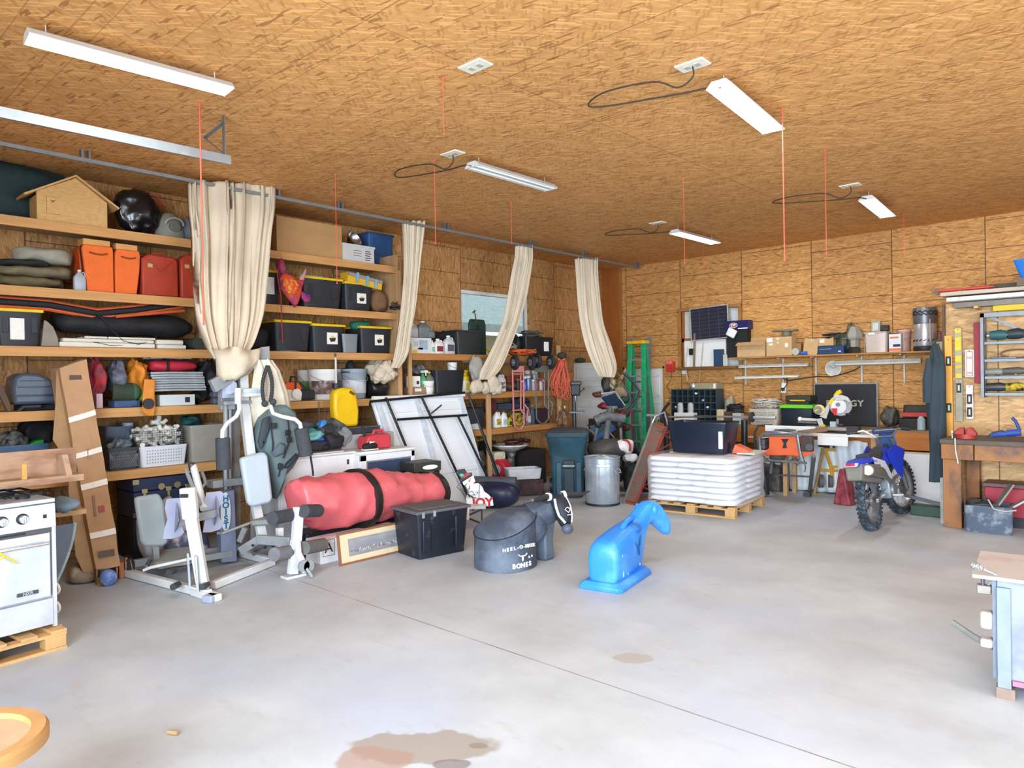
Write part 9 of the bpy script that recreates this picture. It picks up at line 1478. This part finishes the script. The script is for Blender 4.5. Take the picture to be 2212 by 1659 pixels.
P=[q_(2018,642),q_(2035,634),q_(2055,632),q_(2075,640),q_(2095,634),q_(2120,624),q_(2148,624)]
for p in P: p.z=max(p.z,z_+.03)
mesh('red_shell',MB().tube(P,[.01,.03,.03,.02,.03,.035,.02],8,sq=.6),mat('#c04038',.5,var=.15),t,W=True)
single('dark_tool_roll',MB().box((.4,0,.035),(.8,.2,.07)),mat('#4a443c',.7),'dark flat bundle behind the red tool on the planks','tool roll',(q_(2130,625).x,PY-.02,z_),0,bevel=.02)
p=q_(2022,629); single('small_caster',MB().tube([(0,-.02,0),(0,.03,0)],.045,16),mat('#7a7068',.5),'small grey wheel hung at the end of the planks','wheel',(a.x+.01,PY-.33,a.z+.14) if 0 else tuple(yp(2024,630,12.04)),0)
a=yp(2190,610,PY-.15); t=tote('bright blue tub at the top right edge on the partition shelf',dict(loc=(a.x+.22,PY-.25,z_+.10),w=.44,h=.22,rz=0),.3,mat('#1f6fc4',.45,var=.08),None,ribs=False,name='blue_tub',tap=.7)
single('shelf_riser',MB().bb(.1,.9,-.2,.1,0,.095),mat('#6e5f4e',.7),'brown block under the bright blue tub','block',(a.x-.05,PY-.12,z_),0)
# heavy timber bench
t=thing('timber_workbench','heavy stained timber workbench with thick legs before the partition','workbench',(-1.5,9.9,0)); HW=mat('#9c6a42',.75,var=.25,sc=3,stretch=(2,2,1),c2='#6e5648',thr=.58); x0=fl(2043,1138).x; TZ=dp(2048,948,x0,9.64).z; AZ=dp(2048,990,x0,9.64).z
mesh('bench_top',MB().bb(x0-.04,1.2,9.55,10.42,TZ-.05,TZ),mat('#5f564c',.75,var=.25,sc=5),t,W=True,bevel=.004); mesh('front_apron',MB().bb(x0+.30,1.2,9.60,9.66,AZ,TZ-.052),mat('#a57348',.75,c2='#4e4c52',thr=.52,sc=1.8,var=.2),t,W=True,bevel=.004); mesh('apron_block',MB().bb(x0-.03,x0+.29,9.57,9.66,AZ,TZ-.052),HW,t,W=True,bevel=.006); mesh('front_leg',MB().bb(x0-.02,x0+.165,9.60,9.74,0,AZ-.002),HW,t,W=True,bevel=.006); mesh('rear_leg',MB().bb(x0+.1,x0+.24,10.25,10.38,0,TZ-.052),HW,t,W=True,bevel=.006); mesh('front_leg',MB().bb(1.0,1.15,9.60,9.74,0,AZ-.002),HW,t,W=True); mesh('side_rail',MB().bb(x0-.02,x0+.05,9.75,10.24,AZ,TZ-.052),HW,t,W=True)
mesh('metal_rod',MB().tube([(x0+.12,9.54,TZ+.02),(x0+.125,9.535,TZ-.12),(x0+.15,9.53,TZ-.27)],.010,8),mat('#b9b0a4',.4,.6),t,W=True)
q_=lambda x,y: yp(x,y,9.8); B2=lambda x0_,x1_,yt: (q_(x0_,yt),q_(x1_,yt))
a,b_=B2(2062,2110,922); t=thing('red_vise','dark red bench vise on the heavy timber bench','vise',((a.x+b_.x)/2,9.8,TZ+.003)); h=a.z-TZ; w=b_.x-a.x; VR=mat('#a83a30',.5,var=.25,sc=6)
mesh('vise_base',MB().cyl((0,0,0),(0,0,.05),.10,n=20),VR,t); mesh('fixed_jaw',MB().prism([(0,.03),(.5*w,.03),(.5*w,h*.5),(.28*w,h),(.05*w,h*.9)],-.05,.05,1),VR,t,bevel=.012); mesh('moving_jaw',MB().prism([(-.5*w,.04),(-.04*w,.04),(-.04*w,h*.95),(-.25*w,h*.95),(-.5*w,h*.6)],-.05,.05,1),VR,t,bevel=.012); mesh('screw_handle',MB().tube([(-.55*w,-.02,h*.5),(-.62*w,-.02,h*.5)],.02,8).tube([(-.6*w,-.02,h*.5),(-.58*w,-.03,-.02)],.008,8),CHR,t)
t=thing('blue_grease_gun','blue handled tool with hose lying on the timber bench','tool',tuple(q_(2170,940))); mesh('tool_barrel',MB().tube([q_(2140,941),q_(2160,938),q_(2180,937)],[.02,.035,.03],12),mat('#2a4f9c',.5),t,W=True); mesh('tool_head',MB().tube([q_(2175,936),q_(2205,934)],.04,12),mat('#28479a',.5),t,W=True); mesh('lever_handle',MB().tube([q_(2203,930),q_(2194,910),q_(2186,902)],.018,8),mat('#2f3f8a',.5),t,W=True); mesh('hose',MB().tube([q_(2132,944),q_(2145,934),q_(2165,930),q_(2180,938)],.008,6),BLK,t,W=True)
for o in t.children: 
    pass
t.location.z=t.location.z
# below: dirty blue crate of tools, red toolbox, white strip
a=fl(2083,1148); b_=fl(2190,1158); w=(b_-a).length; h=dp(2090,1090,a.x,a.y).z; t=thing('tool_tub','scuffed slate blue crate of tools on the floor under the bench','crate',((a.x+b_.x)/2,a.y+.02,0),math.atan2(b_.y-a.y,b_.x-a.x)); mesh('crate_body',binbody(MB(),w,.38,h,.95,.01,.03),mat('#4a5768',.6,c2='#9aa3a8',thr=.58,sc=5),t,ang=50); mesh('crate_blade',MB().bar((.0,.1,h*.6),(.22,.2,h+.24),.09,.02),mat('#8d8a84',.5,.4),t); mesh('crate_blade',MB().bar((.1,.12,h*.7),(.42,.16,h+.14),.10,.02),mat('#a5a29c',.5,.3),t); mesh('wire_loop',MB().tube([(-.0,.0,h+.08),(.05,-.01,h-.02),(.15,-.01,h-.04),(.26,.0,h-.02)],.008,6),mat('#b5aca4',.5),t); mesh('tool_heap',crumple(MB().ball((-.05,.19,h*.75),(w*.42,.14,.12),16,wob=.15,seed=2),.02,12),mat('#3a3a38',.6),t)
a=yp(2135,1060,10.25); t=thing('red_toolbox','dark red metal toolbox on a low stand under the timber bench','toolbox',(a.x,10.1,0)); z0=.12; z1=yp(2150,1040,10.15).z; mesh('toolbox_body',MB().bb(0,.9,-.1,.22,z0,z1-.05),mat('#a02c3c',.5,var=.15),t,bevel=.008); mesh('lid',MB().bb(-.02,.92,-.12,.24,z1-.048,z1),mat('#6b4a4a',.5),t,bevel=.008); mesh('stand',MB().bb(.02,.88,-.08,.2,0,z0-.002),BLK,t)
single('pale_blue_rag',crumple(MB().ball((0,0,.10),(.09,.1,.10),14,wob=.1),.02,11),mat('#8fb4bc',.7),'pale blue rag between the bench legs','rag',(x0+.33,10.05,0.003),0,ang=80); single('white_channel',MB().bb(-.02,.02,-.03,.03,0,.55),mat('#a9acaa',.5),'grey metal strip standing against the outer side of the bench leg','strip',(x0-.075,9.85,0),0)
single('green_toolbox',MB().bb(-.2,.2,-.1,.1,0,.13),mat('#2f4a3c',.5),'small dark green box on the floor below the coveralls','box',(yp(2010,1050,10.3).x,10.25,0),0,bevel=.01); single('bottle_jack',MB().bar((-.3,0,.2),(.22,0,.1),.04,.04),DSTEEL,'dark bar lying over the small green box','bar',(yp(2008,1045,10.3).x,10.27,.035),0)
# ---------------- cast iron stove at the right edge
c=Vector((-.72,4.72,0)); t=thing('wood_stove','blue grey steel wood stove with a coil spring handle, cropped at the right','stove',tuple(c)); q_=lambda x,y,dx=0,dy=0: dp(x,y,c.x+dx,c.y+dy); SG_=mat('#888e99',.5,.2,c2='#6f7480',thr=.55,sc=3); zt=q_(2140,1242).z
an=math.radians(6); 
def L(x,y,z): v=Matrix.Rotation(an,3,'Z')@Vector((x,y,0)); return Vector((c.x+v.x,c.y+v.y,z))
def bxL(x0_,x1_,y0_,y1_,z0_,z1_): 
    P=[L(x0_,y0_,0),L(x1_,y0_,0),L(x1_,y1_,0),L(x0_,y1_,0)]; return MB().loft([[Vector((p.x,p.y,z_)) for p in P] for z_ in(z0_,z1_)])
mk('stove_top',bxL(-.09,.75,-.04,.62,zt-.02,zt),mat('#bbb6b2',.55,c2='#b39a9a',thr=.62,sc=4),bevel=.003); zb=max(.1,q_(2170,1472).z); mk('stove_body',bxL(.02,.70,.02,.55,zb,zt-.022),SG_,bevel=.006); mk('front_leg',bxL(.02,.085,.0,.06,.06,.62 if zt>.64 else zt-.03),mat('#808a94',.5,.2,var=.15),bevel=.003); mk('front_leg',bxL(.64,.70,.0,.06,.0,zb),SG_); mk('rear_leg',bxL(.02,.085,.49,.55,.0,zb),SG_); mk('lower_leg',bxL(.015,.10,.0,.07,.0,.06),mat('#8a7468',.7)); mk('pink_rail',bxL(.09,.70,-.005,.02,zb-.015,zb+.012),mat('#c07088',.5)); mk('side_plate',bxL(.0,.018,.03,.5,zb,zt-.03),mat('#6d7888',.5,.2))
mk('door_hinge',MB().box(L(-.04,.06,zt-.10),(.07,.05,.05),(0,0,an)),mat('#8f8680',.5,.4),bevel=.006); mk('door_hinge',MB().box(L(-.03,.06,zt-.27),(.06,.08,.10),(0,0,an)),mat('#b5ada2',.5),bevel=.015); mk('hinge_pin',MB().tube([L(-.045,.05,zt-.12),L(-.045,.05,zt-.02)],.010,8),DSTEEL); mk('latch_block',MB().box(L(-.03,.06,zt-.40),(.06,.08,.05),(0,0,an)),mat('#b9b0a8',.5),bevel=.012)
mk('foot_lever',MB().tube([L(.0,.05,zt-.42),L(-.10,.12,zt-.40),L(-.21,.2,zt-.36)],.018,8),mat('#84877f',.5,.3)); 
mb=MB(); A=q_(2100,1220); B_=q_(2134,1234); ax_=(B_-A).normalized(); u=ax_.orthogonal().normalized(); v=ax_.cross(u); P=[]
for k in range(70): f_=k/69; r=.020*math.sin(PI*min(1,f_*1.25+.12))**.7 if f_<.7 else .012*(1-f_)*2+.004; a_=2*PI*8*f_; P.append(A+(B_-A)*f_*.9+u*r*math.cos(a_)+v*r*math.sin(a_))
mk('spring_handle',MB().tube(P,.0035,5),CHR); mk('handle_rod',MB().tube([A+(B_-A)*.3,B_+ax_*.07,L(-.04,.08,zt-.10)],.006,6),STEEL)
single('cork_scrap',MB().tube([(-.03,0,.012),(.03,.01,.012)],.011,8),mat('#b08d62',.8),'small cork coloured scrap lying on the concrete in the foreground','scrap',tuple(fl(372,1588)),.3)
# ---------------- lettering becomes ordinary meshes, one per inscribed thing
bpy.context.view_layer.update(); _dg=bpy.context.evaluated_depsgraph_get(); _by={}
for o in [o for o in COL.objects if o.type=='FONT']: _by.setdefault((o.parent.name,o.data.materials[0].name),[]).append(o)
for (pn,mn),L_ in _by.items():
    mb=MB(); par=L_[0].parent
    for o in L_:
        me=o.evaluated_get(_dg).to_mesh(); M_=Matrix.Translation(o.location)@o.rotation_euler.to_matrix().to_4x4(); mb.add([M_@v.co for v in me.vertices],[tuple(p.vertices) for p in me.polygons]); m_=o.data.materials[0]; o.evaluated_get(_dg).to_mesh_clear()
    for o in L_: bpy.data.objects.remove(o)
    mesh('lettering',mb,m_,par,smooth=False)
